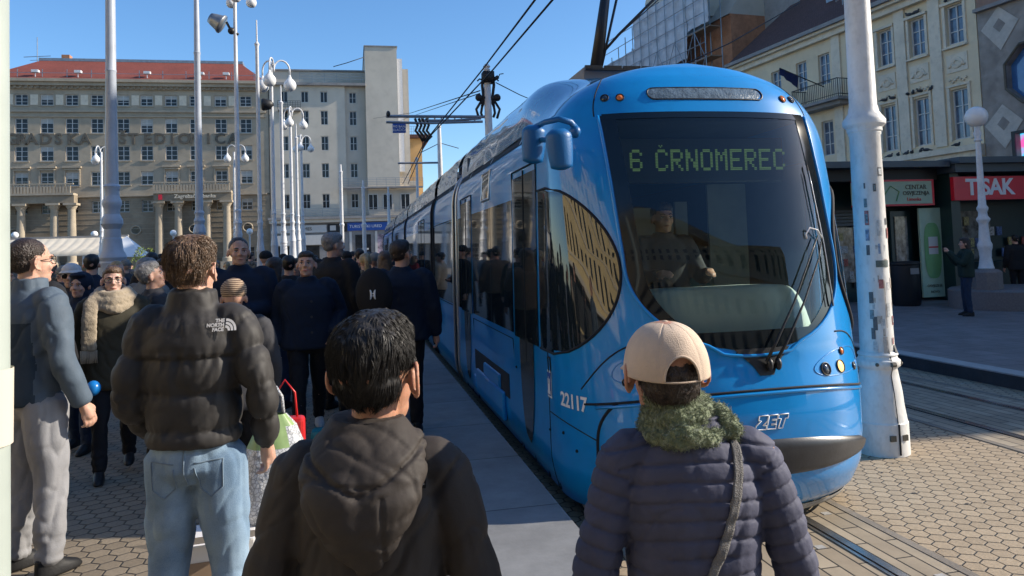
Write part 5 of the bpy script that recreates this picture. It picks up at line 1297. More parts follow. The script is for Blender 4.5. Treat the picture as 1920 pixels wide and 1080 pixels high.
# ---- kiosks
ki = empty('newsstand_kiosk', (15.6, 17.2, -.08), 0, 'dark newsstand kiosk with a big red sign reading TISAK', 'kiosk')
boxpart(ki, 'body', M['kioskdark'], [(.05, 4.6, .6, 3.2, 0, 3.4)]); boxpart(ki, 'side_panel', M['kioskdark'], [(.02, .3, -.2, .6, 0, 3.4), (.301, 4.6, .0, .59, 0, 1.0)])
boxpart(ki, 'roof', M['kioskroof'], [(-.1, 4.9, -.7, 3.4, 3.62, 3.78), (-.05, 4.8, -.5, 3.3, 3.40, 3.619)])
sg_ = boxpart(ki, 'red_sign', M['red'], [(.03, 4.2, -.32, -.201, 2.66, 3.29)])
text_obj('TISAK', .60, M['white'], ki, (1.16, -.325, 2.985), (1, 0, 0), (0, 0, 1), extrude=.012, bold=.016, spacing=.95)
boxpart(ki, 'counter_window', mat('kiosk_window', (.20, .20, .18), .1, var=.8, vscale=5, detail=8), [(.45, 1.9, .50, .58, 1.05, 2.4)])
random.seed(9)
mags = [mat('magazine_' + n_, c, .5, var=.6, vscale=25) for n_, c in (('pale', (.4, .4, .38)), ('red', (.35, .08, .06)), ('blue', (.08, .14, .30)), ('yellow', (.4, .32, .12)))]
for k in range(26):
    x = .4 + random.random() * 3.6; z = 1.1 + random.choice([0, .3, .6, .9]); 
    boxpart(ki, 'magazine', random.choice(mags), [(x, x + .17, .46 + k * .001, .49 + k * .001, z, z + .24)])
boxpart(ki, 'blue_crate', M['bluesign'], [(.35, .8, -.15, -.01, .1, .75)])
kl = empty('juice_kiosk', (13.55, 17.5, -.08), 0, 'dark green kiosk with a pale green sign reading CENTAR OSVJEZENJA, left of the red sign', 'kiosk')
boxpart(kl, 'body', M['kioskdark'], [(-1.5, 1.99, .7, 3.0, 0, 3.4)]); boxpart(kl, 'roof', M['kioskroof'], [(-1.8, 1.93, -.7, 3.3, 3.56, 3.72)]); boxpart(kl, 'fascia', M['iron'], [(-1.6, 1.95, -.2, .69, 3.25, 3.55)])
boxpart(kl, 'sign', M['signgreen'], [(-.6, 1.72, -.25, -.05, 2.62, 3.22)]); boxpart(kl, 'sign_frame', M['red'], [(-.6, 1.80, -.24, -.04, 3.221, 3.27), (-.6, 1.80, -.24, -.04, 2.57, 2.619), (1.721, 1.80, -.24, -.04, 2.62, 3.22)])
text_obj('CENTAR', .17, M['letters'], kl, (1.22, -.26, 3.06), (1, 0, 0), (0, 0, 1), extrude=.004); text_obj('OSVJEZENJA', .15, M['letters'], kl, (1.22, -.26, 2.90), (1, 0, 0), (0, 0, 1), extrude=.004)
text_obj('Limenka', .13, M['red'], kl, (1.15, -.26, 2.74), (1, 0, 0), (0, 0, 1), extrude=.004)
mb = MB(); mb.tube([(.1, -.26, 2.7), (.45, -.26, 3.1), (.7, -.26, 2.95), (.6, -.26, 2.7)], .015, 5); mb.build('sign_drawing', M['green'], kl)
boxpart(kl, 'shutter', M['kioskroof'], [(-1.4, .75, .55, .69, 2.1 + k * .09, 2.17 + k * .09) for k in range(5)])
vit = mat('vitrine', (.24, .23, .20), .12, var=.9, vscale=6, detail=9, stretch=(1, 1, .6))
boxpart(kl, 'display_window', vit, [(-1.4, -.1, .60, .68, .55, 2.05), (-.02, .65, .60, .68, .5, 2.05)]); boxpart(kl, 'window_post', M['steel'], [(-.1, -.03, .55, .7, .4, 2.1)])
dr = boxpart(kl, 'door', M['kioskdark'], [(.75, 1.38, .2, .26, .05, 2.45)]); boxpart(dr, 'door_glass', vit, [(.86, 1.24, .17, .199, .45, 2.3)])
gs = boxpart(kl, 'green_banner', M['signgreen'], [(1.40, 2.12, -.10, -.04, .10, 2.5)])
mb = MB(); pts = [(1.76 + .26 * math.copysign(abs(math.cos(a)) ** .6, math.cos(a)), -.112, 1.35 + .75 * math.copysign(abs(math.sin(a)) ** .7, math.sin(a))) for a in np.linspace(0, 2 * math.pi, 40)]
mb.add(pts[:-1], [tuple(range(39))]); mb.build('banner_bottle', M['green'], gs)
boxpart(gs, 'banner_notice', M['winwhite'], [(1.63, 1.92, -.125, -.115, 1.25, 1.72)]); boxpart(gs, 'banner_strip', M['bagred'], [(1.63, 1.92, -.13, -.126, 1.42, 1.46)])
text_obj('OSVJEZI SE', .10, M['letters'], gs, (1.76, -.113, .40), (1, 0, 0), (0, 0, 1), extrude=.003); text_obj('NOVO', .09, M['letters'], gs, (1.76, -.113, .24), (1, 0, 0), (0, 0, 1), extrude=.003)
for k in range(20):
    x = -1.3 + random.random() * 1.9; z = .65 + random.choice([0, .35, .7, 1.05]); boxpart(kl, 'goods', random.choice(mags), [(x, x + .12, .56 + k * .001, .59 + k * .001, z, z + .2)])
bi = empty('litter_bin', (13.75, 16.6, -.08), 0, 'dark cylindrical litter bin in front of the green kiosk', 'bin')
MB().lathe([(.30, 0), (.33, .06), (.33, 1.02), (.36, 1.05), (.36, 1.10), (.28, 1.12), (.26, 1.0)], 20).build('drum', M['iron'], bi, True, flat_angle=40)
boxpart(bi, 'opening', M['greytrim'], [(-.12, .12, -.345, -.33, .8, .95)])
# shop front continuing behind kiosks: canopy to the left as seen between tram and pole
ca = empty('shop_canopy', (11.5, 21, -.08), 0, 'dark shop canopy glimpsed between the tram and the sticker pole', 'canopy')
boxpart(ca, 'canopy_roof', M['kioskroof'], [(-1.5, 3.5, -.6, 4, 3.9, 4.1)]); boxpart(ca, 'shop_wall', M['kioskdark'], [(-1.3, 3.4, .5, 3.8, 0, 3.899)])
mb = MB(); mb.tube([(-.4, -.3, 0), (-.4, -.3, 2.6), (-.2, -.3, 3.1), (.4, -.3, 3.4), (1.1, -.3, 3.1), (1.3, -.3, 2.6), (1.3, -.3, 0)], .07, 8); mb.build('arch_frame', M['palewall'], ca, True)
# pigeons along the ledge and on the relief panels of the cream house
pg = MB(); pg.sphere((0, 0, .09), (.16, .075, .075), 12); pg.sphere((.13, 0, .17), (.045, .04, .045), 10); pg.tube([(-.12, 0, .08), (-.27, 0, .05)], [.04, .02], 6); pg.tube([(.16, 0, .165), (.20, 0, .16)], [.012, .004], 5)
pgo = None; M4 = Matrix.Translation(cream.location) @ Matrix.Rotation(cream.rotation_euler.z, 4, 'Z')
spots = [(x, -.38, 5.6) for x in (4.6, 3.0, 2.7, 2.2, 1.9, 1.4, .9, .1, -.3, -1.0)] + [(4.9, -.15, 12.12), (4.3, -.15, 12.12), (2.7, -.15, 12.12), (2.3, -.15, 12.12), (3.2, -.1, 8.4), (2.6, -.1, 8.42), (2.2, -.1, 8.42), (1.9, -.1, 8.42), (.5, -.1, 8.42), (1.0, -.1, 8.42)]
for k, s_ in enumerate(spots):
    if pgo is None: pgo = pg.build('pigeon', M['pigeon'], None, True); o = pgo
    else: o = pgo.copy(); COL.objects.link(o)
    o.location = M4 @ Vector(s_); o.rotation_euler = (0, 0, cream.rotation_euler.z + random.uniform(-1.5, 1.5) + (math.pi if k % 2 else 0))
    tag(o, 'grey pigeon sitting on a ledge of the cream townhouse', 'pigeon', 'pigeons on the cream house')
# ---- catenary poles with brackets, sign and wires
cp = pole('catenary_pole', 'tall catenary pole with tangled black cables and a long arm across the tram tracks', 915, 200, 17, [(120, 6), (125, 14), (128, 9), (131, 13), (135, 10), (138, 12), (141, 12), (220, 14), (300, 15), (480, 16)], M['polewhite'], 'pole', zb=-.26)
B = Vector(cp.location)
def L_(px, py, Y=17): return at(px, py, Y) - B
mb = MB()
mb.tube([L_(910, 219), L_(724, 218)], .035, 8); mb.tube([L_(905, 228), L_(800, 231), L_(724, 229)], .03, 8)
for k in range(9): x = 790 + k * 12.5; mb.tube([L_(x, 219), L_(x, 230)], .018, 5)
mb.tube([L_(795, 226), L_(850, 226), L_(902, 222)], .03, 6)
mb.build('bracket_arm', M['steel'], cp)
mb = MB(); c = L_(915, 140)
mb.box(c.x - .14, c.x + .12, c.y - .16, c.y + .12, c.z - .2, c.z + .05)
for sx in (-1, 1):
    x = 915 + sx * 9
    mb.tube([L_(x, 137), L_(x + sx * 2, 160), L_(x - sx * 1, 185), L_(x + sx * 2, 200)], .035, 6)
    mb.tube([L_(915 + sx * 8, 185), L_(915 + sx * 14, 192), L_(915 + sx * 22, 205), L_(915 + sx * 19, 215), L_(915 + sx * 17, 222)], .03, 6)
    mb.tube([L_(915 + sx * 6, 188), L_(915 + sx * 11, 200), L_(915 + sx * 13, 212), L_(915 + sx * 10, 220)], .03, 6)
    mb.tube([L_(915, 152), L_(915 + sx * 16, 148), L_(915 + sx * 20, 152)], .02, 5)
    mb.sphere(L_(915 + sx * 17, 183), .09, 10)
mb.tube([L_(918, 150), L_(928, 148), L_(934, 144)], .05, 6); mb.tube([L_(934, 146), L_(937, 139), L_(944, 138)], .012, 5)
mb.tube([L_(896, 183), L_(936, 185)], .05, 8)
mb.build('insulators_and_cables', M['cable'], cp, True)
mb = MB()
for k in range(4):
    x = 778 + k * 7; mb.tube([L_(x, 222), L_(x + 5, 235), L_(x + 1, 245), L_(x + 10, 256), L_(793 + k * 2, 265)], .03, 6)
mb.build('hanging_cables', M['cable'], cp, True)
mb = MB(); a_, b_ = L_(736, 232), L_(761, 249); mb.box(a_.x, b_.x, a_.y - .03, a_.y + .03, b_.z, a_.z); sgn = mb.build('stop_sign', M['bluesign'], cp)
text_obj('TRG BANA', .075, M['white'], sgn, ((a_.x + b_.x) / 2, a_.y - .036, a_.z - .07), (1, 0, 0), (0, 0, 1), extrude=.002); text_obj('JELA\u010cI\u0106A', .075, M['white'], sgn, ((a_.x + b_.x) / 2, a_.y - .036, a_.z - .15), (1, 0, 0), (0, 0, 1), extrude=.002)
mb = MB(); mb.sphere(L_(728, 214), (.05, .08, .08), 10); mb.build('camera_head', M['iron'], cp, True)
c2 = pole('catenary_pole', 'plain catenary pole beyond the tram roof, second along the tracks', 825, 300, 34, [(234, 7), (238, 9), (240, 7), (300, 9), (480, 9)], M['polewhite'], 'pole', zb=-.26)
B = Vector(c2.location); mb = MB(); mb.tube([at(746, 306, 34) - B, at(825, 305, 34) - B], .05, 6); mb.tube([at(787, 287, 34) - B, at(825, 268, 34) - B, at(860, 278, 34) - B], .02, 5); mb.build('bracket_arm', M['steel'], c2)
pole('catenary_pole', 'short looking far catenary pole at the street end, third along the tracks', 782, 330, 58, [(295, 4), (298, 6), (302, 4.5), (340, 5), (480, 6)], M['polewhite'], 'pole', zb=-.26)
# contact wires
def wire(name, label, pts, r=.012, cat='wire'):
    o = MB().tube(pts, r, 6).build(name, M['cable'], None, True); tag(o, label, cat); return o
wire('contact_wire', 'left of two thick overhead wires running down from the top towards the tracks', [at(1012, -12, 8), at(905, 130, 13), at(797, 265, 17), at(755, 345, 34)], .014)
wire('contact_wire', 'right of two thick overhead wires running down from the top towards the tracks', [at(1040, -5, 8), at(925, 130, 13), at(800, 262, 17), at(765, 345, 34)], .014)
wire('span_wire', 'thin upper span wire from the catenary pole to the pale block', [at(900, 170, 17), at(770, 212, 40), at(700, 222, 93)], .014)
wire('span_wire', 'thin lower span wire from the catenary pole to the pale block', [at(900, 175, 17), at(790, 212, 40), at(745, 228, 93)], .012)
wire('span_wire', 'short span wire right of the catenary pole', [at(930, 155, 17), at(975, 178, 20), at(1100, 230, 26)], .012)
wire('span_wire', 'wire crossing in front of the scaffolding towards the cream roof', [at(1500, 5, 22), at(1370, 80, 18), at(1200, 160, 14)], .016)
wire('span_wire', 'wire crossing the sky behind the pantograph', [at(1245, -10, 12), at(1150, 75, 11), at(1100, 135, 10)], .012)
wire('roof_cable', 'thin cable from the pale tower to the penthouse roof', [at(683, 107, 94), at(650, 118, 94), at(625, 125, 94)], .05)
# ================================================================ people
def skin_mat(name, col):
    m = mat(name, col, .5, var=.10, vscale=18, bump=.08, bscale=160, spec=.4)
    b = m.node_tree.nodes['Principled BSDF']; b.inputs['Subsurface Weight'].default_value = .22; b.inputs['Subsurface Radius'].default_value = (.9, .25, .12); b.inputs['Subsurface Scale'].default_value = .012
    return m
def cloth(name, col, rough=.8, bump=.10, bscale=140, var=.12, vscale=7, sheen=.0, spec=.3):
    m = mat(name, col, rough, var=var, vscale=vscale, bump=bump, bscale=bscale, spec=spec)
    if sheen: m.node_tree.nodes['Principled BSDF'].inputs['Sheen Weight'].default_value = sheen
    return m
def denim():
    m, nt, b = newmat('light_denim'); tc = N(nt, 'ShaderNodeTexCoord')
    n = N(nt, 'ShaderNodeTexNoise'); n.inputs['Scale'].default_value = 5; n.inputs['Detail'].default_value = 6; nt.links.new(tc.outputs['Object'], n.inputs['Vector'])
    w_ = N(nt, 'ShaderNodeTexNoise'); w_.inputs['Scale'].default_value = 260; nt.links.new(tc.outputs['Object'], w_.inputs['Vector'])
    a = N(nt, 'ShaderNodeMath', operation='MULTIPLY_ADD'); a.inputs[1].default_value = .25; nt.links.new(w_.outputs[0], a.inputs[0]); nt.links.new(n.outputs[0], a.inputs[2])
    r_ = N(nt, 'ShaderNodeValToRGB'); e = r_.color_ramp.elements; e[0].position = .45; e[0].color = (.10, .17, .26, 1); e[1].position = .8; e[1].color = (.26, .36, .46, 1)
    nt.links.new(a.outputs[0], r_.inputs[0]); nt.links.new(r_.outputs[0], b.inputs['Base Color']); b.inputs['Roughness'].default_value = .85
    bp = N(nt, 'ShaderNodeBump'); bp.inputs['Strength'].default_value = .3; bp.inputs['Distance'].default_value = .004; nt.links.new(w_.outputs[0], bp.inputs['Height']); nt.links.new(bp.outputs[0], b.inputs['Normal'])
    return m
def stripe_mat(name, c1, c2, scale):
    m, nt, b = newmat(name); tc = N(nt, 'ShaderNodeTexCoord'); w_ = N(nt, 'ShaderNodeTexWave', bands_direction='Z'); w_.inputs['Scale'].default_value = scale; w_.inputs['Distortion'].default_value = 2.5
    nt.links.new(tc.outputs['Object'], w_.inputs['Vector']); r_ = N(nt, 'ShaderNodeValToRGB'); e = r_.color_ramp.elements; e[0].position = .35; e[0].color = (*c1, 1); e[1].position = .65; e[1].color = (*c2, 1)
    nt.links.new(w_.outputs[0], r_.inputs[0]); nt.links.new(r_.outputs[0], b.inputs['Base Color']); b.inputs['Roughness'].default_value = .9; return m
SK = skin_mat('skin_fair', (.56, .33, .24)); SK2 = skin_mat('skin_tan', (.46, .23, .145)); SK3 = skin_mat('skin_pale', (.60, .38, .30))
HB = mat('hair_black', (.014, .012, .011), .50, var=.3, vscale=60, spec=.45); HBR = mat('hair_brown', (.13, .075, .04), .42, var=.4, vscale=60, spec=.6, bump=.5, bscale=120); HDB = mat('hair_dark_brown', (.035, .022, .016), .42, var=.3, vscale=60, bump=.5, bscale=120)
HG = mat('hair_grey', (.24, .23, .22), .5, var=.3, vscale=60, bump=.5, bscale=120); HBL = mat('hair_blond', (.42, .29, .14), .45, var=.35, vscale=50, bump=.6, bscale=110)
EYW = mat('eye_white', (.6, .58, .55), .2, var=0); EYD = mat('eye_dark', (.02, .015, .01), .1, var=0); LIP = mat('lips', (.38, .13, .11), .4, var=.1)
C = {'black': cloth('black_cloth', (.014, .014, .016)), 'puffer': cloth('black_nylon_puffer', (.036, .033, .031), .62, .05, 60, spec=.35), 'coatblk': cloth('charcoal_nylon', (.046, .038, .033), .68, .06, 55, spec=.28), 'navyq': cloth('navy_quilted_nylon', (.075, .078, .120), .70, .08, 90, spec=.3),
     'navy': cloth('navy_wool', (.008, .016, .036)), 'bluej': cloth('slate_blue_softshell', (.085, .115, .150), .7, .08, 120), 'bluejd': cloth('dark_slate_panel', (.028, .048, .072), .75), 'olive': cloth('dark_olive_parka', (.050, .045, .030)),
     'beige': cloth('beige_wool', (.38, .31, .22), .95, .3, 120, sheen=.3), 'cap': cloth('beige_cotton', (.60, .47, .36), .85, .25, 320), 'greentx': cloth('sage_fleece', (.20, .24, .13), .95, .9, 70, sheen=.4),
     'grey': cloth('light_grey_jersey', (.26, .26, .27), .9), 'trblk': cloth('black_trousers', (.010, .010, .013)), 'brownj': cloth('brown_jacket', (.16, .11, .075)), 'greend': cloth('dark_green_parka', (.018, .035, .028)), 'camo': cloth('grey_mottled_jacket', (.12, .115, .10), .8, .5, 40, var=.7, vscale=14),
     'jean': denim(), 'jeand': cloth('dark_jeans', (.02, .035, .07)), 'shoe': cloth('black_shoe', (.015, .015, .016), .5), 'shoew': cloth('white_shoe', (.5, .5, .5), .5), 'hatgrey': cloth('grey_knit_hat', (.22, .22, .21), .95, .7, 90), 'white': cloth('white_cloth', (.62, .60, .58)),
     'stripe': stripe_mat('brown_striped_scarf', (.45, .33, .22), (.10, .055, .035), 22), 'redj': cloth('red_jacket', (.30, .03, .03)), 'teal': cloth('teal_jacket', (.01, .12, .12)), 'strap': cloth('grey_webbing_strap', (.22, .21, .20), .8, .6, 300), 'lightblue': cloth('pale_blue_shirt', (.30, .38, .48)), 'dgrey': cloth('dark_grey_coat', (.045, .045, .05))}

def solidify(mb, vox, smooth_it=3, fac=.5):
    """voxel union of everything in mb -> (coords Nx3, faces)"""
    me = bpy.data.meshes.new('tmp'); me.from_pydata(mb.v, [], mb.f); me.update()
    o = bpy.data.objects.new('tmp', me); COL.objects.link(o)
    r_ = o.modifiers.new('r', 'REMESH'); r_.mode = 'VOXEL'; r_.voxel_size = vox; r_.use_smooth_shade = True
    if smooth_it: s_ = o.modifiers.new('s', 'SMOOTH'); s_.factor = fac; s_.iterations = smooth_it
    dg = bpy.context.evaluated_depsgraph_get(); m2 = bpy.data.meshes.new_from_object(o.evaluated_get(dg))
    bpy.data.objects.remove(o); bpy.data.meshes.remove(me); return m2
def arr(me):
    n = len(me.vertices); a = np.empty(n * 3); me.vertices.foreach_get('co', a); nn = np.empty(n * 3)
    me.vertex_normals.foreach_get('vector', nn) if hasattr(me, 'vertex_normals') else me.vertices.foreach_get('normal', nn)
    return a.reshape(-1, 3), nn.reshape(-1, 3)
def seg_t(P, A, B):
    A = np.array(A); B = np.array(B); d = B - A; L = np.linalg.norm(d); t = np.clip(((P - A) @ d) / (L * L), 0, 1)
    return t * L, np.linalg.norm(P - (A + t[:, None] * d), axis=1)
def fbm(P, f, seed=0, sc_=(1, 1, 1)):
    return np.array([noise.noise((p[0] * f * sc_[0] + seed, p[1] * f * sc_[1], p[2] * f * sc_[2])) for p in P])
def put(me, name, mtl, par, co_=None):
    if co_ is not None: me.vertices.foreach_set('co', co_.ravel()); me.update()
    me.name = name; me.materials.clear()
    for x in (mtl if isinstance(mtl, (list, tuple)) else [mtl]): me.materials.append(x)
    me.polygons.foreach_set('use_smooth', [True] * len(me.polygons))
    o = bpy.data.objects.new(name, me); COL.objects.link(o); o.parent = par; return o
def loftz(mb, rows, n=24, ex=2.3):
    """rows (z, rx, ry, cx, cy) superellipse rings"""
    v = []; f = []
    for z, rx, ry, cx, cy in rows:
        for k in range(n):
            a = 2 * math.pi * k / n; c, s_ = math.cos(a), math.sin(a)
            v.append((cx + rx * math.copysign(abs(c) ** (2 / ex), c), cy + ry * math.copysign(abs(s_) ** (2 / ex), s_), z))
    for i in range(len(rows) - 1):
        for k in range(n): k2 = (k + 1) % n; f.append((i * n + k, i * n + k2, (i + 1) * n + k2, (i + 1) * n + k))
    f.append(tuple(reversed(range(n)))); f.append(tuple((len(rows) - 1) * n + k for k in range(n)))
    mb.add(v, f)
def limb(mb, pts, rads, n=14, sub=4):
    """smooth tapered limb through joints"""
    P = [Vector(p) for p in pts]; out = []; rr = []
    for i in range(len(P) - 1):
        for k in range(sub):
            t = k / sub; p0 = P[max(i - 1, 0)]; p1 = P[i]; p2 = P[i + 1]; p3 = P[min(i + 2, len(P) - 1)]
            q = .5 * ((2 * p1) + (p2 - p0) * t + (2 * p0 - 5 * p1 + 4 * p2 - p3) * t * t + (3 * p1 - p0 - 3 * p2 + p3) * t ** 3)
            q = q.lerp(p1.lerp(p2, t), .45); out.append(q); a, b_ = rads[i], rads[i + 1]; tt = t * t * (3 - 2 * t); rr.append(a + (b_ - a) * tt)
    out.append(P[-1]); rr.append(rads[-1])
    # rounded caps
    d0 = (out[0] - out[1]).normalized(); d1 = (out[-1] - out[-2]).normalized()
    out = [out[0] + d0 * rr[0] * .6, out[0] + d0 * rr[0] * .35] + out + [out[-1] + d1 * rr[-1] * .3, out[-1] + d1 * rr[-1] * .5]
    rr = [rr[0] * .4, rr[0] * .8] + rr + [rr[-1] * .8, rr[-1] * .45]
    mb.tube(out, rr, n)
ARM = {'down': ((.265, -.03, 1.13), (.275, .06, .885)), 'wide': ((.33, -.05, 1.15), (.34, .03, .90)), 'pocket': ((.295, -.07, 1.16), (.225, .11, .98)), 'phone': ((.22, .13, 1.17), (.075, .34, 1.44)),
       'fold': ((.25, -.0, 1.15), (.10, .20, 1.12)), 'bag': ((.28, -.04, 1.13), (.30, .02, .88)), 'swing': ((.26, -.10, 1.14), (.27, -.02, .90)), 'swingf': ((.25, .06, 1.14), (.25, .20, .93))}
def person(label, x, y, rz, H=1.75, w=1.0, vox=.016, skin=None, hair=('short', None), top=None, bottom=None, shoe=None, arms=('down', 'down'), stride=0.0, head=(0, 0), face=True, z0=0.0, group='crowd on the tram platform', hvox=None, lean=0, glasses=None, deep=False, sit=False, legw=1.0, feet_apart=.10, hs_=1.07, hx_=0.0):
    skin = skin or SK; top = dict(top or {}); sc_ = H / 1.75
    e = empty('person', (x, y, z0), R(rz), label, 'person', group); e.scale = (sc_, sc_, sc_)
    J = {}
    for s_, nm in ((1, arms[1]), (-1, arms[0])):
        el, wr = ARM[nm] if isinstance(nm, str) else nm
        J['sh', s_] = (s_ * .185 * w, -.01, 1.415); J['el', s_] = (s_ * el[0] * (.5 + .5 * w), el[1], el[2]); J['wr', s_] = (s_ * wr[0] * (.5 + .5 * w), wr[1], wr[2])
        st_ = stride * s_; up = max(0, -st_) * .35
        J['hip', s_] = (s_ * .092 * w, 0, .90); J['an', s_] = (s_ * feet_apart, st_, .085 + up); J['kn', s_] = (s_ * (.095 + .4 * (feet_apart - .1)), st_ * .5 + .03 + abs(st_) * .1, .49 + up * .3)
        if sit: J['kn', s_] = (s_ * .12, .42, .92); J['an', s_] = (s_ * .12, .45, .5)
    HM = Matrix.Translation((hx_, -.01, 1.482)) @ Matrix.Rotation(R(-head[0]), 4, 'Z') @ Matrix.Rotation(R(head[1]), 4, 'X') @ Matrix.Scale(hs_, 4) @ Matrix.Translation((0, .01, -1.512))
    hx = 1.0
    # --- body: one continuous surface
    mb = MB()
    loftz(mb, [(.84, .10 * w, .08, 0, 0), (.90, .155 * w, .105, 0, -.01), (1.0, .150 * w, .10, 0, 0), (1.10, .135 * w, .092, 0, 0), (1.25, .155 * w, .105, 0, 0), (1.36, .165 * w, .10, 0, -.01), (1.43, .12 * w, .075, 0, -.015), (1.47, .07, .06, 0, -.015)], 20)
    limb(mb, [(0, -.022, 1.42), (hx_ * .6, -.018, 1.50), (hx_, -.004, 1.60)], [.062, .056, .054], 16)
    for s_ in (1, -1):
        limb(mb, [J['sh', s_], J['el', s_], J['wr', s_]], [.052, .042, .028], 12)
        limb(mb, [J['hip', s_], J['kn', s_], J['an', s_]], [.085, .055, .038], 12)
        # hand: palm, four unequal curled fingers and a thumb
        W_ = Vector(J['wr', s_]); d = (W_ - Vector(J['el', s_])).normalized(); side = Vector((0, 1, 0)) - d * d.y; side = side.normalized() if side.length > .2 else Vector((1, 0, 0)); inn = d.cross(side) * (1 if s_ > 0 else -1)
        if inn.x * s_ > 0: inn = -inn
        limb(mb, [W_, W_ + d * .045, W_ + d * .085], [.024, .030, .030], 10, 2)
        for k in range(4):
            b0 = W_ + d * .085 + side * (.030 - .02 * k); ln = (.036, .040, .037, .028)[k]
            limb(mb, [b0 - d * .02, b0 + d * ln * .8 + inn * .004, b0 + d * ln * 1.4 + inn * .024, b0 + d * ln * 1.5 + inn * .045], [.0095, .009, .0085, .007], 8, 2)
        t0 = W_ + d * .03 + side * .026; limb(mb, [t0, t0 + side * .02 + d * .03 + inn * .008, t0 + side * .016 + d * .06 + inn * .022], [.013, .011, .008], 8, 2)
    i0 = len(mb.v)
    mb.sphere((0, -.014, 1.665), (.075, .095, .086), 24); mb.sphere((0, .026, 1.618), (.060, .062, .088), 20); mb.sphere((0, .032, 1.566), (.050, .052, .046), 18)
    mb.sphere((0, .070, 1.546), (.022, .018, .017), 12)
    if True:
        mb.tube([(0, .082, 1.662), (0, .092, 1.640), (0, .104, 1.617), (0, .086, 1.606)], [.007, .009, .0135, .010], 10)
        for s_ in (1, -1): mb.sphere((s_ * .013, .090, 1.612), (.009, .010, .008), 10); mb.sphere((s_ * .030, .079, 1.663), (.022, .010, .008), 10); mb.sphere((s_ * .036, .064, 1.610), (.022, .018, .022), 12)
        mb.sphere((0, .084, 1.581), (.021, .008, .006), 10); mb.sphere((0, .083, 1.571), (.018, .009, .006), 10)
    for s_ in (1, -1):
        ex_ = .076
        if deep:
            pts = []
            for a in np.linspace(-1.9, 2.3, 16):
                r2 = (.019, .033); yy = -.008 + -.019 * math.cos(a) * 1.0; zz = 1.628 + .031 * math.sin(a) * (1.0 if math.sin(a) > 0 else .95)
                pts.append((s_ * (ex_ + .018 * (1 + math.cos(a)) / 2 + .003), yy, zz))
            mb.tube(pts, .0052, 8); mb.sphere((s_ * (ex_ + .002), -.004, 1.625), (.009, .017, .028), 14, rot=Matrix.Rotation(s_ * .35, 3, 'Z')); mb.sphere((s_ * (ex_ + .006), .004, 1.596), (.007, .009, .010), 10); mb.tube([(s_ * (ex_ + .008), -.004, 1.642), (s_ * (ex_ + .010), .0, 1.625), (s_ * (ex_ + .006), .004, 1.605)], .004, 6)
        else:
            mb.sphere((s_ * (ex_ + .006), -.006, 1.625), (.009, .019, .031), 12, rot=Matrix.Rotation(s_ * .45, 3, 'Z'))
    mb.xf(HM, i0)
    me = solidify(mb, hvox or vox * .62, 2); body = put(me, 'body', skin, e)
    if face:
        f_ = MB()
        for s_ in (1, -1):
            f_.sphere((s_ * .031, .0735, 1.6415), (.0135, .010, .0062), 12, 0); f_.sphere((s_ * .031, .0805, 1.6415), (.0055, .004, .0052), 10, 1)
            f_.tube([(s_ * .017, .083, 1.6475), (s_ * .031, .0855, 1.6505), (s_ * .046, .076, 1.6465)], .0022, 6, 1)
            f_.tube([(s_ * .014, .088, 1.662), (s_ * .030, .0885, 1.667), (s_ * .050, .074, 1.661)], [.003, .0038, .002], 6, 1)
        f_.xf(HM); f_.build('eyes', [EYW, EYD], e, True)
        f_ = MB(); f_.tube([(-.023, .080, 1.5765), (-.008, .0905, 1.579), (0, .0915, 1.578), (.008, .0905, 1.579), (.023, .080, 1.5765)], [.002, .0042, .0042, .0042, .002], 8); f_.xf(HM); f_.build('lips', LIP, e, True)
    if glasses:
        f_ = MB()
        for s_ in (1, -1):
            ring = [(s_ * (.034 + .025 * math.copysign(abs(math.cos(a)) ** .7, math.cos(a))), .094 - .006 * abs(math.cos(a)), 1.641 + .019 * math.copysign(abs(math.sin(a)) ** .8, math.sin(a))) for a in np.linspace(0, 2 * math.pi, 24)]
            f_.tube(ring, .0022, 6); f_.tube([(s_ * .058, .088, 1.645), (s_ * .074, .05, 1.648), (s_ * .079, -.01, 1.64)], .002, 5)
            if glasses == 'sun': f_.add([r_ for r_ in ring[:-1]], [tuple(range(len(ring) - 1))])
        f_.tube([(-.010, .096, 1.646), (.010, .096, 1.646)], .002, 5); f_.xf(HM); f_.build('glasses', EYD, e, True)
    # --- hair / hat
    hs, hm = hair; hm = hm or HDB
    if hs:
        hb = MB(); g = 1.0
        if hs in ('short', 'shortfg'):
            hb.sphere((0, -.024, 1.684), (.081, .094, .082), 24); hb.sphere((0, .012, 1.718), (.070, .074, .048), 20); hb.sphere((0, -.042, 1.640), (.070, .060, .060), 18)
        elif hs == 'undercap': hb.sphere((0, -.024, 1.648), (.0765, .088, .075), 24); hb.sphere((0, -.045, 1.620), (.068, .060, .055), 18)
        elif hs == 'crop': hb.sphere((0, -.022, 1.678), (.078, .092, .082), 24); hb.sphere((0, -.045, 1.640), (.070, .060, .060), 18)
        elif hs in ('long', 'wavy'):
            hb.sphere((0, -.022, 1.680), (.086, .100, .088), 24); hb.sphere((0, .010, 1.722), (.074, .078, .046), 18)
            loftz(hb, [(1.38, .07, .03, 0, -.085), (1.46, .095, .045, 0, -.075), (1.56, .095, .06, 0, -.055), (1.66, .088, .08, 0, -.03)], 18)
        elif hs == 'bun': hb.sphere((0, -.022, 1.678), (.080, .096, .084), 24); hb.sphere((0, .012, 1.715), (.068, .070, .042), 18); hb.sphere((0, -.125, 1.665), (.034, .032, .034), 14)
        elif hs == 'pony': hb.sphere((0, -.022, 1.678), (.080, .096, .084), 24); limb(hb, [(0, -.10, 1.71), (0, -.15, 1.66), (0, -.145, 1.54), (0, -.12, 1.42)], [.018, .032, .036, .014], 12)
        elif hs == 'hood':
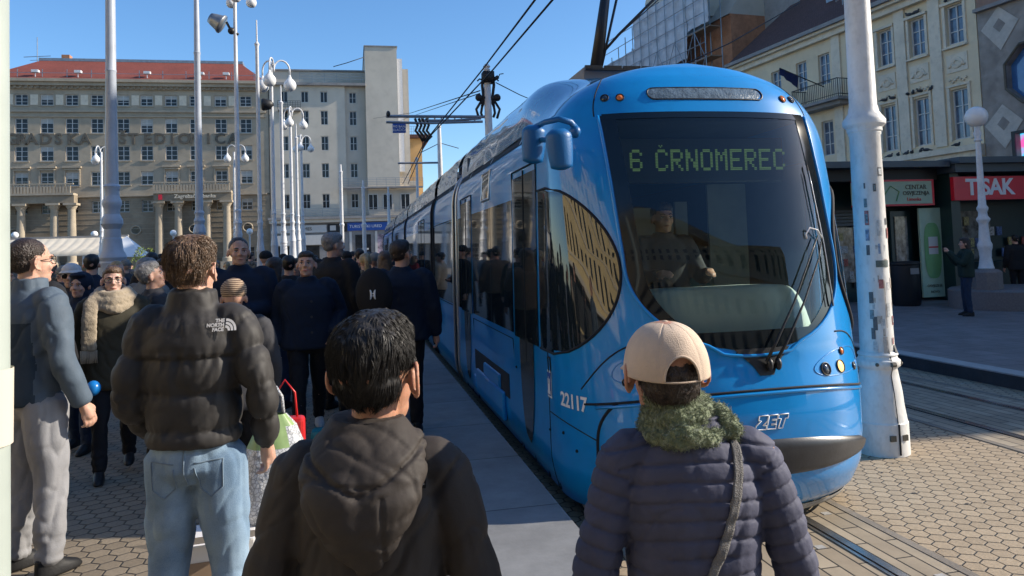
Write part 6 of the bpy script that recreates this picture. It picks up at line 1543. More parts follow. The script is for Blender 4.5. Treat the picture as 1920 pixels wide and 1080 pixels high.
            hb.sphere((0, -.03, 1.668), (.098, .108, .105), 22); hb.sphere((0, -.05, 1.56), (.10, .10, .10), 20); hb.sphere((0, .04, 1.735), (.075, .055, .03), 14)
        elif hs == 'beanie': hb.sphere((0, -.018, 1.695), (.088, .104, .085), 24); loftz(hb, [(1.668, .086, .101, 0, -.014), (1.70, .088, .103, 0, -.014)], 22)
        elif hs == 'brim': hb.sphere((0, -.012, 1.70), (.088, .104, .075), 24); loftz(hb, [(1.672, .12, .14, 0, -.01), (1.69, .09, .106, 0, -.01)], 22)
        hb.xf(HM)
        me = solidify(hb, max(.007, vox * .6), 2); co_, nn = arr(me)
        if hs in ('short', 'shortfg', 'long', 'wavy', 'crop', 'bun', 'pony', 'undercap'):
            inv = np.array(HM.inverted()); Q = np.c_[co_, np.ones(len(co_))] @ inv.T
            dsp = .005 * fbm(co_, 34, 3, (1, 1, .45)) + (.004 * fbm(co_, 90, 9, (1, 1, .4)))
            if hs in ('crop', 'undercap'): dsp *= .4
            # keep the face clear: pull front-lower hair inside the skull
            fr = (Q[:, 1] > .045 + .02 * np.sin(Q[:, 0] * 60)) & (Q[:, 2] < 1.690); dsp = np.where(fr, -.030, dsp)
            sd_ = (np.abs(Q[:, 0]) > .05) & (Q[:, 1] > -.028) & (Q[:, 2] < 1.645); dsp = np.where(sd_ & (hs in ('short', 'crop', 'shortfg', 'bun', 'pony', 'undercap')), -.024, dsp)
            co_ = co_ + nn * dsp[:, None]
        hat = hs in ('beanie', 'brim', 'hood')
        hobj = put(me, 'hat' if hs in ('beanie', 'brim') else ('hood' if hs == 'hood' else 'hair'), hm, e, co_)
    # --- top
    st_ = top.get('style', 'smooth'); hem = top.get('hem', .90); bulk = top.get('bulk', 1.0); tm = top.get('mat', C['black'])
    mb = MB(); b1 = bulk
    flare = top.get('flare', 1.0)
    loftz(mb, [(hem, .178 * w * b1 * flare, .128 * b1 * flare, 0, -.005), (hem + .03, .188 * w * b1 * flare, .136 * b1 * flare, 0, -.005), (max(1.08, hem + .06), .188 * w * b1, .132 * b1, 0, 0), (1.22, .200 * w * b1, .138 * b1, 0, -.002), (1.33, .205 * w * b1, .135 * b1, 0, -.008), (1.40, .180 * w * b1, .115 * b1, 0, -.012), (1.445, .130 * w, .090, 0, -.016), (1.475, .085, .075, 0, -.016)], 28)
    ar = [.078 * b1, .066 * b1, .048 * b1]
    ar = [a * top.get('armw', 1.0) for a in ar]
    for s_ in (1, -1):
        S_ = Vector(J['sh', s_]); limb(mb, [(s_ * .10 * w, -.012, 1.412), S_ + Vector((0, 0, -.012)), J['el', s_], Vector(J['el', s_]).lerp(Vector(J['wr', s_]), .97)], [.058, ar[0], ar[1], ar[2]], 16)
    if top.get('collar', .04):
        ch = top.get('collar', .04); loftz(mb, [(1.42, .125, .092, 0, -.016), (1.455 + ch * .3, .094, .084, 0, -.014), (1.462 + ch, .084, .080, 0, -.008), (1.468 + ch, .060, .060, 0, -.008)], 22)
    me = solidify(mb, vox, 3); co_, nn = arr(me)
    # shape by style
    seg = []
    for s_ in (1, -1):
        a, da = seg_t(co_, J['sh', s_], J['el', s_]); b_, db = seg_t(co_, J['el', s_], J['wr', s_]); L1 = np.linalg.norm(np.array(J['sh', s_]) - np.array(J['el', s_])); seg.append((np.where(da < db, a, L1 + b_), np.minimum(da, db)))
    tt = np.where(seg[0][1] < seg[1][1], seg[0][0], seg[1][0]); dd = np.minimum(seg[0][1], seg[1][1])
    isarm = (dd < .095 * b1) & (np.abs(co_[:, 0]) > .205 * w * b1 * .93) & (tt > .03) | ((np.abs(co_[:, 0]) > .24 * w) & (co_[:, 2] < 1.36))
    d_ = np.zeros(len(co_))
    wr_ = top.get('wrinkle', .006)
    if st_ in ('puffer', 'quilt'):
        sp = top.get('sp', .115); am = top.get('amp', .016)
        zz = co_[:, 2] + (.012 * fbm(co_, 5, 2) if st_ == 'puffer' else .004 * fbm(co_, 8, 2))
        if st_ == 'quilt': zz = zz - .35 * np.clip(np.abs(co_[:, 0]) - .05, 0, .3) ** 1.3 * -1.0 * (zz > 1.2)
        ph = np.where(isarm, (tt + (.01 * fbm(co_, 5, 8) if st_ == 'puffer' else 0)) / sp, (1.42 - zz) / sp)
        q = np.abs(np.sin(math.pi * ph)); d_ += am * (q ** .55 - .72) if st_ == 'puffer' else am * (.35 * q - .9 * np.exp(-(q / .24) ** 2))
        if st_ == 'puffer': d_ = np.where((co_[:, 2] > top.get('yoke', 1.31)) & ~isarm, am * .15, d_)
        # gather creases running away from the seams
        d_ += am * .45 * fbm(co_, 46, 5, (1, 1, .22)) * np.clip(1.15 - q, 0, 1)
    d_ += wr_ * .8 * fbm(co_, 6, 1, (1, 1, 1.4)) + wr_ * .25 * fbm(co_, 20, 4, (1, 1, .7))
    rot_ = np.array([[.8, 0, .6], [0, 1, 0], [-.6, 0, .8]])
    Pr = co_ @ rot_ + .03 * np.c_[fbm(co_, 9, 21), fbm(co_, 9, 31), fbm(co_, 9, 41)]
    for (fq, sd3, a3, k3_) in ((7.5, 11, .9, 5.5), (13, 51, .5, 6)):
        r_ = fbm(Pr, fq, sd3, (1, 1, .38)); msk = np.clip(fbm(co_, 3.1, sd3 + 7) * 3 + .5, 0, 1); d_ += -wr_ * a3 * msk * np.clip(1 - np.abs(r_) * k3_, 0, 1) ** 1.5
    co_ = co_ + nn * d_[:, None]
    jk = put(me, top.get('name', 'jacket'), tm, e, co_)
    if top.get('hoodback'):
        hb = MB(); k_ = top['hoodback']
        loftz(hb, [(1.205, .012, .012, 0, -.150), (1.235, .045, .026, .004, -.152), (1.28, .082, .042, .004, -.158), (1.33, .112, .056, .002, -.158), (1.38, .136, .070, 0, -.145), (1.425, .148, .080, 0, -.122), (1.46, .140, .088, 0, -.092), (1.495, .118, .090, 0, -.060), (1.525, .098, .084, 0, -.038), (1.545, .086, .078, 0, -.030)], 34, 2.1)
        for s_ in (1, -1): limb(hb, [(s_ * .10, -.05, 1.47), (s_ * .098, .03, 1.465), (s_ * .06, .085, 1.44)], [.040, .036, .026], 12)
        me = solidify(hb, vox * .85, 2); c2_, n2_ = arr(me); c2_[:, 0] *= k_
        P2 = c2_ @ np.array([[.9, 0, .43], [0, 1, 0], [-.43, 0, .9]]) + .02 * np.c_[fbm(c2_, 12, 21), fbm(c2_, 12, 31), fbm(c2_, 12, 41)]
        dz_ = .005 * fbm(c2_, 6, 4)
        for (fq, sd3, a3, sc3) in ((6, 3, .008, (1, 1, .4)), (11, 13, .005, (.4, 1, 1.3)), (26, 23, .0015, (1, 1, .4))): r_ = fbm(P2, fq, sd3, sc3); dz_ += -a3 * np.clip(1 - np.abs(r_) * 5, 0, 1) ** 1.3
        r_ = np.abs(c2_[:, 2] - (1.40 + .9 * np.abs(c2_[:, 0]) ** 1.2)); dz_ += -.010 * np.clip(1 - r_ / .010, 0, 1)
        r_ = np.abs(c2_[:, 0] - .052); dz_ += -.005 * np.clip(1 - r_ / .006, 0, 1) * (c2_[:, 2] < 1.40)
        put(me, 'hood', tm, e, c2_ + n2_ * dz_[:, None])
    # --- trousers
    if bottom is not None:
        mb = MB(); lw = legw
        loftz(mb, [(.80, .12 * w * lw, .085, 0, -.005), (.86, .165 * w, .118, 0, -.012), (.93, .172 * w, .122, 0, -.010), (1.02, .160 * w, .108, 0, 0)], 24)
        for s_ in (1, -1):
            A_ = Vector(J['an', s_]); K_ = Vector(J['kn', s_]); limb(mb, [J['hip', s_], Vector(J['hip', s_]).lerp(K_, .5), K_, K_.lerp(A_, .55), A_ + Vector((0, 0, .0))], [.098 * lw, .088 * lw, .070 * lw, .063 * lw, .056 * lw], 16)
        me = solidify(mb, vox, 2); co_, nn = arr(me)
        low = np.clip((.42 - co_[:, 2]) / .3, 0, 1)
        d_ = .005 * fbm(co_, 6, 3, (1, 1, 1.3)) + .009 * low * fbm(co_, 16, 6, (.5, .5, 2.2))
        rot_ = np.array([[.85, 0, .5], [0, 1, 0], [-.5, 0, .85]]); Pr = co_ @ rot_
        for (fq, sd3, a3) in ((7, 17, .009), (12, 27, .005)): r_ = fbm(Pr, fq, sd3, (1, 1, .45)); d_ += -a3 * np.clip(1 - np.abs(r_) * 5, 0, 1) ** 1.4
        co_ = co_ + nn * d_[:, None]; put(me, 'trousers', bottom, e, co_)
    # --- shoes
    if not sit:
        for s_ in (1, -1):
            A_ = Vector(J['an', s_]); sh = MB(); zb = A_.z - .085
            loftz(sh, [(zb, .040, .118, A_.x, A_.y + .055), (zb + .012, .044, .128, A_.x, A_.y + .055), (zb + .04, .042, .115, A_.x, A_.y + .045), (zb + .065, .037, .085, A_.x, A_.y + .015), (zb + .10, .036, .052, A_.x, A_.y - .012)], 20)
            me = solidify(sh, max(.009, vox * .6), 2); put(me, 'shoe', shoe or C['shoe'], e)
    return e, J, HM, jk
def strands(par, HM, n, mtl, seed=1, length=(.02, .045), crown=(.012, -.035, 1.765), lift=.010, rad=.0007, src='hair', zmin=1.60):
    """short individual hairs combed away from the crown, rooted in the hair mesh"""
    ob = [c for c in bpy.data.objects if c.parent == par and c.name.split('.')[0] == src][0]; me = ob.data
    rg = np.random.RandomState(seed); co_, nn = arr(me); inv = HM.inverted(); mb = MB(); cr0 = Vector(crown)
    idx = rg.randint(0, len(co_), n * 2); cnt = 0
    for i in idx:
        p = Vector(co_[i]); q = inv @ p
        if q.y > .055 and q.z < 1.70 or q.z < zmin: continue
        if abs(q.x) > .05 and q.y > -.03 and q.z < 1.650: continue
        nrm = Vector(nn[i]); d = (HM.to_3x3() @ (q - cr0)); d = d - nrm * d.dot(nrm)
        if d.length < 1e-4: continue
        d.normalize(); ln = rg.uniform(*length); sd2 = nrm.cross(d); cl = noise.noise(q * 22) * .9 + noise.noise(q * 55) * .5
        d = (d + sd2 * cl + Vector((0, 0, -.25))).normalized(); lf = lift * rg.uniform(.3, 1.25) * (1.0 if q.z > 1.66 else .45)
        pts = []; 
        for k in range(4):
            t = k / 3; pts.append(p - nrm * .002 + d * ln * t + nrm * (lf * math.sin(t * 2.2)) + Vector((0, 0, -.006 * t * t)) + sd2 * (.004 * cl * t * t))
        mb.tube(pts, [rad, rad * 1.1, rad * .9, rad * .3], 3, cap=False); cnt += 1
        if cnt >= n: break
    return mb.build('hair_strands', mtl, ob, True)
def bvh_of(o):
    me = o.data; return BVHTree.FromPolygons([v.co.copy() for v in me.vertices], [tuple(p.vertices) for p in me.polygons])
def onback(bv, x, z, off=.003, y0=-.8, d=(0, 1, 0)):
    h = bv.ray_cast(Vector((x, y0, z)), Vector(d)); 
    return (h[0] + h[1] * off) if h[0] is not None else None
def ribbon_back(bv, path, wd, name, mtl, par, off=.004, thick=.003):
    mb = MB(); L = []; 
    P = [Vector((a, 0, b_)) for a, b_ in path]
    for i, p in enumerate(P):
        t = (P[min(i + 1, len(P) - 1)] - P[max(i - 1, 0)]).normalized(); n_ = Vector((t.z, 0, -t.x))
        row = []
        for k in range(5):
            q = p + n_ * wd * (k / 4 - .5); h = onback(bv, q.x, q.z, off)
            row.append(h)
        if any(r_ is None for r_ in row): continue
        ym = min(r_.y for r_ in row); row = [Vector((r_.x, min(r_.y, ym + .004), r_.z)) for r_ in row]; L.append(row)
    v = [q for r_ in L for q in r_]; f = []
    for i in range(len(L) - 1):
        for k in range(4): f.append((i * 5 + k, i * 5 + k + 1, (i + 1) * 5 + k + 1, (i + 1) * 5 + k))
    mb.add(v, f); o = mb.build(name, mtl, par, True); md = o.modifiers.new('s', 'SOLIDIFY'); md.thickness = thick; md.offset = 1; return o
def plane_back(bv, x, z, r_=.03, lift=.027):
    P = [onback(bv, x + a, z + b_, 0) for a, b_ in ((-r_, -r_), (r_, -r_), (r_, r_), (-r_, r_), (0, 0))]
    my = sum(p.y for p in P) / 5; gx_ = (P[1].y + P[2].y - P[0].y - P[3].y) / (4 * r_); gz_ = (P[2].y + P[3].y - P[0].y - P[1].y) / (4 * r_)
    return lambda a, b_: Vector((a, my + gx_ * (a - x) + gz_ * (b_ - z) - lift, b_))
def text_back(bv, txt, size, x, z, mtl, par, off=.004, name='lettering', rot=0, **kw):
    v, f = text_mesh(txt, size, **kw); out = []; c, s_ = math.cos(rot), math.sin(rot)
    for a, b_, q in v:
        h = onback(bv, x + a * c - b_ * s_, z + a * s_ + b_ * c, off); out.append(h if h is not None else Vector((x + a, -.2, z + b_)))
    mb = MB(); mb.add(out, f); return mb.build(name, mtl, par)
def poly_back(bv, polys, mtl, par, off=.004, name='logo'):
    mb = MB()
    for poly in polys: mb.add([onback(bv, a, b_, off) or Vector((a, -.2, b_)) for a, b_ in poly], [tuple(range(len(poly)))])
    return mb.build(name, mtl, par)
def gx(px, Y): return at(px, 480, Y).x
def depth_place(px, D):
    """ground point in the photo column px at camera depth D"""
    d = cf + cr * ((px - P_X) / F_PX) - cu * ((478 - P_Y) / F_PX); p = Vector((0, 0, EYE)) + d * D; return p.x, p.y
BV = {}
FG = 'people standing close to the viewer'
# 1 man in black hooded coat, seen from behind, centre foreground
x, y = depth_place(686, 1.58)
m1, J1, H1, k1 = person('man with short black hair in a black hooded jacket, back turned, centre foreground', x, y, -10, H=1.515, w=.90, vox=.0075, hs_=1.20, hx_=.018, skin=SK2, hair=('short', HB), deep=True,
    top=dict(mat=C['coatblk'], style='puffer', sp=.19, amp=.008, hem=.86, bulk=.98, collar=.07, hoodback=1.0, wrinkle=.008, yoke=1.15, armw=.90), bottom=C['trblk'], arms=('down', 'down'), head=(16, 2), group=FG, face=True)
strands(m1, H1, 22000, HB, 3, (.012, .028), lift=.0055, rad=.00045, zmin=1.565)
bv = bvh_of(k1)
tg = MB(); c_ = onback(bv, .125, 1.40, .004) 
if c_ is not None:
    tg.box(c_.x - .012, c_.x + .012, c_.y - .006, c_.y + .002, c_.z - .02, c_.z + .02); tg.build('sleeve_tag', C['black'], m1, bevel=.002)
    for dz in (-.009, .0, .009): t2 = MB(); t2.box(c_.x - .008, c_.x + .008, c_.y - .0075, c_.y - .0062, c_.z + dz - .002, c_.z + dz + .002); t2.build('tag_stripe', C['white'], m1)
# 2 man with beige cap, green scarf and navy quilted jacket
x, y = depth_place(1272, 1.62)
m2, J2, H2, k2 = person('man in a beige baseball cap, green fleece scarf and navy quilted jacket, seen from behind', x, y, -12, H=1.505, w=.87, vox=.0048, hvox=.0055, skin=SK2, hair=('undercap', HDB), hs_=1.10, hx_=-.050, deep=True,
    top=dict(mat=C['navyq'], style='quilt', sp=.043, amp=.0058, hem=.84, bulk=.96, collar=.05, wrinkle=.005, armw=.86), bottom=C['trblk'], arms=('down', 'down'), head=(-7, 3), group=FG, face=True)
# cap: panelled dome with an arched opening at the back
def capmesh():
    mb = MB(); v = []; f = []; na, ne = 168, 60; c = Vector((0, -.016, 1.668)); keep = {}
    for i in range(ne + 1):
        el = (i / ne) * math.pi / 2; 
        for k in range(na):
            a = 2 * math.pi * k / na; seam_ = abs(math.sin(3 * a)) ; rr = 1.0 - .010 * math.exp(-(seam_ * 9) ** 2)
            rx, ry, rz = .092 * rr, .108 * rr, .112 * rr
            ce, se = math.cos(el) ** .8, math.sin(el) ** .95 if el > 0 else 0
            wob = 1 + .010 * noise.noise((math.cos(a) * 2.2, math.sin(a) * 2.2, el * 2.5))
            v.append((c.x + rx * ce * math.cos(a) * wob, c.y + ry * ce * math.sin(a) * wob, c.z - .034 + rz * se * wob))
    for i in range(ne):
        for k in range(na):
            a = 2 * math.pi * (k + .5) / na; el = (i + .5) / ne * math.pi / 2
            da = (a - 1.5 * math.pi); 
            if (da / .42) ** 2 + ((el - .02) / .46) ** 2 < 1 and el > .03: continue
            f.append((i * na + k, i * na + (k + 1) % na, (i + 1) * na + (k + 1) % na, (i + 1) * na + k))
    mb.add(v, f); mb.xf(H2); return mb
cp_ = capmesh().build('cap', C['cap'], m2, True); md = cp_.modifiers.new('s', 'SOLIDIFY'); md.thickness = .003; md.offset = 1
mb = MB()
arch = [(-(.104 * .42 * 1.0) * math.cos(t) * .92, -.118 + .018 * (math.sin(t)) ** 2 * 1.0, 1.662 + .048 * math.sin(t)) for t in np.linspace(0, math.pi, 20)]
cpc = Vector((0, -.016, 1.634))
def cap_pt(a, el, off=.004):
    ce, se = math.cos(el) ** .8, math.sin(el) ** .95 if el > 0 else 0; k_ = 1 + off / .095
    return (cpc.x + .092 * k_ * ce * math.cos(a), cpc.y + .108 * k_ * ce * math.sin(a), cpc.z + .112 * k_ * se)
mb.tube([cap_pt(1.5 * math.pi + .42 * math.cos(t), math.pi / 2 * (.01 + .295 * math.sin(t)), .003) for t in np.linspace(0, math.pi, 24)], .0028, 6)
for j in range(6): a = math.pi / 6 * 0 + j * math.pi / 3 + math.pi / 2 * 1; mb.tube([cap_pt(a, t, .0015) for t in np.linspace(.62 if abs((a % (2 * math.pi)) - 1.5 * math.pi) < .1 else .02, 1.5, 14)], .0014, 5)
mb.sphere(cap_pt(0, math.pi / 2, .002), (.008, .008, .004), 10)
mb.xf(H2); mb.build('cap_seams', C['cap'], cp_, True)
mb = MB(); v = []; f = []
for i in range(9):
    for k in range(13):
        a = -1 + 2 * k / 12; t = i / 8; v.append((.072 * a, .068 + .02 * (1 - a * a) + t * .065 * (1 - .35 * a * a), 1.645 - .016 * a * a - .006 * t))
for i in range(8):
    for k in range(12): f.append((i * 13 + k, i * 13 + k + 1, (i + 1) * 13 + k + 1, (i + 1) * 13 + k))
mb.add(v, f); mb.xf(H2); o = mb.build('cap_peak', C['cap'], cp_, True); md = o.modifiers.new('s', 'SOLIDIFY'); md.thickness = .004
# scarf: loose rolled loops round the neck
def scarf(par, HM, mtl, loops, vox, fuzz=0, amp=.007, name='scarf', extra=None):
    mb = MB()
    for (cz, rx, ry, rr, tx, ty, cx, cy) in loops:
        pts = []; 
        for k in range(33):
            a = 2 * math.pi * k / 32; pts.append((cx + rx * math.cos(a), cy + ry * math.sin(a), cz + tx * math.cos(a) + ty * math.sin(a) + .006 * math.sin(3 * a)))
        mb.tube(pts, [rr * (1 + .12 * math.sin(k * .9)) for k in range(33)], 12)
    if extra: extra(mb)
    me = solidify(mb, vox, 2); co_, nn = arr(me); co_ = co_ + nn * (amp * fbm(co_, 26, 3, (1, 1, 1.6)) + amp * .8 * fbm(co_, 60, 7))[:, None]
    o = put(me, name, mtl, par, co_)
    if fuzz:
        rg = np.random.RandomState(5); fb_ = MB()
        for i in rg.randint(0, len(co_), fuzz):
            p = Vector(co_[i]); n_ = (Vector(nn[i]) + Vector(rg.normal(size=3)) * .7).normalized(); q = p + n_ * rg.uniform(.004, .011)
            fb_.tube([p, p.lerp(q, .6) + Vector(rg.normal(size=3)) * .001, q], [.0007, .0006, .0002], 3, cap=False)
        fb_.build('fleece_pile', mtl, o, True)
    return o
scarf(m2, H2, C['greentx'], [(1.478, .072, .078, .030, 0, .006, -.016, -.018), (1.518, .062, .066, .025, .008, .0, -.024, -.016), (1.552, .056, .060, .019, -.008, .004, -.03, -.014)], .006, 9000, extra=lambda mb: limb(mb, [(.070, -.03, 1.52), (.095, -.05, 1.485), (.102, -.05, 1.45)], [.026, .026, .018], 12))
bv2 = bvh_of(k2)
ribbon_back(bv2, [(.095 - .0 * t - .215 * t ** 1.35 + .02 * math.sin(t * 3), 1.455 - .50 * t) for t in np.linspace(0, 1, 40)], .022, 'bag_strap', C['strap'], m2)
strands(m2, H2, 1500, HDB, 8, (.008, .02), lift=.004, rad=.0006, zmin=1.57)
# 3 puffer man with light jeans
x, y = depth_place(362, 2.95)
m3, J3, H3, k3 = person('brown haired man in a black puffer jacket and light blue jeans, seen from behind', x, y, -8, H=1.765, w=.88, vox=.0105, skin=SK, hair=('short', HBR), deep=True,
    top=dict(mat=C['puffer'], style='puffer', sp=.135, amp=.020, hem=.955, bulk=1.04, collar=.075, wrinkle=.007, armw=.92, yoke=1.29), bottom=C['jean'], shoe=C['shoew'], arms=(((.25, -.05, 1.15), (.22, .14, .96)), ((.28, -.06, 1.16), (.27, .06, .92))), head=(10, 2), group=FG, legw=1.12, feet_apart=.15)
strands(m3, H3, 7500, HBR, 4, (.018, .034), lift=.006, rad=.0009)
bv3 = bvh_of(k3); s3 = .050
lx, lz = .150, 1.405
PL = plane_back(bv3, lx, lz)
for k, t_ in enumerate(('THE', 'NORTH', 'FACE')):
    v, f = text_mesh(t_, .0175, align='RIGHT', bold=.0008); mb = MB(); mb.add([PL(lx + a, lz + .016 - k * .016 + b_) for a, b_, q_ in v], f); mb.build('lettering', C['white'], k3)
q = []
for (r0_, r1_) in ((.010, .018), (.021, .029), (.032, .040)):
    arc = [(lx + .005 + r1_ * math.sin(t), lz - .021 + r1_ * math.cos(t) * 1.1) for t in np.linspace(0, math.pi / 2, 10)] + [(lx + .005 + r0_ * math.sin(t), lz - .021 + r0_ * math.cos(t) * 1.1) for t in np.linspace(math.pi / 2, 0, 10)]
    q.append(arc)
mb = MB()
for a in q:
    for i in range(9): mb.add([PL(*p_) for p_ in (a[i], a[i + 1], a[18 - i], a[19 - i])], [(0, 1, 2, 3)])
mb.build('logo', C['white'], k3)
tr3 = [c for c in bpy.data.objects if c.parent == m3 and c.name.startswith('trousers')][0]; bvt = bvh_of(tr3)
seamc = mat('jeans_stitching', (.16, .22, .28), .8, var=.1)
for sx in (1, -1):
    pk = [(sx * .035, .90), (sx * .13, .905), (sx * .128, .80), (sx * .085, .765), (sx * .045, .80), (sx * .035, .90)]
    pts = []
    for i in range(len(pk) - 1):
        for k in range(6):
            t = k / 6; h = onback(bvt, pk[i][0] * (1 - t) + pk[i + 1][0] * t, pk[i][1] * (1 - t) + pk[i + 1][1] * t, .001)
            if h is not None: pts.append(h)
    if len(pts) > 3: MB().tube(pts, .0028, 5).build('pocket_seam', seamc, tr3, True)
pts = [h for h in (onback(bvt, 0, z, .001) for z in np.linspace(.98, .80, 12)) if h is not None]
if len(pts) > 3: MB().tube(pts, .003, 5).build('centre_seam', seamc, tr3, True)
# 4 man in slate blue jacket at the left, head turned right
x, y = depth_place(60, 4.15)
m4, J4, H4, k4 = person('man in a slate blue jacket and light grey trousers at the left edge, looking right', x, y, -38, H=1.83, w=1.0, vox=.011, skin=SK, hair=('crop', HDB), deep=True,
    top=dict(mat=[C['bluej'], C['bluejd']], style='smooth', hem=.88, bulk=1.05, collar=.07, wrinkle=.013), bottom=C['grey'], arms=('down', ((.27, -.02, 1.13), (.29, .08, .88))), head=(8, 2), group=FG, legw=1.2, feet_apart=.13, glasses='clear')
bm = k4.data; co_, _ = arr(bm)
for p in bm.polygons:
    c = p.center
    if c.y < -.04 + .03 * abs(c.x) and abs(c.x) < .16 and c.z < 1.30: p.material_index = 1
strands(m4, H4, 3000, HDB, 6, (.008, .016), lift=.003, rad=.001)
# 5 woman with glasses and wide beige scarf, walking towards the viewer
x, y = depth_place(212, 6.0)
m5, J5, H5, k5 = person('woman with glasses, large beige fringed scarf and olive parka walking towards the viewer', x, y, 192, H=1.66, w=1.02, vox=.012, skin=SK3, hair=('bun', HBR), hvox=.0065,
    top=dict(mat=C['olive'], style='smooth', hem=.72, bulk=1.14, flare=1.12, collar=.03, wrinkle=.010, name='parka'), bottom=C['trblk'], arms=('pocket', 'down'), stride=.16, head=(-4, 0), glasses='clear')
def hang(mb):
    mb.tube([(.10, .07, 1.52), (.155, .115, 1.44), (.165, .165, 1.30), (.168, .168, 1.14), (.168, .165, 1.06)], [(.035, .02), (.058, .022), (.062, .020), (.062, .018), (.062, .016)], 12, ref=(1, 0, 0))
sc5 = scarf(m5, H5, C['beige'], [(1.475, .135, .115, .050, 0, -.03, 0, .0), (1.52, .105, .100, .042, 0, -.025, 0, .0), (1.43, .12, .10, .045, .01, -.04, 0, .03)], .010, 0, amp=.004, extra=hang)
mb = MB()
for k in range(13): xx = .112 + .0095 * k; mb.tube([(xx, .168, 1.06), (xx + .003 * math.sin(k), .172, 1.0), (xx - .003 * math.cos(k), .170, .955)], [.0045, .0045, .003], 6)
mb.build('scarf_fringe', C['beige'], sc5, True)
bl = tag(MB().sphere((0, 0, 0), (.045, .045, .05), 20).build('blue_ball', M['sky_blueball'], None, True), 'small glossy blue ball beside the olive parka of the woman with glasses', 'ball'); bl.location = at(175, 728, 5.4)
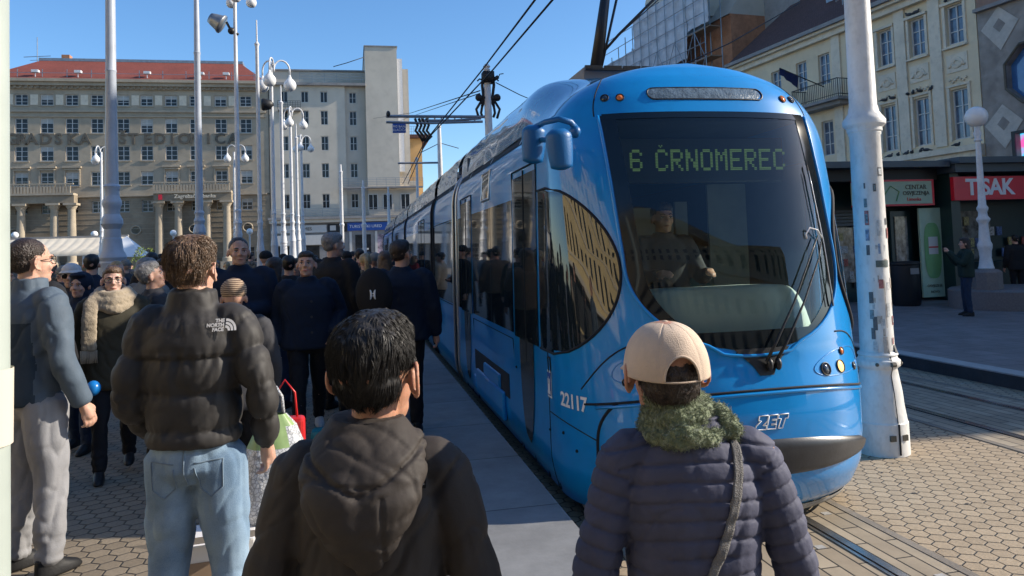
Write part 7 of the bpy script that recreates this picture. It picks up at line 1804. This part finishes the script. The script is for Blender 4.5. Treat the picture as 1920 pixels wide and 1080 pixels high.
# 6 woman in navy coat walking towards the viewer, centre
x, y = depth_place(574, 6.9)
m6, J6, H6, k6 = person('dark haired woman in a navy coat walking towards the viewer near the tram', x, y, 186, H=1.73, w=1.05, vox=.012, skin=SK, hair=('bun', HDB), hvox=.0065,
    top=dict(mat=C['navy'], style='smooth', hem=.84, bulk=1.14, flare=1.08, collar=.04, wrinkle=.010, name='coat'), bottom=C['trblk'], arms=('pocket', 'swing'), stride=.24, head=(10, 6), shoe=C['shoew'])
for dz in (0, .14, .28): mb = MB(); mb.lathe([(.012, 0), (.012, .004)], 12, (0, 0, 0)); mb.xf(Matrix.Translation((-.03, .168, 1.28 - dz)) @ Matrix.Rotation(R(90), 4, 'X')); mb.build('coat_button', C['dgrey'], m6)
CR = [
 # px, head top py, depth, H?, facing, hair, top mat, extras, label
 (625, 435, 8.2, 1.93, -35, ('short', HG), C['black'], dict(arms=('down', 'down'), top=dict(hem=.62, bulk=1.12, flare=1.05), head=(30, 0), w=1.1), 'tall grey haired man in a long black coat turned right, behind the woman in navy'),
 (752, 453, 7.0, 1.80, -12, ('short', HDB), C['navy'], dict(top=dict(hem=.84, bulk=1.15), head=(28, 4), w=1.12), 'dark haired man in a navy jacket standing beside the tram flank'),
 (447, 437, 6.9, 1.88, 178, ('crop', HDB), C['navy'], dict(top=dict(hem=.82, bulk=1.16), w=1.18, head=(-18, 0)), 'broad man in a navy jacket facing the viewer, right of the puffer jacket'),
 (437, 513, 4.9, 1.53, 10, ('beanie', C['stripe']), C['dgrey'], dict(top=dict(hem=.8, bulk=1.1)), 'short person in a brown striped knit hat just behind the puffer jacket'),
 (515, 476, 8.4, 1.68, -20, ('wavy', HDB), C['dgrey'], dict(bottom=C['jeand'], top=dict(hem=.9, bulk=1.15)), 'dark wavy haired woman with a backpack, seen from behind'),
 (541, 472, 9.0, 1.70, 5, ('short', HB), C['black'], dict(bottom=C['jean']), 'black haired person in black right of the wavy haired woman with backpack'),
 (554, 477, 10, 1.66, 180, ('long', HDB), C['dgrey'], dict(), 'long haired young woman facing the viewer behind the black haired person'),
 (650, 470, 13, 1.74, 10, ('beanie', C['black']), C['olive'], dict(), 'person in a black knit hat and olive jacket right of the tall grey haired man'),
 (674, 462, 14, 1.80, 0, ('short', HDB), C['brownj'], dict(), 'dark haired person in a brown jacket behind the blond ponytail'),
 (684, 474, 10.5, 1.70, 8, ('pony', HBL), C['camo'], dict(), 'blond woman with a ponytail in a mottled grey jacket'),
 (703, 476, 10.8, 1.69, -8, ('beanie', C['hatgrey']), C['dgrey'], dict(), 'person in a grey knit hat right of the blond ponytail'),
 (722, 472, 10.2, 1.72, -20, ('wavy', HBR), C['brownj'], dict(arms=('down', 'phone')), 'brown haired woman in a brown jacket next to the man by the tram'),
 (700, 462, 24, 1.75, 5, ('beanie', C['black']), C['black'], dict(), 'distant person in a black hat in front of the poster'),
 (27, 490, 10.5, 1.66, 160, ('hood', C['hatgrey']), C['dgrey'], dict(), 'woman in a grey hood at the far left edge'),
 (62, 456, 5.6, 1.83, -25, ('short', HDB), C['black'], dict(), 'dark haired man hidden behind the man in the slate blue jacket'),
 (133, 493, 7.6, 1.68, 185, ('brim', C['white']), C['dgrey'], dict(glasses='sun'), 'woman in a white brimmed hat and dark sunglasses'),
 (172, 470, 9.2, 1.80, 5, ('short', HB), C['navy'], dict(top=dict(hem=.8, bulk=1.15), w=1.1), 'broad man in a navy coat seen from behind, left of the thick grey pole'),
 (150, 512, 6.8, 1.60, 168, ('hood', C['navy']), C['navy'], dict(w=1.05, top=dict(hem=.75, bulk=1.15), bottom=C['jeand']), 'woman in a dark blue hood looking at the viewer beside the scarf woman'),
 (290, 484, 6.4, 1.68, -62, ('short', HG), C['dgrey'], dict(head=(10, 14)), 'grey haired woman with a patterned scarf bending to the right'),
 (276, 470, 7.6, 1.72, -30, ('short', HG), C['hatgrey'], dict(), 'grey curly haired person behind the bending grey haired woman'),
 (307, 474, 8.2, 1.71, 170, ('long', HDB), C['black'], dict(), 'dark haired woman in black looking towards the viewer, left of the puffer jacket'),
 (285, 458, 11, 1.82, 0, ('short', HB), C['black'], dict(), 'black haired man far behind the grey haired women'),
 (303, 460, 12.5, 1.80, 20, ('beanie', C['black']), C['dgrey'], dict(), 'man in a black hat left of the brown haired head'),
 (60, 470, 13, 1.76, 0, ('short', HDB), C['black'], dict(), 'person in black seen between the near pole and the slate blue jacket'),
 (235, 470, 14, 1.74, 30, ('beanie', C['hatgrey']), C['dgrey'], dict(), 'person in a grey hat just right of the thick grey pole'),
]
def crowd_person(row, k):
    px, py, D, Hh, fc, hr, tm, ex, lb = row
    x, y = depth_place(px, D); ex = dict(ex); tp = dict(mat=tm, style='smooth', hem=.86, bulk=1.08, wrinkle=.009); tp.update(ex.pop('top', {}))
    kw = dict(H=Hh, vox=.016 if D < 9 else .022, top=tp, bottom=ex.pop('bottom', C['trblk']), hair=hr, arms=ex.pop('arms', random.choice([('down', 'down'), ('pocket', 'down'), ('pocket', 'pocket'), ('fold', 'down')])), stride=random.uniform(-.12, .12), face=(90 < fc % 360 < 270) or D < 7, hvox=.0085 if D < 9 else .012); kw.update(ex)
    return person(lb, x, y, fc, **kw)
random.seed(21)
made = [crowd_person(r_, i) for i, r_ in enumerate(CR)]
# white under-armour style mark on the back of the man near the tram replaced on a dark backpack
bp_e = made[1][0]
bk = MB(); bk.sphere((0, 0, 0), (.17, .09, .24), 20); me = solidify(bk, .02, 3); co_, nn = arr(me); co_ = co_ * np.array([1, 1, 1]) ; 
xb, yb = depth_place(700, 6.6)
bpk = put(me, 'backpack', C['black'], None, co_); bpk.location = (xb, yb, 1.32); bpk.rotation_euler = (0, 0, R(-10)); tag(bpk, 'black backpack with a white emblem carried among the crowd beside the tram', 'backpack')
mb = MB()
for sx in (-1, 1):
    p = [(sx * .028 + sx * .014 * math.cos(t) * -1, -.092, .045 * math.sin(t)) for t in np.linspace(-1.2, 1.2, 9)]
    mb.tube(p, [.003, .006, .008, .009, .009, .009, .008, .006, .003], 6)
mb.tube([(.014 * math.cos(t) * 1.3, -.094, .011 * math.sin(t)) for t in np.linspace(0, 2 * math.pi, 14)], .004, 6)
mb.build('emblem', M['white'], bpk, True)
# filler crowd further back: copies of a few made people with shared meshes
far_src = [made[7], made[8], made[12], made[21], made[22], made[9], made[24], made[11], made[23]]
spots = [(575, 30), (590, 22), (608, 27), (640, 20), (655, 26), (668, 19), (690, 30), (715, 24), (735, 17), (498, 20), (507, 28), (530, 17), (470, 24), (482, 33), (425, 19), (405, 26), (345, 21), (330, 30), (318, 17), (262, 22), (245, 32), (205, 24), (188, 34), (160, 19), (118, 26), (100, 18), (84, 31), (45, 22), (36, 29), (745, 14), (662, 15), (500, 12.5), (220, 11.5), (116, 12), (340, 12), (590, 15)]
desc = ['distant pedestrian in dark clothes']
for i, (px, D) in enumerate(spots):
    src = far_src[i % len(far_src)][0]; c = copy_tree(src); x, y = depth_place(px, D); c.location = (x, y, 0); c.rotation_euler = (0, 0, R(random.uniform(0, 360))); s_ = random.uniform(.93, 1.04) * src.scale[0]; c.scale = (s_, s_, s_)
    jk_ = [o for o in bpy.data.objects if o.parent == c and o.name.split('.')[0] == 'jacket'][0]; jk_.material_slots[0].link = 'OBJECT'; jk_.material_slots[0].material = random.choice([C['black'], C['dgrey'], C['navy'], C['brownj'], C['olive'], C['redj'], C['camo'], C['hatgrey'], C['bluej'], C['beige']])
    c['label'] = 'one of the small distant pedestrians in dark winter clothes crossing the square'; c['group'] = 'distant pedestrians on the square'
# driver
dr_, _, _, _ = person('tram driver in a dark jacket sitting behind the windshield', XC - .12, 5.62, 180, H=1.75, w=1.05, vox=.016, skin=SK, hair=('short', HDB), top=dict(mat=C['dgrey'], hem=.86, wrinkle=.006), bottom=C['trblk'], arms=(((.25, .12, 1.15), (.20, .34, 1.18)), ((.25, .12, 1.15), (.20, .34, 1.18))), sit=True, z0=.26, group='people inside the tram'); dr_['label'] = 'tram driver in a dark grey jacket sitting behind the windshield'
person('passenger in a teal jacket standing inside the tram behind the driver', XC + .30, 6.15, 175, H=1.62, vox=.018, skin=SK, hair=('short', HDB), top=dict(mat=C['teal']), bottom=C['trblk'], arms=('fold', 'down'), z0=.10, group='people inside the tram')
# right-hand pavement
person('woman in a dark green parka holding up a phone in front of the kiosks', 12.95, 13.8, 62, H=1.68, w=1.08, vox=.014, skin=SK, hair=('wavy', HDB), top=dict(mat=C['greend'], hem=.86, bulk=1.15), bottom=C['jeand'], arms=('phone', 'phone'), z0=-.08, group='people on the right pavement', feet_apart=.16)
ph = tag(boxpart(None, 'smartphone', C['black'], [(-.006, .006, -.04, .04, -.075, .075)], .003), 'black smartphone held up by the woman in the green parka', 'phone')
ph.location = Vector((12.95, 13.8, -.08)) + Matrix.Rotation(R(62), 3, 'Z') @ Vector((0, .42, 1.45)) ; ph.rotation_euler = (0, 0, R(62 + 90))
person('man in a brown jacket with a dark backpack at the kiosk counter', 17.6, 16.2, 5, H=1.78, w=1.08, vox=.018, skin=SK, hair=('short', HB), top=dict(mat=C['brownj'], hem=.84, bulk=1.15), bottom=C['trblk'], z0=-.08, group='people on the right pavement')
person('person in black leaning at the kiosk counter, left of the brown jacket', 16.85, 16.3, -20, H=1.70, vox=.018, skin=SK, hair=('short', HB), top=dict(mat=C['black'], hem=.8, bulk=1.12), bottom=C['trblk'], z0=-.08, group='people on the right pavement')
mb = MB(); mb.sphere((0, 0, 0), (.15, .08, .22), 18); o = mb.build('backpack', C['navy'], None, True); o.location = (17.62, 16.0, 1.15); tag(o, 'dark backpack on the back of the man in the brown jacket at the kiosk', 'backpack')
# ---- bags and boxes
bg_ = empty('shopping_bag', (*depth_place(512, 3.9), 0), R(10), 'big white patterned plastic bag with green print hanging behind the puffer jacket', 'bag')
mb = MB(); v = []; f = []; n = 28
for i, (z, rx, ry) in enumerate(((.30, .10, .05), (.31, .17, .10), (.40, .205, .13), (.55, .185, .12), (.70, .14, .085), (.80, .10, .05), (.86, .05, .03))):
    for k in range(n):
        a = 2 * math.pi * k / n; q = 1 + .10 * noise.noise((math.cos(a) * 2, math.sin(a) * 2, z * 6)) + .05 * math.sin(a * 7 + z * 9); v.append((rx * q * math.cos(a), ry * q * math.sin(a), z))
for i in range(6):
    for k in range(n): k2 = (k + 1) % n; f.append((i * n + k, i * n + k2, (i + 1) * n + k2, (i + 1) * n + k))
f.append(tuple(reversed(range(n)))); mb.add(v, f); o = mb.build('bag_body', [M['bagwhite'], M['baggreen']], bg_, True)
for p in o.data.polygons: p.material_index = 1 if p.center.z > .66 and p.center.x < .02 + .3 * (p.center.z - .66) else 0
mb = MB()
for s_ in (-1, 1): mb.tube([(s_ * .04, 0, .84), (s_ * .03, .0, .95), (0, 0, 1.0)], .008, 6)
mb.build('handles', M['bagwhite'], bg_, True)
rb = empty('red_bag', (*depth_place(530, 4.1), 0), 0, 'red carrier bag behind the white patterned bag', 'bag')
mb = MB(); mb.box(-.10, .10, -.05, .05, .50, .80); mb.build('bag_body', M['bagred'], rb, bevel=.02); mb = MB(); mb.tube([(-.06, 0, .79), (-.05, 0, .93), (0, 0, 1.0), (.05, 0, .93), (.06, 0, .79)], .006, 6); mb.build('handles', M['bagred'], rb, True)
bx_ = empty('carton_box', (*depth_place(384, 3.7), 0), R(5), 'white and brown carton with a blue base standing behind the legs in jeans', 'box')
boxpart(bx_, 'carton', M['paper'], [(-.22, .22, -.15, .15, .03, .34)], .01); boxpart(bx_, 'brown_label', M['carton'], [(-.16, .16, -.156, -.1501, .12, .26)]); boxpart(bx_, 'blue_base', M['bluesign'], [(-.23, .23, -.16, .16, 0, .029)])
mb = MB(); mb.quad((-.22, -.15, .345), (.22, -.15, .345), (.30, -.28, .42), (-.30, -.28, .42)); o = mb.build('paper_flap', M['paper'], bx_)
tb = tag(boxpart(None, 'teal_bag', M['teal'], [(-.16, .16, -.08, .08, 0, .22)], .04), 'teal bag on the ground behind the black haired man', 'bag'); tb.location = (*depth_place(612, 6.4), 0)
